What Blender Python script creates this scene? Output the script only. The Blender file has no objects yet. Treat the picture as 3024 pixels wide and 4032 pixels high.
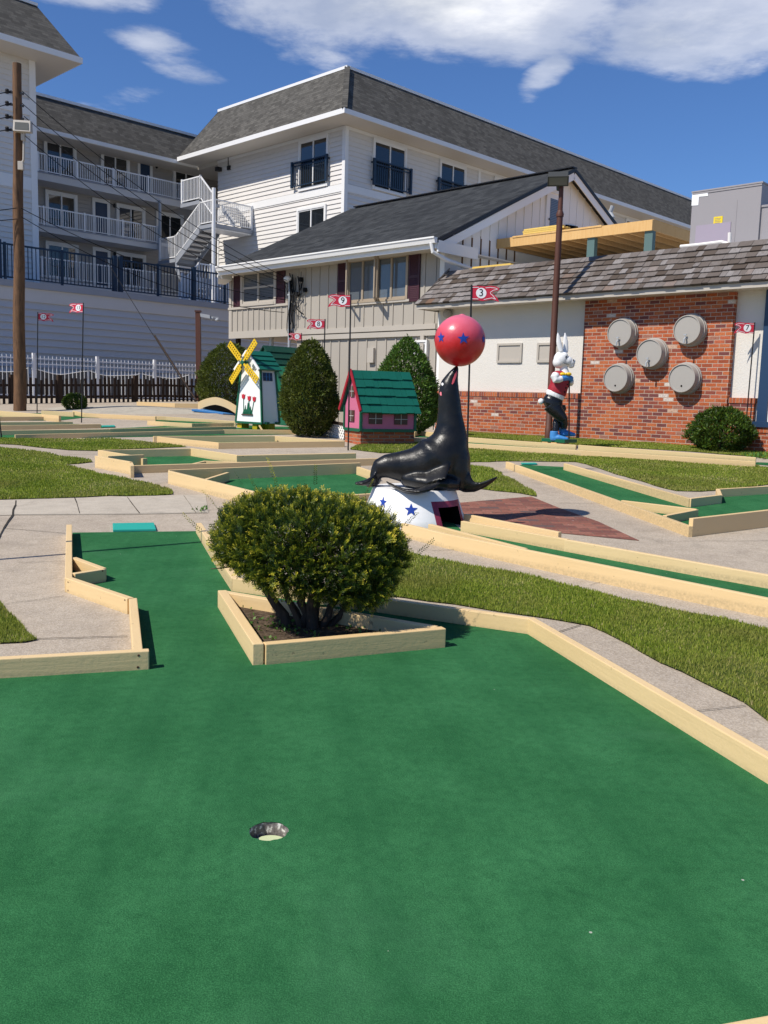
import bpy, bmesh, math, random
import numpy as np
from mathutils import Vector, Matrix, noise

random.seed(7); RNG = np.random.default_rng(11)
SC = bpy.context.scene
COL = SC.collection
PI = math.pi
def R(d): return math.radians(d)

# ------------------------------------------------------------------ camera model and survey helpers
PITCH, ROLL, FPX, EYE = R(7.25), R(1.594), 3540.0, 1.25
_c, _s = math.cos(ROLL), math.sin(ROLL)
_R0 = Vector((1, 0, 0)); FW = Vector((0, math.cos(PITCH), -math.sin(PITCH))); _D = Vector((0, -math.sin(PITCH), -math.cos(PITCH)))
CX = _c * _R0 - _s * _D; CY = _s * _R0 + _c * _D
AZ = R(44.2)
UB = (math.sin(AZ), math.cos(AZ)); UA = (-math.cos(AZ), math.sin(AZ))
def sstep(t):
    t = max(0.0, min(1.0, t)); return t * t * (3 - 2 * t)
def g(x, y):                                   # height of the ground: it climbs gently away from the near green
    cap = .48 + .47 * sstep((-x - 2.5) / 4)
    t = y - 6
    z = 0 if t < -1 else (.04 * (t + 1) ** 2 / 4 if t < 1 else .04 * t)
    return min(z, cap)
def ray(p):
    d = CX * ((p[0] - 1512) / FPX) + CY * ((p[1] - 2016) / FPX) + FW
    return d / d.y
def G(p, h=0.0):
    d = ray(p); lo, y, hi = .3, .3, None
    while y < 90:
        y += .05
        if EYE + d.z * y < g(d.x * y, y) + h: hi = y; break
        lo = y
    for _ in range(30):
        m = (lo + hi) / 2
        if EYE + d.z * m < g(d.x * m, m) + h: hi = m
        else: lo = m
    return Vector((d.x * hi, hi, g(d.x * hi, hi)))
def atY(p, y):
    d = ray(p); return Vector((d.x * y, y, EYE + d.z * y))
def onA(p, a):                                  # point on the plane a = const -> (b, z)
    d = ray(p); y = a / (d.x * UA[0] + UA[1]); return d.x * y * UB[0] + y * UB[1], EYE + d.z * y
def onB(p, b):                                  # point on the plane b = const -> (u, z), u = -a grows to the right
    d = ray(p); y = b / (d.x * UB[0] + UB[1]); return -(d.x * y * UA[0] + y * UA[1]), EYE + d.z * y
def zoom(x0, y0, k): return lambda x, y: (x0 + k * x, y0 + k * y)
DS = zoom(0, 0, 1.8228); L4 = zoom(0, 1900, .4822); L1 = zoom(0, 1500, .4822); L2 = zoom(600, 1550, .5425)
R3 = zoom(1800, 1650, .7378); RZ = zoom(1600, 1750, .8584); BZ = zoom(750, 1850, .6631); Z2 = zoom(1350, 1200, .4295)
Z1B = zoom(800, 1000, .6028); ZM = zoom(700, 200, .6028); ZL = zoom(0, 0, .6028); ZW = zoom(0, 900, .6028)
Z3 = zoom(1600, 500, .8584); ZR = zoom(2050, 1250, .2486); ZF = zoom(1900, 1100, .6775); ZG = zoom(1700, 650, .4219)
ZWM = zoom(850, 1000, .31645); ZAC = zoom(2600, 600, .29383); ZS = zoom(600, 650, .27119); ZP = zoom(2700, 1150, .33891); FZ = zoom(0, 1600, .8439)

FRM = Matrix.Rotation(-AZ, 4, 'Z')               # building frame: u right along the facade, v into the depth, z up
IDM = Matrix.Identity(4)
WM = {}

# ------------------------------------------------------------------ mesh builder
class MB:
    def __init__(s, M=IDM):
        s.v = []; s.f = []; s.r = []; s.m = []; s.M = M; s.cur = 0; s.mi = 0
    def add(s, vs, fs, r=None):
        o = len(s.v); M = s.M
        s.v += [tuple(M @ Vector(p)) for p in vs]
        s.f += [tuple(o + i for i in f) for f in fs]
        s.r += [s.cur if r is None else r] * len(fs); s.m += [s.mi] * len(fs)
    def box(s, x0, x1, y0, y1, z0, z1, r=None):
        s.add([(x0, y0, z0), (x1, y0, z0), (x1, y1, z0), (x0, y1, z0), (x0, y0, z1), (x1, y0, z1), (x1, y1, z1), (x0, y1, z1)],
              [(0, 3, 2, 1), (4, 5, 6, 7), (0, 1, 5, 4), (1, 2, 6, 5), (2, 3, 7, 6), (3, 0, 4, 7)], r)
    def hexa(s, b, t, r=None):                   # bottom ring and top ring of n points
        n = len(b)
        s.add(list(b) + list(t), [tuple(range(n - 1, -1, -1)), tuple(range(n, 2 * n))] + [(i, (i + 1) % n, n + (i + 1) % n, n + i) for i in range(n)], r)
    def poly(s, pts, r=None): s.add(pts, [tuple(range(len(pts)))], r)
    def bar(s, p, q, w, h, up=(0, 0, 1), r=None):
        p, q = Vector(p), Vector(q); d = (q - p).normalized(); up = Vector(up)
        x = d.cross(up)
        if x.length < 1e-4: x = d.cross(Vector((1, 0, 0)))
        x.normalize(); y = x.cross(d).normalized(); x = x * w / 2; y = y * h / 2
        s.hexa([p - x - y, p + x - y, p + x + y, p - x + y], [q - x - y, q + x - y, q + x + y, q - x + y], r)
    def tube(s, pts, rad, n=8, cap=True, r=None):
        pts = [Vector(p) for p in pts]; k = len(pts)
        if not hasattr(rad, '__len__'): rad = [rad] * k
        rings = []; ref = None
        for i in range(k):
            d = (pts[min(i + 1, k - 1)] - pts[max(i - 1, 0)]).normalized()
            if ref is None:
                ref = d.cross(Vector((0, 0, 1)))
                if ref.length < .05: ref = d.cross(Vector((0, 1, 0)))
            x = (ref - d * ref.dot(d)).normalized(); ref = x; y = d.cross(x)
            rings.append([pts[i] + (x * math.cos(2 * PI * j / n) + y * math.sin(2 * PI * j / n)) * rad[i] for j in range(n)])
        vs = [p for rr in rings for p in rr]
        fs = [(i * n + j, i * n + (j + 1) % n, (i + 1) * n + (j + 1) % n, (i + 1) * n + j) for i in range(k - 1) for j in range(n)]
        if cap: fs += [tuple(range(n - 1, -1, -1)), tuple(range((k - 1) * n, k * n))]
        s.add(vs, fs, r)
    def cyl(s, p, q, r0, r1=None, n=16): s.tube([p, q], [r0, r0 if r1 is None else r1], n)
    def lathe(s, c, prof, n=24, axis=None):      # prof: (radius, height) along axis
        c = Vector(c); ax = Vector(axis or (0, 0, 1)).normalized()
        x = ax.orthogonal().normalized(); y = ax.cross(x)
        vs = [c + ax * h + (x * math.cos(2 * PI * j / n) + y * math.sin(2 * PI * j / n)) * r for r, h in prof for j in range(n)]
        k = len(prof)
        fs = [(i * n + j, i * n + (j + 1) % n, (i + 1) * n + (j + 1) % n, (i + 1) * n + j) for i in range(k - 1) for j in range(n)]
        fs += [tuple(range(n - 1, -1, -1)), tuple(range((k - 1) * n, k * n))]
        s.add(vs, fs)
    def ell(s, c, rad, n=20, m=12, M=None):
        M = M or IDM; c = Vector(c); vs = []; fs = []
        for i in range(m + 1):
            t = PI * i / m
            for j in range(n):
                a = 2 * PI * j / n
                vs.append(c + (M @ Vector((math.sin(t) * math.cos(a) * rad[0], math.sin(t) * math.sin(a) * rad[1], math.cos(t) * rad[2]))))
        for i in range(m):
            for j in range(n): fs.append((i * n + j, (i + 1) * n + j, (i + 1) * n + (j + 1) % n, i * n + (j + 1) % n))
        s.add(vs, fs)
    def loft(s, secs, n=20):                     # secs: (centre, side axis vector, other axis vector)
        vs = []; k = len(secs)
        for c, x, y in secs:
            c, x, y = Vector(c), Vector(x), Vector(y)
            vs += [c + x * math.cos(2 * PI * j / n) + y * math.sin(2 * PI * j / n) for j in range(n)]
        fs = [(i * n + j, i * n + (j + 1) % n, (i + 1) * n + (j + 1) % n, (i + 1) * n + j) for i in range(k - 1) for j in range(n)]
        fs += [tuple(range(n - 1, -1, -1)), tuple(range((k - 1) * n, k * n))]
        s.add(vs, fs)
    def pbox(s, pl, s0, s1, d0, d1, z0, z1, r=None):
        s.hexa([pl(s0, d0, z0), pl(s1, d0, z0), pl(s1, d1, z0), pl(s0, d1, z0)], [pl(s0, d0, z1), pl(s1, d0, z1), pl(s1, d1, z1), pl(s0, d1, z1)], r)
    def build(s, name, mat, parent=None, bevel=0, smooth=False, label=None, fixn=True, seg=2):
        me = bpy.data.meshes.new(name)
        Mi = WM[parent].inverted() if parent is not None else IDM
        me.from_pydata([tuple(Mi @ Vector(p)) for p in s.v], [], s.f)
        mats = mat if isinstance(mat, (list, tuple)) else [mat]
        for m in mats: me.materials.append(m)
        if len(mats) > 1: me.polygons.foreach_set('material_index', s.m)
        at = me.attributes.new('rnd', 'FLOAT', 'FACE'); at.data.foreach_set('value', [float(q) for q in s.r])
        if fixn or bevel:
            bm = bmesh.new(); bm.from_mesh(me)
            bmesh.ops.recalc_face_normals(bm, faces=bm.faces)
            if bevel:
                es = [e for e in bm.edges if len(e.link_faces) == 2 and e.calc_face_angle(0) > .5]
                bmesh.ops.bevel(bm, geom=es, offset=bevel, segments=seg, affect='EDGES', profile=.6, clamp_overlap=True)
            bm.to_mesh(me); bm.free()
        if smooth:
            me.polygons.foreach_set('use_smooth', [True] * len(me.polygons))
            if smooth != 'all': me.set_sharp_from_angle(angle=R(38))
        o = bpy.data.objects.new(name, me); COL.objects.link(o)
        if parent is not None: o.parent = parent; WM[o] = WM[parent]
        else: WM[o] = IDM
        if label: o['label'] = label
        return o

def tag(o, label=None, cat=None, group=None, kind=None):
    if label: o['label'] = label
    if cat: o['category'] = cat
    if group: o['group'] = group
    if kind: o['kind'] = kind
    return o
def thing(name, label, cat, loc, rz=0, group=None):
    o = bpy.data.objects.new(name, None); COL.objects.link(o)
    o.location = loc; o.rotation_euler = (0, 0, rz); o.empty_display_size = .2
    WM[o] = Matrix.Translation(Vector(loc)) @ Matrix.Rotation(rz, 4, 'Z')
    return tag(o, label, cat, group)
def bthing(name, label, cat, u, v, z, group=None):
    return thing(name, label, cat, tuple(FRM @ Vector((u, v, z))), -AZ, group)
def PA(b): return lambda s, d, z: (s, b - d, z)            # facade plane v=b facing the camera's left; d = outwards
def PB(a): return lambda s, d, z: (-a + d, s, z)           # facade plane u=-a facing right
def mesh_from(o):                                          # evaluated copy of a temporary object, then drop it
    dg = bpy.context.evaluated_depsgraph_get(); dg.update()
    me = bpy.data.meshes.new_from_object(o.evaluated_get(dg), depsgraph=dg)
    return me
def remeshed(mb, voxel, name, mat, parent, smooth_it=6, deform=None, label=None):
    t = mb.build('temporary', mat, None)
    m = t.modifiers.new('r', 'REMESH'); m.mode = 'VOXEL'; m.voxel_size = voxel; m.use_smooth_shade = True
    k = t.modifiers.new('s', 'SMOOTH'); k.factor = .5; k.iterations = smooth_it
    me = mesh_from(t); old = t.data
    bpy.data.objects.remove(t); bpy.data.meshes.remove(old)
    Mi = WM[parent].inverted() if parent is not None else IDM
    if deform:
        for v in me.vertices: v.co = deform(v.co)
    me.transform(Mi); me.name = name
    me.materials.clear(); me.materials.append(mat)
    me.polygons.foreach_set('use_smooth', [True] * len(me.polygons))
    o = bpy.data.objects.new(name, me); COL.objects.link(o)
    if parent is not None: o.parent = parent; WM[o] = WM[parent]
    if label: o['label'] = label
    return o
def text_polys(txt, size, bold=.0):                        # triangles of the lettering, in its own x-y plane, centred
    cu = bpy.data.curves.new('lettering', 'FONT'); cu.body = txt; cu.size = size; cu.align_x = 'CENTER'; cu.align_y = 'CENTER'
    cu.offset = bold; cu.fill_mode = 'FRONT'
    o = bpy.data.objects.new('lettering', cu); COL.objects.link(o)
    me = mesh_from(o)
    vs = [tuple(v.co) for v in me.vertices]; fs = [tuple(p.vertices) for p in me.polygons]
    bpy.data.objects.remove(o); bpy.data.curves.remove(cu); bpy.data.meshes.remove(me)
    return vs, fs
def leaves(name, P, Nv, L, Wd, mat, parent, rnd, up=None):
    """many small two-triangle leaves: P positions, Nv leaf axis directions, L/Wd sizes"""
    n = len(P); Nv = Nv / (np.linalg.norm(Nv, axis=1, keepdims=True) + 1e-9)
    t = RNG.normal(size=(n, 3)); sd = np.cross(Nv, t); sd /= np.linalg.norm(sd, axis=1, keepdims=True) + 1e-9
    L = np.broadcast_to(L, (n,))[:, None]; Wd = np.broadcast_to(Wd, (n,))[:, None]
    V = np.empty((n, 4, 3)); V[:, 0] = P; V[:, 1] = P + Nv * L * .5 + sd * Wd * .5; V[:, 2] = P + Nv * L; V[:, 3] = P + Nv * L * .5 - sd * Wd * .5
    return quads(name, V, mat, parent, rnd)
def quads(name, V, mat, parent, rnd):
    n = len(V)
    if parent is not None:
        Mi = np.array(WM[parent].inverted()); V = V @ Mi[:3, :3].T + Mi[:3, 3]
    me = bpy.data.meshes.new(name)
    me.vertices.add(n * 4); me.vertices.foreach_set('co', V.astype(np.float32).ravel())
    me.loops.add(n * 4); me.loops.foreach_set('vertex_index', np.arange(n * 4, dtype=np.int32))
    me.polygons.add(n); me.polygons.foreach_set('loop_start', np.arange(0, n * 4, 4, dtype=np.int32))
    me.polygons.foreach_set('loop_total', np.full(n, 4, dtype=np.int32)) if False else None
    me.update(calc_edges=True); me.validate()
    me.materials.append(mat)
    at = me.attributes.new('rnd', 'FLOAT', 'FACE'); at.data.foreach_set('value', np.asarray(rnd, dtype=np.float32))
    o = bpy.data.objects.new(name, me); COL.objects.link(o)
    if parent is not None: o.parent = parent; WM[o] = WM[parent]
    else: WM[o] = IDM
    return o

# ------------------------------------------------------------------ materials
class NT:
    def __init__(s, name, rough=.6, spec=.35, metal=0.0):
        s.m = bpy.data.materials.new(name); s.m.use_nodes = True; s.t = s.m.node_tree
        s.b = s.t.nodes['Principled BSDF']; s.b.inputs['Roughness'].default_value = rough
        s.b.inputs['Specular IOR Level'].default_value = spec; s.b.inputs['Metallic'].default_value = metal
        s.tc = None
    def n(s, typ, props=None, **kw):
        nd = s.t.nodes.new(typ)
        for k, v in (props or {}).items(): setattr(nd, k, v)
        for k, v in kw.items():
            key = k.replace('_', ' ')
            sock = nd.inputs[int(k[1:])] if (k[0] == 'i' and k[1:].isdigit()) else nd.inputs[key]
            s.put(sock, v)
        return nd
    def put(s, sock, v):
        if isinstance(v, bpy.types.NodeSocket): s.t.links.new(v, sock)
        elif isinstance(v, bpy.types.Node): s.t.links.new(v.outputs[0], sock)
        else: sock.default_value = v
    def obj(s):
        if s.tc is None: s.tc = s.t.nodes.new('ShaderNodeTexCoord')
        return s.tc.outputs['Object']
    def math(s, op, a, b=0.0, c=None):
        nd = s.t.nodes.new('ShaderNodeMath'); nd.operation = op; s.put(nd.inputs[0], a); s.put(nd.inputs[1], b)
        if c is not None: s.put(nd.inputs[2], c)
        return nd.outputs[0]
    def noise(s, scale, detail=4, vec=None, rough=.55, dist=0.0):
        nd = s.n('ShaderNodeTexNoise', Scale=scale, Detail=detail, Roughness=rough, Distortion=dist)
        s.put(nd.inputs['Vector'], vec if vec is not None else s.obj()); return nd.outputs[0]
    def ramp(s, fac, stops, interp='LINEAR'):
        nd = s.t.nodes.new('ShaderNodeValToRGB'); cr = nd.color_ramp; cr.interpolation = interp
        while len(cr.elements) < len(stops): cr.elements.new(.5)
        for e, (p, c) in zip(cr.elements, stops):
            e.position = p; e.color = (c, c, c, 1) if isinstance(c, (int, float)) else (*c, 1)
        s.put(nd.inputs[0], fac); return nd.outputs[0]
    def mix(s, fac, a, b, mode='MIX'):
        nd = s.t.nodes.new('ShaderNodeMix'); nd.data_type = 'RGBA'; nd.blend_type = mode
        cv = lambda c: (*c, 1) if isinstance(c, tuple) and len(c) == 3 else c
        s.put(nd.inputs[0], fac); s.put(nd.inputs[6], cv(a)); s.put(nd.inputs[7], cv(b)); return nd.outputs[2]
    def xyz(s, vec=None):
        nd = s.t.nodes.new('ShaderNodeSeparateXYZ'); s.put(nd.inputs[0], vec if vec is not None else s.obj()); return nd.outputs
    def comb(s, x, y, z=0.0):
        nd = s.t.nodes.new('ShaderNodeCombineXYZ'); s.put(nd.inputs[0], x); s.put(nd.inputs[1], y); s.put(nd.inputs[2], z); return nd.outputs[0]
    def attr(s, name='rnd'):
        nd = s.t.nodes.new('ShaderNodeAttribute'); nd.attribute_name = name; return nd.outputs['Fac']
    def orand(s):
        return s.t.nodes.new('ShaderNodeObjectInfo').outputs['Random']
    def color(s, c): s.put(s.b.inputs['Base Color'], (*c, 1) if isinstance(c, tuple) and len(c) == 3 else c); return s
    def bump(s, h, strength=.3, dist=.01):
        nd = s.n('ShaderNodeBump', Strength=strength, Distance=dist); s.put(nd.inputs['Height'], h); s.put(s.b.inputs['Normal'], nd.outputs[0]); return s
    def rough(s, v): s.put(s.b.inputs['Roughness'], v); return s

def painted(name, c, rough=.5, dirt=.12, bump=.15, scale=14, spec=.4):
    t = NT(name, rough, spec)
    a = t.noise(scale, 5); b_ = t.noise(scale * .17, 3)
    d = t.math('MULTIPLY', t.ramp(b_, [(.35, 0.0), (.7, 1.0)]), dirt)
    c2 = tuple(x * .62 for x in c)
    col = t.mix(d, c, c2)
    col = t.mix(t.math('MULTIPLY', t.ramp(a, [(.3, 0.0), (.75, 1.0)]), dirt * .8), col, tuple(min(1, x * 1.12) for x in c))
    t.color(col); t.bump(a, bump, .006)
    return t.m
M = {}
def concrete(name, c1, c2, agg, bumpd=.004):
    t = NT(name, .88, .25)
    big = t.noise(.7, 5, rough=.65); mid = t.noise(7, 5); fine = t.noise(140, 3)
    vo = t.n('ShaderNodeTexVoronoi', Scale=105.0, Vector=t.obj())
    col = t.mix(t.ramp(big, [(.35, 0.0), (.65, 1.0)]), c1, c2)
    col = t.mix(t.math('MULTIPLY', t.ramp(mid, [(.4, 0.0), (.72, 1.0)]), .45), col, tuple(x * .72 for x in c1))
    spk = t.ramp(vo.outputs['Color'], [(.25, (.17, .13, .095)), (.5, (.42, .36, .30)), (.8, (.74, .66, .56))])
    col = t.mix(agg, col, spk)
    st = t.noise(1.9, 7, rough=.7, dist=.6)
    col = t.mix(t.ramp(st, [(.56, 0.0), (.7, .38)]), col, tuple(x * .5 for x in c1))
    t.color(col); t.bump(t.math('ADD', t.math('MULTIPLY', vo.outputs['Distance'], .8), fine), .5, bumpd)
    return t.m
M['concrete'] = concrete('aggregate concrete', (.375, .31, .235), (.465, .39, .295), .18)
M['slab'] = concrete('smooth sidewalk concrete', (.43, .375, .295), (.50, .44, .35), .10, .002)
M['mound'] = concrete('pale trowelled concrete', (.40, .36, .29), (.47, .425, .34), .04, .002)
M['joint'] = NT('joint dirt', .95, .1).color((.045, .04, .033)).m
def carpet():
    t = NT('green putting carpet', .95, .08)
    a = t.noise(2.1, 6, rough=.62); b_ = t.noise(26, 4); f = t.noise(300, 3); f2 = t.noise(110, 4)
    x, y, z = t.xyz()
    st = t.noise(9, 3, t.comb(t.math('MULTIPLY', x, .25), t.math('MULTIPLY', y, 2.2)))
    col = t.mix(t.ramp(a, [(.33, 0.0), (.68, 1.0)]), (.024, .122, .041), (.046, .188, .069))
    col = t.mix(t.ramp(b_, [(.40, 0.0), (.70, .36)]), col, (.010, .068, .024))
    col = t.mix(t.ramp(st, [(.5, 0.0), (.78, .35)]), col, (.036, .170, .062))
    col = t.mix(t.ramp(f, [(.36, .5), (.55, 0.0)]), col, (.005, .045, .015))
    col = t.mix(t.ramp(f, [(.55, 0.0), (.70, .55)]), col, (.065, .225, .09))
    bd = t.noise(1.0, 5, t.comb(t.math('MULTIPLY', t.math('ADD', x, t.math('MULTIPLY', y, .12)), 5.5), t.math('MULTIPLY', y, .22)), rough=.6)
    col = t.mix(t.ramp(bd, [(.46, 0.0), (.66, .34)]), col, (.012, .080, .028))
    wr = t.noise(.85, 6, rough=.7, dist=.5); col = t.mix(t.ramp(wr, [(.54, 0.0), (.72, .36)]), col, (.060, .185, .085))
    sn = t.noise(3.3, 7, rough=.72, dist=1.0); col = t.mix(t.ramp(sn, [(.62, 0.0), (.74, .45)]), col, (.012, .066, .026))
    vo = t.n('ShaderNodeTexVoronoi', {'feature': 'F1'}, Scale=8.5, Vector=t.obj(), Randomness=1.0)
    rv = t.xyz(vo.outputs['Color'])[0]
    fl = t.math('MULTIPLY', t.math('LESS_THAN', vo.outputs['Distance'], .034), t.math('GREATER_THAN', rv, .8))
    col = t.mix(fl, col, (.42, .44, .36))
    t.color(col); t.bump(t.math('ADD', f, t.math('MULTIPLY', f2, .8)), .55, .004)
    return t.m
M['carpet'] = carpet()
M['tee'] = painted('turquoise rubber', (.02, .36, .28), .55, .1)
def cream():
    t = NT('cream painted timber', .52, .4)
    o = t.obj(); x, y, z = t.xyz(o)
    gr = t.noise(5, 6, t.comb(t.math('MULTIPLY', x, .6), t.math('MULTIPLY', y, 9.0), t.math('MULTIPLY', z, 9.0)), dist=.7)
    big = t.noise(1.3, 4); fine = t.noise(60, 4)
    col = t.mix(t.math('MULTIPLY', t.orand(), .6), (.73, .515, .255), (.77, .575, .31))
    col = t.mix(t.ramp(big, [(.35, 0.0), (.7, .3)]), col, (.63, .44, .20))
    col = t.mix(t.ramp(gr, [(.58, 0.0), (.85, .22)]), col, (.55, .38, .175))
    ch = t.noise(17, 6, rough=.7)
    col = t.mix(t.ramp(ch, [(.66, 0.0), (.69, .8)]), col, (.33, .235, .13))
    low = t.ramp(z, [(.0, .5), (.03, 0.0)])
    col = t.mix(t.math('MULTIPLY', low, t.ramp(fine, [(.3, 0.2), (.7, 1.0)])), col, (.26, .21, .12))
    t.color(col); t.bump(t.math('ADD', t.math('MULTIPLY', gr, .5), t.math('ADD', t.math('MULTIPLY', ch, -.5), t.math('MULTIPLY', fine, .25))), .5, .005)
    return t.m
M['cream'] = cream()
def wood(name, c1, c2, rough=.7):
    t = NT(name, rough, .25); x, y, z = t.xyz()
    gr = t.noise(4, 6, t.comb(t.math('MULTIPLY', x, 7.0), t.math('MULTIPLY', y, 7.0), t.math('MULTIPLY', z, .8)), dist=.8)
    col = t.mix(t.ramp(gr, [(.3, 0.0), (.7, 1.0)]), c1, c2); col = t.mix(t.math('MULTIPLY', t.attr(), .5), col, tuple(q * .6 for q in c1))
    t.color(col); t.bump(gr, .4, .006); return t.m
M['pole_wood'] = wood('weathered pole timber', (.20, .105, .05), (.08, .045, .025))
M['lumber'] = wood('new pine lumber', (.62, .36, .13), (.70, .45, .19))
M['lumber2'] = wood('yellow lumber', (.72, .50, .12), (.76, .56, .18))
M['picket'] = wood('dark brown picket timber', (.030, .018, .012), (.05, .03, .02))
M['bark'] = wood('shrub bark', (.10, .07, .05), (.045, .032, .024), .9)
def soil():
    t = NT('soil', .95, .1); a = t.noise(25, 6); t.color(t.ramp(a, [(.3, (.05, .035, .022)), (.7, (.15, .11, .075))])); t.bump(a, 1.0, .03); return t.m
M['soil'] = soil()
def lawnbase():
    t = NT('lawn soil and thatch', .95, .08); a = t.noise(3.2, 5); b_ = t.noise(60, 4)
    col = t.mix(t.ramp(a, [(.35, 0.0), (.65, 1.0)]), (.075, .115, .016), (.13, .155, .035)); col = t.mix(t.ramp(b_, [(.45, 0.0), (.7, .6)]), col, (.12, .10, .04))
    t.color(col); t.bump(b_, 1.0, .03); return t.m
M['lawn'] = lawnbase()
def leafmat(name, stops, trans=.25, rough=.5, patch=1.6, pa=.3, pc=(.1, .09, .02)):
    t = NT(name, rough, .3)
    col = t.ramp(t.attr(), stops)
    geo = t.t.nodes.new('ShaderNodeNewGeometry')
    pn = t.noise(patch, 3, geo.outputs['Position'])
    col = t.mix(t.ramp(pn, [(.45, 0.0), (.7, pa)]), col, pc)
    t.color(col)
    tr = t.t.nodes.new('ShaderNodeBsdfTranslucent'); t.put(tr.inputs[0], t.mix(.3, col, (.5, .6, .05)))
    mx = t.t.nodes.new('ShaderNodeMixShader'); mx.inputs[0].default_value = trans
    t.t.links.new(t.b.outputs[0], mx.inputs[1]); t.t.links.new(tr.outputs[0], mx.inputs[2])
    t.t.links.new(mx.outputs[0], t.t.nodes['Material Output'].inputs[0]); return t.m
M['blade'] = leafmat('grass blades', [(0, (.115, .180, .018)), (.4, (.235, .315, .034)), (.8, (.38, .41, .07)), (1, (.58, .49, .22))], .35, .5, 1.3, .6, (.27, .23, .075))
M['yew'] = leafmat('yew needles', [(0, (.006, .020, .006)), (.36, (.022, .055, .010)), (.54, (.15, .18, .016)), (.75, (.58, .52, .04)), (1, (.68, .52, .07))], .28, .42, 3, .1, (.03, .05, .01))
M['arbor'] = leafmat('arborvitae sprays', [(0, (.020, .036, .007)), (.5, (.065, .095, .012)), (1, (.17, .19, .025))], .15, .55, 2.6, .4, (.075, .065, .018))
M['spruce'] = leafmat('light green conifer sprays', [(0, (.022, .06, .010)), (.5, (.065, .15, .020)), (1, (.15, .26, .035))], .15, .55, 3, .3, (.03, .07, .012))
M['mugo'] = leafmat('small shrub leaves', [(0, (.012, .035, .006)), (.55, (.04, .095, .010)), (1, (.13, .19, .02))], .2, .5, 4, .3, (.05, .06, .01))
M['weed'] = leafmat('clover leaves', [(0, (.05, .14, .02)), (1, (.13, .27, .05))], .2)
def brickmat(name, pal, mortar, bw=.213, bh=.0735, mort=.0145, axis='wall', offx=0.0, scale=1.0, bump=.9):
    t = NT(name, .85, .2); x, y, z = t.xyz()
    v = t.comb(t.math('ADD', x, y), z) if axis == 'wall' else t.comb(x, y)
    wob = t.n('ShaderNodeTexNoise', Scale=16.0, Detail=3.0); t.put(wob.inputs['Vector'], t.obj())
    wv = t.n('ShaderNodeVectorMath', {'operation': 'SCALE'}); 
    sb = t.n('ShaderNodeVectorMath', {'operation': 'SUBTRACT'}); t.put(sb.inputs[0], wob.outputs['Color']); sb.inputs[1].default_value = (.5, .5, .5)
    t.put(wv.inputs[0], sb.outputs[0]); wv.inputs['Scale'].default_value = .012
    ad = t.n('ShaderNodeVectorMath', {'operation': 'ADD'}); t.put(ad.inputs[0], v); t.put(ad.inputs[1], wv.outputs[0])
    br = t.n('ShaderNodeTexBrick', {'offset': .5}, Scale=scale, Mortar_Size=mort / 2, Mortar_Smooth=.25, Bias=0.0, Brick_Width=bw, Row_Height=bh)
    t.put(br.inputs['Vector'], ad.outputs[0]); br.inputs['Color1'].default_value = (0, 0, 0, 1); br.inputs['Color2'].default_value = (1, 1, 1, 1); br.inputs['Mortar'].default_value = (.5, .5, .5, 1)
    n1 = t.noise(38, 5); n2 = t.noise(9, 5, rough=.7)
    col = t.ramp(br.outputs['Color'], pal, 'CONSTANT')
    col = t.mix(t.ramp(n1, [(.35, .4), (.65, 0.0)]), col, (.10, .03, .02))
    col = t.mix(t.ramp(n2, [(.66, 0.0), (.72, .55)]), col, (.62, .50, .44))
    col = t.mix(br.outputs['Fac'], col, t.mix(n1, mortar, tuple(q * .7 for q in mortar)))
    t.color(col)
    t.bump(t.math('ADD', t.math('MULTIPLY', br.outputs['Fac'], -1.0), t.math('MULTIPLY', n1, .45)), bump, .009)
    return t.m
PAL = [(0, (.34, .080, .034)), (.16, (.46, .115, .040)), (.32, (.28, .075, .05)), (.44, (.53, .155, .058)), (.60, (.18, .06, .055)), (.70, (.42, .10, .04)), (.82, (.50, .13, .06)), (.93, (.36, .16, .11)), (.962, (.60, .40, .29)), (.985, (.68, .60, .53))]
M['brick'] = brickmat('old red brick wall', PAL, (.56, .42, .33))
M['brickdark'] = brickmat('rough red brick base', PAL[:7], (.40, .28, .19), .21, .062, .016, bump=1.2)
M['soldier'] = brickmat('soldier course brick', PAL[:7], (.50, .37, .29), .066, .5, .010)
M['pave'] = brickmat('red brick paving', [(0, (.23, .095, .070)), (.3, (.29, .115, .08)), (.55, (.19, .08, .065)), (.75, (.32, .14, .10)), (.95, (.13, .09, .085))], (.17, .12, .085), .2, .1, .008, axis='flat', bump=.6)
def shingle(name, c1, c2, axis):
    t = NT(name, .92, .15); x, y, z = t.xyz()
    v = t.comb(x if axis == 'u' else y, t.math('MULTIPLY', z, 1.25))
    br = t.n('ShaderNodeTexBrick', {'offset': .37, 'offset_frequency': 2}, Scale=1.0, Mortar_Size=.004, Mortar_Smooth=.6, Bias=0.0, Brick_Width=.24, Row_Height=.13)
    t.put(br.inputs['Vector'], v); br.inputs['Color1'].default_value = (0, 0, 0, 1); br.inputs['Color2'].default_value = (1, 1, 1, 1); br.inputs['Mortar'].default_value = (.0, .0, .0, 1)
    fr = t.math('FRACT', t.math('DIVIDE', t.math('MULTIPLY', z, 1.25), .13))
    n1 = t.noise(90, 3); n2 = t.noise(.9, 5)
    col = t.mix(br.outputs['Color'], c1, c2)
    col = t.mix(t.math('MULTIPLY', n1, .5), col, tuple(q * .55 for q in c1)); col = t.mix(t.ramp(n2, [(.4, 0.0), (.7, .3)]), col, tuple(q * .7 for q in c1))
    t.color(col); t.bump(t.math('ADD', t.math('MULTIPLY', br.outputs['Color'], .5), t.math('ADD', t.math('MULTIPLY', fr, -1.0), t.math('MULTIPLY', n1, .3))), 1.0, .02)
    return t.m
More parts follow.
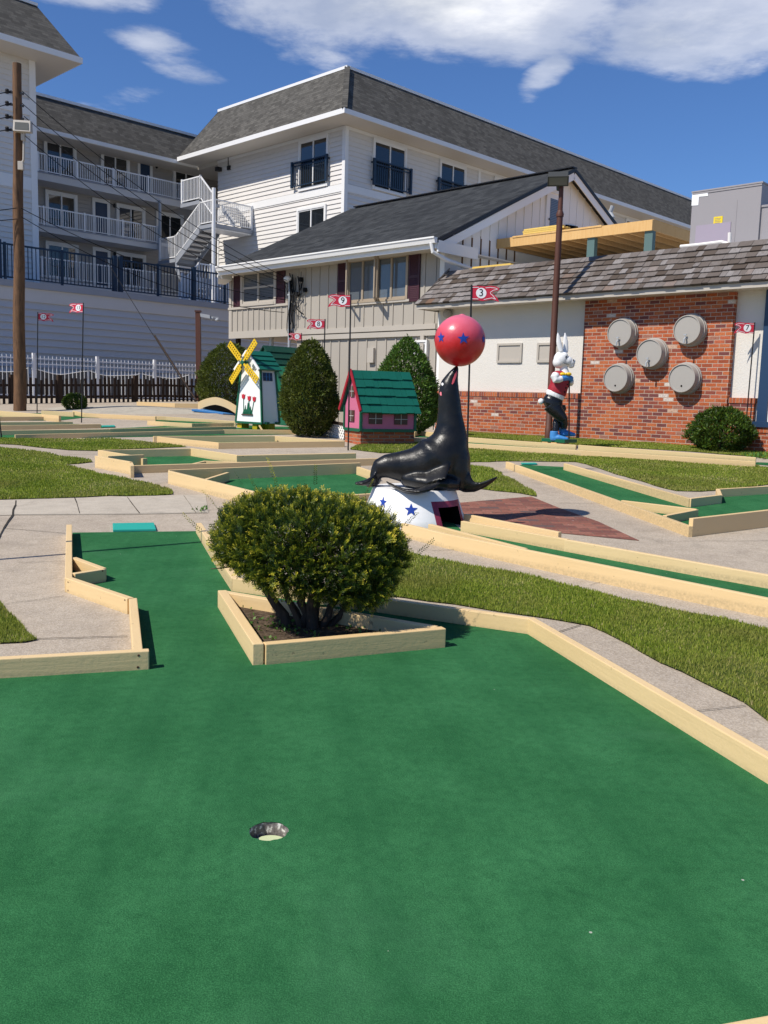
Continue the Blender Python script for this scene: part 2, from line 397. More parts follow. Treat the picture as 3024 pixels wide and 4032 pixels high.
for ax in 'uv':
    M['shingle_' + ax] = shingle('grey brown asphalt shingle ' + ax, (.075, .071, .063), (.150, .142, .126), ax)
    M['dark_shingle_' + ax] = shingle('charcoal asphalt shingle ' + ax, (.030, .032, .034), (.070, .074, .076), ax)
def shakes():
    t = NT('weathered cedar shakes', .85, .2); x, y, z = t.xyz()
    gr = t.noise(6, 5, t.comb(t.math('MULTIPLY', x, 9.0), t.math('MULTIPLY', y, 2.0), t.math('MULTIPLY', z, 1.5)))
    col = t.ramp(t.attr(), [(0, (.07, .052, .040)), (.15, (.105, .085, .072)), (.4, (.15, .128, .115)), (.7, (.195, .175, .165)), (.93, (.255, .235, .225)), (1, (.16, .09, .055))])
    col = t.mix(t.ramp(gr, [(.4, 0.0), (.7, .5)]), col, (.09, .07, .055)); t.color(col); t.bump(gr, .6, .01); return t.m
M['shake'] = shakes()
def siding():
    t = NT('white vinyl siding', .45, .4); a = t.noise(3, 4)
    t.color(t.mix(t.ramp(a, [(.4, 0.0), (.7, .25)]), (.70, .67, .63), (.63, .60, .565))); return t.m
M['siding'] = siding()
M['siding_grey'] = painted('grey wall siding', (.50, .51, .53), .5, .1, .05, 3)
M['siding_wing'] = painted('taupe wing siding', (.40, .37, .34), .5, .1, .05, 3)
M['white'] = painted('white trim paint', (.80, .79, .77), .4, .06, .05)
M['whitemetal'] = painted('white railing metal', (.82, .82, .82), .35, .04, .02)
M['offwhite'] = painted('off white gable board', (.84, .83, .80), .5, .12, .1, 6)
M['soffit'] = painted('cream soffit', (.66, .61, .53), .5, .06, .03, 4)
M['slabedge'] = painted('grey balcony edge', (.30, .32, .36), .6, .1)
M['band'] = painted('pale band', (.58, .57, .56), .6, .15, .1, 3)
M['beige'] = painted('beige board and batten', (.40, .36, .305), .55, .12, .08, 5)
M['beigetrim'] = painted('beige trim', (.46, .415, .355), .5, .08, .05, 8)
M['tan'] = painted('tan window frame', (.36, .29, .21), .45, .05)
M['maroon'] = painted('maroon shutter paint', (.055, .016, .024), .45, .05)
def stucco():
    t = NT('white rough stucco', .8, .2); a = t.noise(28, 6, rough=.65); b_ = t.noise(1.2, 5)
    t.color(t.mix(t.ramp(b_, [(.4, 0.0), (.7, .3)]), (.68, .645, .585), (.60, .565, .51))); t.bump(a, .7, .012); return t.m
M['stucco'] = stucco()
M['greige'] = painted('greige barrel paint', (.37, .345, .31), .5, .12, .12, 20)
M['glass'] = NT('dark window glass', .03, .9).color((.012, .015, .018)).m
def glass2():
    t = NT('window with pale blinds', .06, .8); x, y, z = t.xyz()
    w = t.math('FRACT', t.math('MULTIPLY', z, 22.0)); t.color(t.mix(t.ramp(w, [(.45, 0.0), (.6, 1.0)]), (.16, .165, .165), (.06, .065, .07))); return t.m
M['blindglass'] = glass2()
M['greyglass'] = NT('curtained window glass', .05, .8).color((.10, .115, .13)).m
M['navy'] = painted('navy blue railing paint', (.012, .03, .06), .4, .05, .05)
M['navyframe'] = painted('navy blue frame paint', (.018, .045, .10), .4, .05, .05)
M['black'] = painted('black metal', (.012, .012, .013), .45, .05, .05)
M['wire'] = NT('black cable', .7, .2).color((.012, .012, .013)).m
M['rust'] = painted('rusty brown pole paint', (.095, .034, .020), .6, .4, .3, 30)
M['galv'] = painted('galvanised grey metal', (.38, .40, .42), .4, .1, .05)
M['acgrey'] = painted('grey sheet metal cabinet', (.30, .28, .285), .5, .1, .03, 5)
M['acpurple'] = painted('lilac sheet metal panel', (.34, .29, .35), .5, .06, .03, 5)
M['yellowlabel'] = painted('yellow warning label', (.80, .60, .01), .5, .05)
M['pvc'] = painted('white plastic pipe', (.80, .76, .70), .35, .08)
M['postgreen'] = painted('grey green post paint', (.085, .145, .135), .6, .15, .2)
M['lamphead'] = painted('dark olive lamp housing', (.055, .055, .045), .45, .1)
M['lampglass'] = NT('floodlight glass', .12, .7).color((.14, .135, .11)).m
M['sealskin'] = None
M['red'] = painted('red paint', (.52, .018, .035), .4, .1, .15)
M['flagred'] = painted('red sheet metal flag', (.58, .028, .055), .35, .05)
M['paper'] = NT('white disc paint', .4, .4).color((.86, .86, .85)).m
M['ink'] = NT('black lettering paint', .5, .3).color((.008, .008, .009)).m
M['yellow'] = painted('yellow paint', (.78, .50, .015), .42, .1, .1)
M['dullyellow'] = painted('dull yellow paint', (.42, .34, .01), .5, .15, .1)
M['windwhite'] = painted('bright white plywood', (.84, .83, .81), .4, .05, .03)
M['darkgreen'] = painted('dark green trim paint', (.008, .11, .055), .42, .15, .15)
M['roofgreen'] = painted('green shingle paint', (.005, .112, .075), .5, .25, .3, 20)
M['hut_shade_green'] = painted('shaded green hut shingles', (.005, .055, .035), .5, .25, .3, 20)  # green darkened to stand in for the shade on the hut
M['pink'] = painted('pink paint', (.56, .15, .25), .5, .08, .05)
M['brownpane'] = painted('brown window panel', (.085, .042, .032), .5, .1)
M['starblue'] = painted('blue star paint', (.010, .045, .30), .4, .05, .05)
M['blue'] = painted('blue glove paint', (.055, .24, .56), .5, .1, .15)
M['statuewhite'] = painted('white statue paint', (.80, .79, .77), .42, .08, .12, 30)
M['vest'] = painted('red vest paint', (.34, .016, .028), .55, .15, .25, 40)
M['pants'] = painted('glossy black paint', (.010, .010, .011), .22, .1, .5, 60)
M['pinkskin'] = NT('pink paint dab', .35, .4).color((.75, .20, .24)).m
M['tongue'] = NT('mouth red paint', .35, .4).color((.62, .10, .12)).m
M['tarp'] = painted('dark grey mesh screen', (.10, .10, .105), .9, .3, .2)
M['hole'] = NT('dark interior', .95, .05).color((.006, .006, .006)).m  # near-black colour stands in for the darkness inside openings
M['lattice'] = painted('white lattice', (.62, .60, .56), .6, .15)
def seal():
    t = NT('glossy black seal paint', .3, .34); a = t.noise(7, 5); b_ = t.noise(45, 4)
    t.color(t.ramp(a, [(.35, (.0055, .006, .0065)), (.7, (.013, .0125, .012))])); t.rough(t.ramp(a, [(.3, .27), (.7, .42)]))
    t.bump(t.math('ADD', a, t.math('MULTIPLY', b_, .25)), .35, .02); return t.m
M['sealskin'] = seal()
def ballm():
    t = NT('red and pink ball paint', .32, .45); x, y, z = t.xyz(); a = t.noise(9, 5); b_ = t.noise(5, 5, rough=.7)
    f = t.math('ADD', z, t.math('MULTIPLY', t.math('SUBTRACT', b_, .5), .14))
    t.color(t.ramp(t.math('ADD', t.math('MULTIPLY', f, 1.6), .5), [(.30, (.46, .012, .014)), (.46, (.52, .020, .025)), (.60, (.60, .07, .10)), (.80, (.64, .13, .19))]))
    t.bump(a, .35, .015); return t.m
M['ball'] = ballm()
def cupm():
    t = NT('cast cup', .7, .3); a = t.noise(60, 5); t.color(t.ramp(a, [(.36, (.10, .088, .085)), (.56, (.22, .195, .185)), (.62, (.65, .62, .58))])); t.bump(a, .6, .004); return t.m
M['cup'] = cupm()
M['cupbase'] = painted('pale green cup bottom', (.55, .62, .36), .5, .15)
# ------------------------------------------------------------------ ground and flat surfaces
CUP = G((1058, 3280)); CUPR = .056
def sheet(name, pts, off, mat, parent=None, cup=False, step=.5, kind=None, flat=None, label=None):
    """a polygon laid on the ground (world xy points), following its rise"""
    bm = bmesh.new()
    f = bm.faces.new([bm.verts.new((p[0], p[1], 0)) for p in pts])
    bm.normal_update(); bmesh.ops.triangulate(bm, faces=[f])
    xs = [p[0] for p in pts]; ys = [p[1] for p in pts]
    cuts = []
    y = math.floor(max(min(ys), 4.5) / step) * step
    while y < min(max(ys), 31): cuts.append(((0, y, 0), (0, 1, 0))); y += step
    if min(xs) < -2.5:
        x = max(-7.0, math.floor(min(xs)))
        while x < -2: cuts.append(((x, 0, 0), (1, 0, 0))); x += 1
    if cup:
        q = CUPR + .02
        for sg in (-1, 1): cuts += [((CUP.x + sg * q, 0, 0), (1, 0, 0)), ((0, CUP.y + sg * q, 0), (0, 1, 0))]
    for co, no in cuts:
        bmesh.ops.bisect_plane(bm, geom=bm.verts[:] + bm.edges[:] + bm.faces[:], plane_co=co, plane_no=no, dist=1e-5)
    if cup:
        bad = [f for f in bm.faces if abs(f.calc_center_median().x - CUP.x) < q and abs(f.calc_center_median().y - CUP.y) < q]
        bmesh.ops.delete(bm, geom=bad, context='FACES')
        n = 32; ring = []; sq = []
        for j in range(n):
            a = 2 * PI * j / n; c, s_ = math.cos(a), math.sin(a); k = q / max(abs(c), abs(s_))
            jr = CUPR * (1 + .025 * math.sin(7 * a) + .02 * math.sin(13 * a + 1))
            ring.append(bm.verts.new((CUP.x + c * jr, CUP.y + s_ * jr, 0))); sq.append(bm.verts.new((CUP.x + c * k, CUP.y + s_ * k, 0)))
        for j in range(n): bm.faces.new((ring[j], sq[j], sq[(j + 1) % n], ring[(j + 1) % n]))
    bmesh.ops.remove_doubles(bm, verts=bm.verts, dist=1e-5)
    Mi = WM[parent].inverted() if parent is not None else IDM
    for v in bm.verts: v.co.z = (g(v.co.x, v.co.y) if flat is None else flat) + off; v.co = Mi @ v.co
    bmesh.ops.recalc_face_normals(bm, faces=bm.faces)
    if sum(f.normal.z * f.calc_area() for f in bm.faces) < 0: bmesh.ops.reverse_faces(bm, faces=bm.faces)
    me = bpy.data.meshes.new(name); bm.to_mesh(me); bm.free(); me.materials.append(mat)
    o = bpy.data.objects.new(name, me); COL.objects.link(o)
    if parent is not None: o.parent = parent; WM[o] = WM[parent]
    else: WM[o] = IDM
    if kind: o['kind'] = kind
    if label: o['label'] = label
    return o
def px(z, *pts): return [G(z(x, y)) for x, y in pts]

def ground():
    xs = sorted(set([-150, -90, -60, -40, -30, -24, -20, -16] + [-14 + .5 * i for i in range(49)] + [12, 14, 18, 24, 30, 40, 60, 90, 150] + [CUP.x - .09, CUP.x + .09]))
    ys = sorted(set([-40, -20, -10, -5, -2, 0, 1, 2, 3, 4] + [4.5 + .5 * i for i in range(54)] + [33, 36, 40, 50, 70, 100, 150, 220] + [CUP.y - .09, CUP.y + .09]))
    vs = [(x, y, g(x, y)) for y in ys for x in xs]; n = len(xs); fs = []
    for j in range(len(ys) - 1):
        for i in range(n - 1):
            if abs((xs[i] + xs[i + 1]) / 2 - CUP.x) < .09 and abs((ys[j] + ys[j + 1]) / 2 - CUP.y) < .09: continue
            fs.append((j * n + i, j * n + i + 1, (j + 1) * n + i + 1, (j + 1) * n + i))
    b = MB(); b.add(vs, fs); o = b.build('ground', M['concrete']); o['kind'] = 'structure'
ground()

# ------------------------------------------------------------------ minigolf lanes
def hole(label, at): return thing('minigolf_hole', label, 'minigolf hole', tuple(at), 0, 'minigolf holes')
def board(par, p, q, h=.09, w=.045, mat='cream', base=-.02, hq=None, name='border_board'):
    """one timber: p, q are picture points on its top centre line"""
    hq = h if hq is None else hq
    a = G(p, h) if not isinstance(p, Vector) else p; b = G(q, hq) if not isinstance(q, Vector) else q
    j = random.uniform(-.0025, .0025); d = Vector((b.x - a.x, b.y - a.y, 0)); L = d.length; d.normalize()
    ox = random.uniform(0, 7); rz = math.atan2(d.y, d.x)
    e = w * .28
    m = MB(); dz = b.z - a.z
    w2 = w / 2 * random.uniform(.96, 1.04)
    m.hexa([(ox - e, -w2, base), (ox + L + e, -w2, base + dz), (ox + L + e, w2, base + dz), (ox - e, w2, base)],
           [(ox - e, -w2, h + j), (ox + L + e, -w2, hq + dz + j), (ox + L + e, w2, hq + dz + j), (ox - e, w2, h + j)])
    o = m.build(name, M[mat], None, bevel=.0045)
    Wd = Matrix.Translation(Vector((a.x, a.y, a.z)) - d * ox) @ Matrix.Rotation(rz, 4, 'Z')
    o.parent = par; o.matrix_local = WM[par].inverted() @ Wd; WM[o] = WM[par]
    return o
def lane(par, polys, **k):
    for p in polys: sheet('carpet', p, .006, M['carpet'], par, **k)

# --- the near green
HA = hole('wide green carpet with round cup in the foreground, cream boards at its sides', CUP)
far_l, far_r = G(FZ(338, 592)), G(FZ(925, 585))
A = {k: G(z(x, y), .09) for k, z, x, y in (('a4t', L4, 565, 342), ('a4b', L4, 560, 775), ('a2t', L4, 1086, 942), ('a2b', L4, 1130, 1366), ('a1l', L4, -1250, 1500),
     ('a7t', BZ, 50, 316), ('a7b', BZ, 265, 640), ('a8e', RZ, 573, 797), ('a9e', DS, 1659, 1631))}
d9 = (A['a9e'] - A['a8e']).normalized()
e1, e2 = G(DS(1585, 2228), .09), G(DS(1659, 2214), .09); ed_ = e2 - e1; k_ = ((A['a9e'].x - e1.x) * d9.y - (A['a9e'].y - e1.y) * d9.x) / (ed_.x * d9.y - ed_.y * d9.x); a9 = e1 + ed_ * k_; a9.z = 0
FR_ = Vector((a9.x, a9.y, 0)); fl_end = a9 - ed_.normalized() * 2.6; fl_end.z = 0; FL_ = Vector((-2.75, 1.3, 0))
sheet('carpet', [far_l, A['a4b'], A['a2t'], A['a2b'], A['a1l'], FL_, fl_end, FR_, A['a8e'], A['a7b'], far_r], .006, M['carpet'], HA, cup=True)
board(HA, A['a1l'], A['a2b'] + Vector((.035, 0, 0)), .092)
board(HA, A['a2b'] + Vector((-.012, .03, 0)), A['a2t'], .089)
board(HA, A['a2t'] + Vector((-.02, 0, 0)), A['a4b'], .093)
board(HA, A['a4b'], A['a4t'], .088)
board(HA, L4(607, 612), L4(838, 697), .086); board(HA, L4(612, 738), L4(835, 703), .09)
board(HA, A['a7t'], A['a7b'], .09); board(HA, A['a7b'], A['a8e'], .092); board(HA, A['a8e'], a9, .094)
board(HA, FR_, fl_end, .09); board(HA, A['a1l'], FL_, .09); board(HA, FL_, fl_end, .091)
cu = MB(); n = 32
cu.lathe((CUP.x, CUP.y, -.095), [(CUPR * 1.03, 0), (CUPR * 1.03, .099)], 32)
cu.f = [f for f in cu.f if len(f) == 4]; cu.r = cu.r[:len(cu.f)]; cu.m = cu.m[:len(cu.f)]
o = cu.build('cup', M['cup'], HA, fixn=False)
cb = MB(); cb.lathe((CUP.x + .004, CUP.y - .004, -.055), [(CUPR * 1.0, 0), (CUPR * 1.0, .022), (CUPR * .9, .025), (.008, .027)], 28); cb.build('cup_base', M['cupbase'], o)
# line where the unseen flag pole's shadow crosses the carpet; nothing drawn here
s1, s2 = G(L4(606, 556)), G(L4(1640, 470))
# --- turquoise tee mat
q = [G(L4(x, y)) for x, y in ((922, 405), (1275, 400), (1256, 346), (920, 351))]
m = MB(); m.hexa([p + Vector((0, 0, .002)) for p in q], [p + Vector((0, 0, .022)) for p in q]); m.build('tee_mat', M['tee'], None, bevel=.004)
tag(bpy.data.objects['tee_mat'], 'turquoise rubber tee mat at the far end of the near green', 'tee mat')

# --- lane running out of the seal's podium
HC = hole('long narrow green lane coming out of the seal podium towards the right', G(RZ(900, 520)))
c1a, c1m, c1b = G(Z2(560, 2003), .115), G(RZ(178, 408), .115), G(RZ(1659, 705), .115); c1e = c1b + (c1b - c1m).normalized() * 3.2
c3a, c3b = G(RZ(262, 352), .10), G(RZ(1659, 596), .10); c3e = c3b + (c3b - c3a).normalized() * 3.2
lane(HC, [[c1a, c1m, c1b, c1e, c3e, c3b, c3a, G(Z2(1000, 1990)), G(Z2(800, 2010))]])
board(HC, c1a, c1m, .115); board(HC, c1m, c1e, .115)
c3m = c3a + (c3b - c3a) * .40
board(HC, c3a, c3m, .10); board(HC, c3m, c3e, .098)
board(HC, RZ(112, 366), RZ(545, 477), .10, .04)
board(HC, RZ(275, 318), RZ(700, 400), .10); 
# --- L-shaped lane on the right
HB = hole('bent green lane between the brick paving and the big lawn on the right', G(R3(900, 420)))
b1a, b1b = G(R3(268, 230), .09), G(R3(1244, 570), .10)
lane(HB, [[b1a, b1b, G(R3(1700, 545)), G(R3(1900, 500)), G(R3(1900, 395)), G(R3(1640, 400)), G(R3(1420, 410)), G(R3(1405, 448)), G(R3(1240, 460)), G(R3(578, 258)), G(R3(345, 246))]])
board(HB, b1a, b1b, .10); board(HB, R3(578, 237), R3(1243, 424), .10); board(HB, R3(1243, 424), R3(1400, 405), .10)
board(HB, R3(1392, 374), R3(1404, 404), .10); board(HB, R3(1392, 374), R3(1900, 343), .10)
board(HB, R3(1254, 530), R3(1900, 458), .165)
board(HB, R3(885, 434), R3(1272, 480), .09); board(HB, R3(1275, 482), R3(1112, 513), .09)
m = MB(); q = [G(R3(x, y)) + Vector((0, 0, .008)) for x, y in ((348, 247), (428, 246), (415, 240), (340, 241))]
m.hexa(q, [p + Vector((0, 0, .016)) for p in q]); m.build('tee_mat', M['tee']); tag(bpy.data.objects['tee_mat.001'], 'turquoise tee mat at the top of the bent right lane', 'tee mat')
# --- straight lane along the brick building
HD = hole('very long straight lane running along the grass below the brick building', G(R3(800, 170)))
f0, f1 = G(R3(40, 128), .10), G(R3(1584, 226), .10); e0, e1 = G(R3(60, 97), .10), G(R3(1590, 205), .10)
lane(HD, [[f0, f1, G(R3(1590, 243)), G(R3(1760, 258)), G(R3(1760, 238)), G(R3(1600, 232)), e1, e0]])
fm = f0 + (f1 - f0) * .44; em = e0 + (e1 - e0) * .41
board(HD, f0, fm, .10, .09); board(HD, fm, f1, .10, .09); board(HD, e0, em, .10, .06); board(HD, e0 + (e1 - e0) * .425, e1, .10, .06)
board(HD, Z2(650, 1168), Z2(730, 1137), .10); board(HD, Z2(730, 1160), Z2(840, 1172), .10); board(HD, Z2(640, 1218), Z2(830, 1226), .10)
sheet('carpet', [G(Z2(650, 1215)), G(Z2(840, 1222)), G(Z2(830, 1192)), G(Z2(735, 1190)), G(Z2(655, 1196))], .006, M['carpet'], HD)
# --- lane behind the near bush
HE = hole('green lane behind the yellow green bush, next to the tail of the seal', G(L2(900, 640)))
lane(HE, [[G(L2(128, 640)), G(L2(1000, 800)), G(L2(1640, 745)), G(L2(1600, 600)), G(L2(1500, 580)), G(L2(1498, 574)), G(L2(500, 612)), G(L2(140, 606))]])
board(HE, L2(127, 552), L2(1502, 500), .15); board(HE, L2(129, 560), L2(760, 715), .15); board(HE, L2(385, 620), L2(545, 570), .11)
board(HE, L2(760, 715), L2(1000, 775), .15); board(HE, L2(1495, 531), L2(1620, 573), .11); board(HE, L2(1430, 735), L2(1660, 720), .09)
# --- lane with the stepped block
HF = hole('green lane with a stepped block inside its left corner, beside the left lawn', G(L1(1300, 640)))
lane(HF, [[G(L1(800, 690)), G(L1(1060, 755)), G(L2(300, 560)), G(L2(900, 530)), G(L2(1640, 508)), G(L2(1640, 480)), G(L2(600, 490)), G(L2(280, 440)), G(L1(812, 600))]])
board(HF, L1(790, 612), L1(1066, 660), .155); board(HF, L1(1075, 690), L2(1645, 468), .10, .06); board(HF, L1(885, 613), L1(1165, 601), .15)
board(HF, L1(1165, 632), L1(1190, 630), .11); board(HF, L1(813, 563), L1(1060, 603), .12); board(HF, L1(813, 563), L2(284, 396), .12)
board(HF, L2(284, 396), L2(618, 447), .12); board(HF, L2(618, 447), L2(1460, 430), .12, .09); board(HF, L2(290, 508), L2(378, 487), .09); board(HF, L2(378, 487), L2(640, 497), .09)
board(HF, L1(1068, 661), L1(1080, 690), .15)
# --- diamond lane
HG = hole('small diamond shaped green lane below the windmill and the egg shaped shrub', G(L2(700, 345)))
lane(HG, [[G(L2(12, 340)), G(L2(485, 398)), G(L2(1388, 380)), G(L2(885, 345))]])
board(HG, L2(14, 310), L2(483, 356), .10); board(HG, L2(483, 356), L2(1388, 345), .10); board(HG, L2(14, 308), L2(882, 307), .11); board(HG, L2(882, 307), L2(1388, 344), .10)
# --- the long lane under the windmill
HH = hole('very long low lane running from the left edge to the foot of the windmill', G(L1(900, 430)))
h0, h1 = G(L1(128, 438), .085), G(L2(1060, 265), .085)
lane(HH, [[G(L1(-120, 475)), G(L1(118, 475)), h1, G(L2(1000, 240)), G(L1(-120, 442))]])
board(HH, h0, G(L2(520, 262), .085), .085); board(HH, G(L2(520, 262), .085), h1, .088); board(HH, L1(-100, 404), L1(900, 392), .09); board(HH, L1(900, 392), L2(600, 238), .09)
# --- two short parallel boards at the left edge
HI = hole('short lane with two parallel boards and a turquoise mat at the left edge', G(L1(500, 370)))
lane(HI, [[G(L1(-120, 398)), G(L1(820, 385)), G(L1(940, 382)), G(L1(940, 370)), G(L1(590, 352)), G(L1(-120, 357))]])
board(HI, L1(-100, 366), L1(815, 352), .085); board(HI, L1(-100, 336), L1(588, 332), .09)
m = MB(); q = [G(L1(x, y)) + Vector((0, 0, .008)) for x, y in ((835, 382), (940, 380), (935, 369), (830, 371))]
m.hexa(q, [p + Vector((0, 0, .014)) for p in q]); m.build('tee_mat', M['tee']); tag(bpy.data.objects['tee_mat.002'], 'small turquoise tee mat beside two parallel boards on the left', 'tee mat')
# --- zig-zag lane by the pole
HJ = hole('zigzag lane with cream boards at the foot of the wooden utility pole', G(L1(500, 300)))
lane(HJ, [[G(L1(-120, 325)), G(L1(480, 325)), G(L1(690, 300)), G(L1(1260, 318)), G(L1(1260, 312)), G(L1(590, 268)), G(L1(345, 265)), G(L1(-120, 262))]])
board(HJ, L1(-100, 293), L1(485, 288), .09); board(HJ, L1(-100, 236), L1(485, 284), .13, .06); board(HJ, L1(345, 243), L1(600, 255), .11); board(HJ, L1(600, 244), L1(692, 262), .10)
board(HJ, L1(692, 262), L1(1270, 290), .10)
# --- lane beside the windmill
HK = hole('shallow pale lane with a green end just left of the windmill', G(L2(200, 200)))
lane(HK, [[G(L2(0, 218)), G(L2(288, 240)), G(L2(590, 230)), G(L2(600, 215)), G(L2(30, 192))]])
board(HK, L2(-30, 198), L2(288, 217), .09); board(HK, L2(288, 217), L2(585, 212), .09); board(HK, L2(20, 163), L2(98, 166), .09); board(HK, L2(98, 166), L2(604, 200), .09)
# --- mound with arched bridge at the back
HL = hole('pale concrete mound with an arched cream board at the back by the picket fence', G(L2(300, 130)))
c0 = G(L1(1200, 260)); cx_, cy_ = c0.x - .7, c0.y + 1.0
m = MB(); n, k = 40, 12; vs = []; fs = []
for i in range(k + 1):
    rr = i / k
    for j in range(n):
        a = 2 * PI * j / n; x = cx_ + math.cos(a) * rr * 2.9; y = cy_ + math.sin(a) * rr * 2.2
        vs.append((x, y, g(x, y) - .02 + .13 * (0.5 + 0.5 * math.cos(PI * rr)) ))
fs = [(i * n + j, (i + 1) * n + j, (i + 1) * n + (j + 1) % n, i * n + (j + 1) % n) for i in range(k) for j in range(n)]
m.add(vs, fs); m.build('mound', M['mound'], HL, smooth='all')
board(HL, L1(1122, 170), L1(1430, 183), .12); board(HL, L1(1430, 183), L1(1620, 186), .12)
p0, p1 = G(L2(330, 125)), G(L2(640, 168)); p1.y = p0.y - .35
ar = MB(); nn = 14; top = []; bot = []
for i in range(nn + 1):
    t = i / nn; b_ = p0.lerp(p1, t); zz = .36 * math.sin(PI * min(1, t * .93 + .04)) ** .8
    top.append(Vector((b_.x, b_.y, g(b_.x, b_.y) + .20 + zz * .55))); bot.append(Vector((b_.x, b_.y, g(b_.x, b_.y) + max(0, zz * .62 - .03))))
for i in range(nn):
    y_ = Vector((0, .05, 0)); ar.hexa([bot[i], bot[i + 1], bot[i + 1] + y_, bot[i] + y_], [top[i], top[i + 1], top[i + 1] + y_, top[i] + y_])
ar.build('arched_board', M['cream'], HL)
m = MB(); q = [p0.lerp(p1, .02) + Vector((0, -.9, .01)), p0.lerp(p1, .7) + Vector((0, -.55, .01)), p0.lerp(p1, .98) + Vector((0, 1.1, .01)), p0.lerp(p1, .1) + Vector((0, 1.2, .01))]
m.hexa(q, [p + Vector((0, 0, .05)) for p in q]); m.build('blue_basin', M['blue'], HL, bevel=.01)
m = MB(); q = [p0.lerp(p1, .06) + Vector((0, .3, 0)), p0.lerp(p1, .97) + Vector((0, .3, 0)), p0.lerp(p1, .97) + Vector((0, 1.1, 0)), p0.lerp(p1, .06) + Vector((0, 1.1, 0))]
m.hexa([p + Vector((0, 0, .07)) for p in q], [p + Vector((0, 0, .30)) for p in q]); m.build('tunnel', M['hole'], HL)  # solid black block stands in for the dark opening under the arch

# ------------------------------------------------------------------ paving, sidewalk, joints, lawns
sheet('brick_paving', px(RZ, (180, 285), (250, 268), (572, 240), (700, 292), (880, 355), (1070, 443), (700, 408), (275, 338), (200, 330)), .004, M['pave'], kind='structure')
sheet('sidewalk', px(L4, (-900, 165), (0, 145), (600, 128), (1400, 106), (1680, 100), (1700, 250), (1100, 262), (100, 268), (-900, 300)), .004, M['slab'], kind='structure')
jn = MB()
def joint(z, pts, w=.008):
    P = [G(z(x, y)) for x, y in pts]
    for a, b in zip(P, P[1:]):
        k = max(1, int((b - a).length / .25)); last = a
        for i in range(1, k + 1):
            c = a.lerp(b, i / k); 
            if i < k: c = c + Vector((random.uniform(-.006, .006), random.uniform(-.006, .006), 0))
            d = (c - last); s_ = Vector((-d.y, d.x, 0)).normalized() * w / 2 * random.uniform(.6, 1.3)
            q = [last - s_, c - s_, c + s_, last + s_]
            jn.poly([Vector((p.x, p.y, g(p.x, p.y) + .0065)) for p in q]); last = c
joint(L4, [(130, 150), (105, 270), (30, 380), (-60, 560)], .015); joint(L4, [(610, 130), (650, 255)]); joint(L4, [(1040, 122), (1140, 255)]); joint(L4, [(1500, 110), (1600, 250)], .005)
joint(L4, [(100, 266), (1690, 250)], .006); joint(L4, [(45, 378), (530, 418)], .007); joint(L4, [(150, 660), (525, 646)], .004); joint(L4, [(30, 1000), (515, 934)], .005); joint(L4, [(290, 1283), (1040, 1262)], .006)
joint(RZ, [(120, 490), (350, 478)], .005); joint(RZ, [(700, 270), (900, 272)], .005); joint(RZ, [(690, 866), (800, 832)], .005); joint(RZ, [(1330, 1228), (1555, 1203)], .005)
joint(L1, [(450, 610), (800, 598)], .008); joint(L1, [(1280, 840), (1390, 832)], .008); joint(R3, [(1050, 655), (1659, 652)], .004); joint(RZ, [(840, 648), (940, 618)], .005)
jn.build('pavement_joints', M['joint'], fixn=False)['kind'] = 'structure'

LAWNS = {
 'front': px(RZ, (-260, 520), (-60, 490), (0, 500), (320, 560), (640, 622), (1000, 712), (1659, 848), (2000, 925), (2900, 1180), (3300, 1600), (2900, 2050), (2000, 1480), (1659, 1268), (1520, 1178), (1380, 1108), (1150, 1000), (1000, 920), (900, 868), (820, 835), (560, 790), (300, 752), (0, 712), (-200, 690)),
 'back': px(R3, (-120, 100), (70, 142), (250, 160), (600, 182), (1000, 205), (1580, 252), (1640, 262), (1900, 278), (1900, 340), (1659, 352), (1470, 378), (1290, 390), (1180, 385), (1080, 365), (900, 310), (750, 262), (640, 232), (300, 226), (70, 232), (-100, 236)),
 'wall': px(R3, (20, 98), (70, 100), (440, 126), (660, 143), (900, 154), (1250, 176), (1500, 196), (1590, 203), (1640, 212), (1800, 224), (1800, 190), (1500, 150), (1280, 140), (700, 100), (300, 72), (40, 68)),
 'seal': px(R3, (20, 250), (90, 254), (180, 264), (300, 330), (430, 404), (420, 414), (330, 398), (70, 370), (-60, 380)),
 'left': px(L1, (-700, 520), (0, 550), (230, 570), (400, 592), (520, 622), (680, 642), (770, 665), (640, 680), (520, 686), (600, 710), (800, 762), (1000, 795), (1200, 832), (1390, 890), (1415, 930), (1250, 942), (900, 938), (400, 965), (0, 975), (-700, 1010)),
 'thin': px(L1, (-100, 472), (400, 480), (900, 476), (1200, 500), (1520, 542), (1000, 560), (800, 574), (560, 568), (300, 545), (100, 522), (-100, 512)),
 'corner': px(L4, (-1400, 700), (-500, 860), (0, 985), (60, 1060), (150, 1170), (290, 1288), (160, 1312), (0, 1322), (-500, 1340), (-1400, 1300)),
 'house': px(Z1B, (955, 1278), (1020, 1252), (1300, 1240), (1500, 1225), (1640, 1240), (1560, 1290), (1350, 1300), (1150, 1302)),
}
def ragged(P, amp=.05, st=.14):
    out = []; k = len(P)
    for i in range(k):
        a, b = P[i], P[(i + 1) % k]; n_ = max(1, int((b - a).length / st))
        for j in range(n_):
            p = a.lerp(b, j / n_); q = noise.noise_vector(Vector((p.x * 4, p.y * 4, 1.7))); out.append(Vector((p.x + q.x * amp, p.y + q.y * amp, 0)))
    return out
GV = []; GR = []
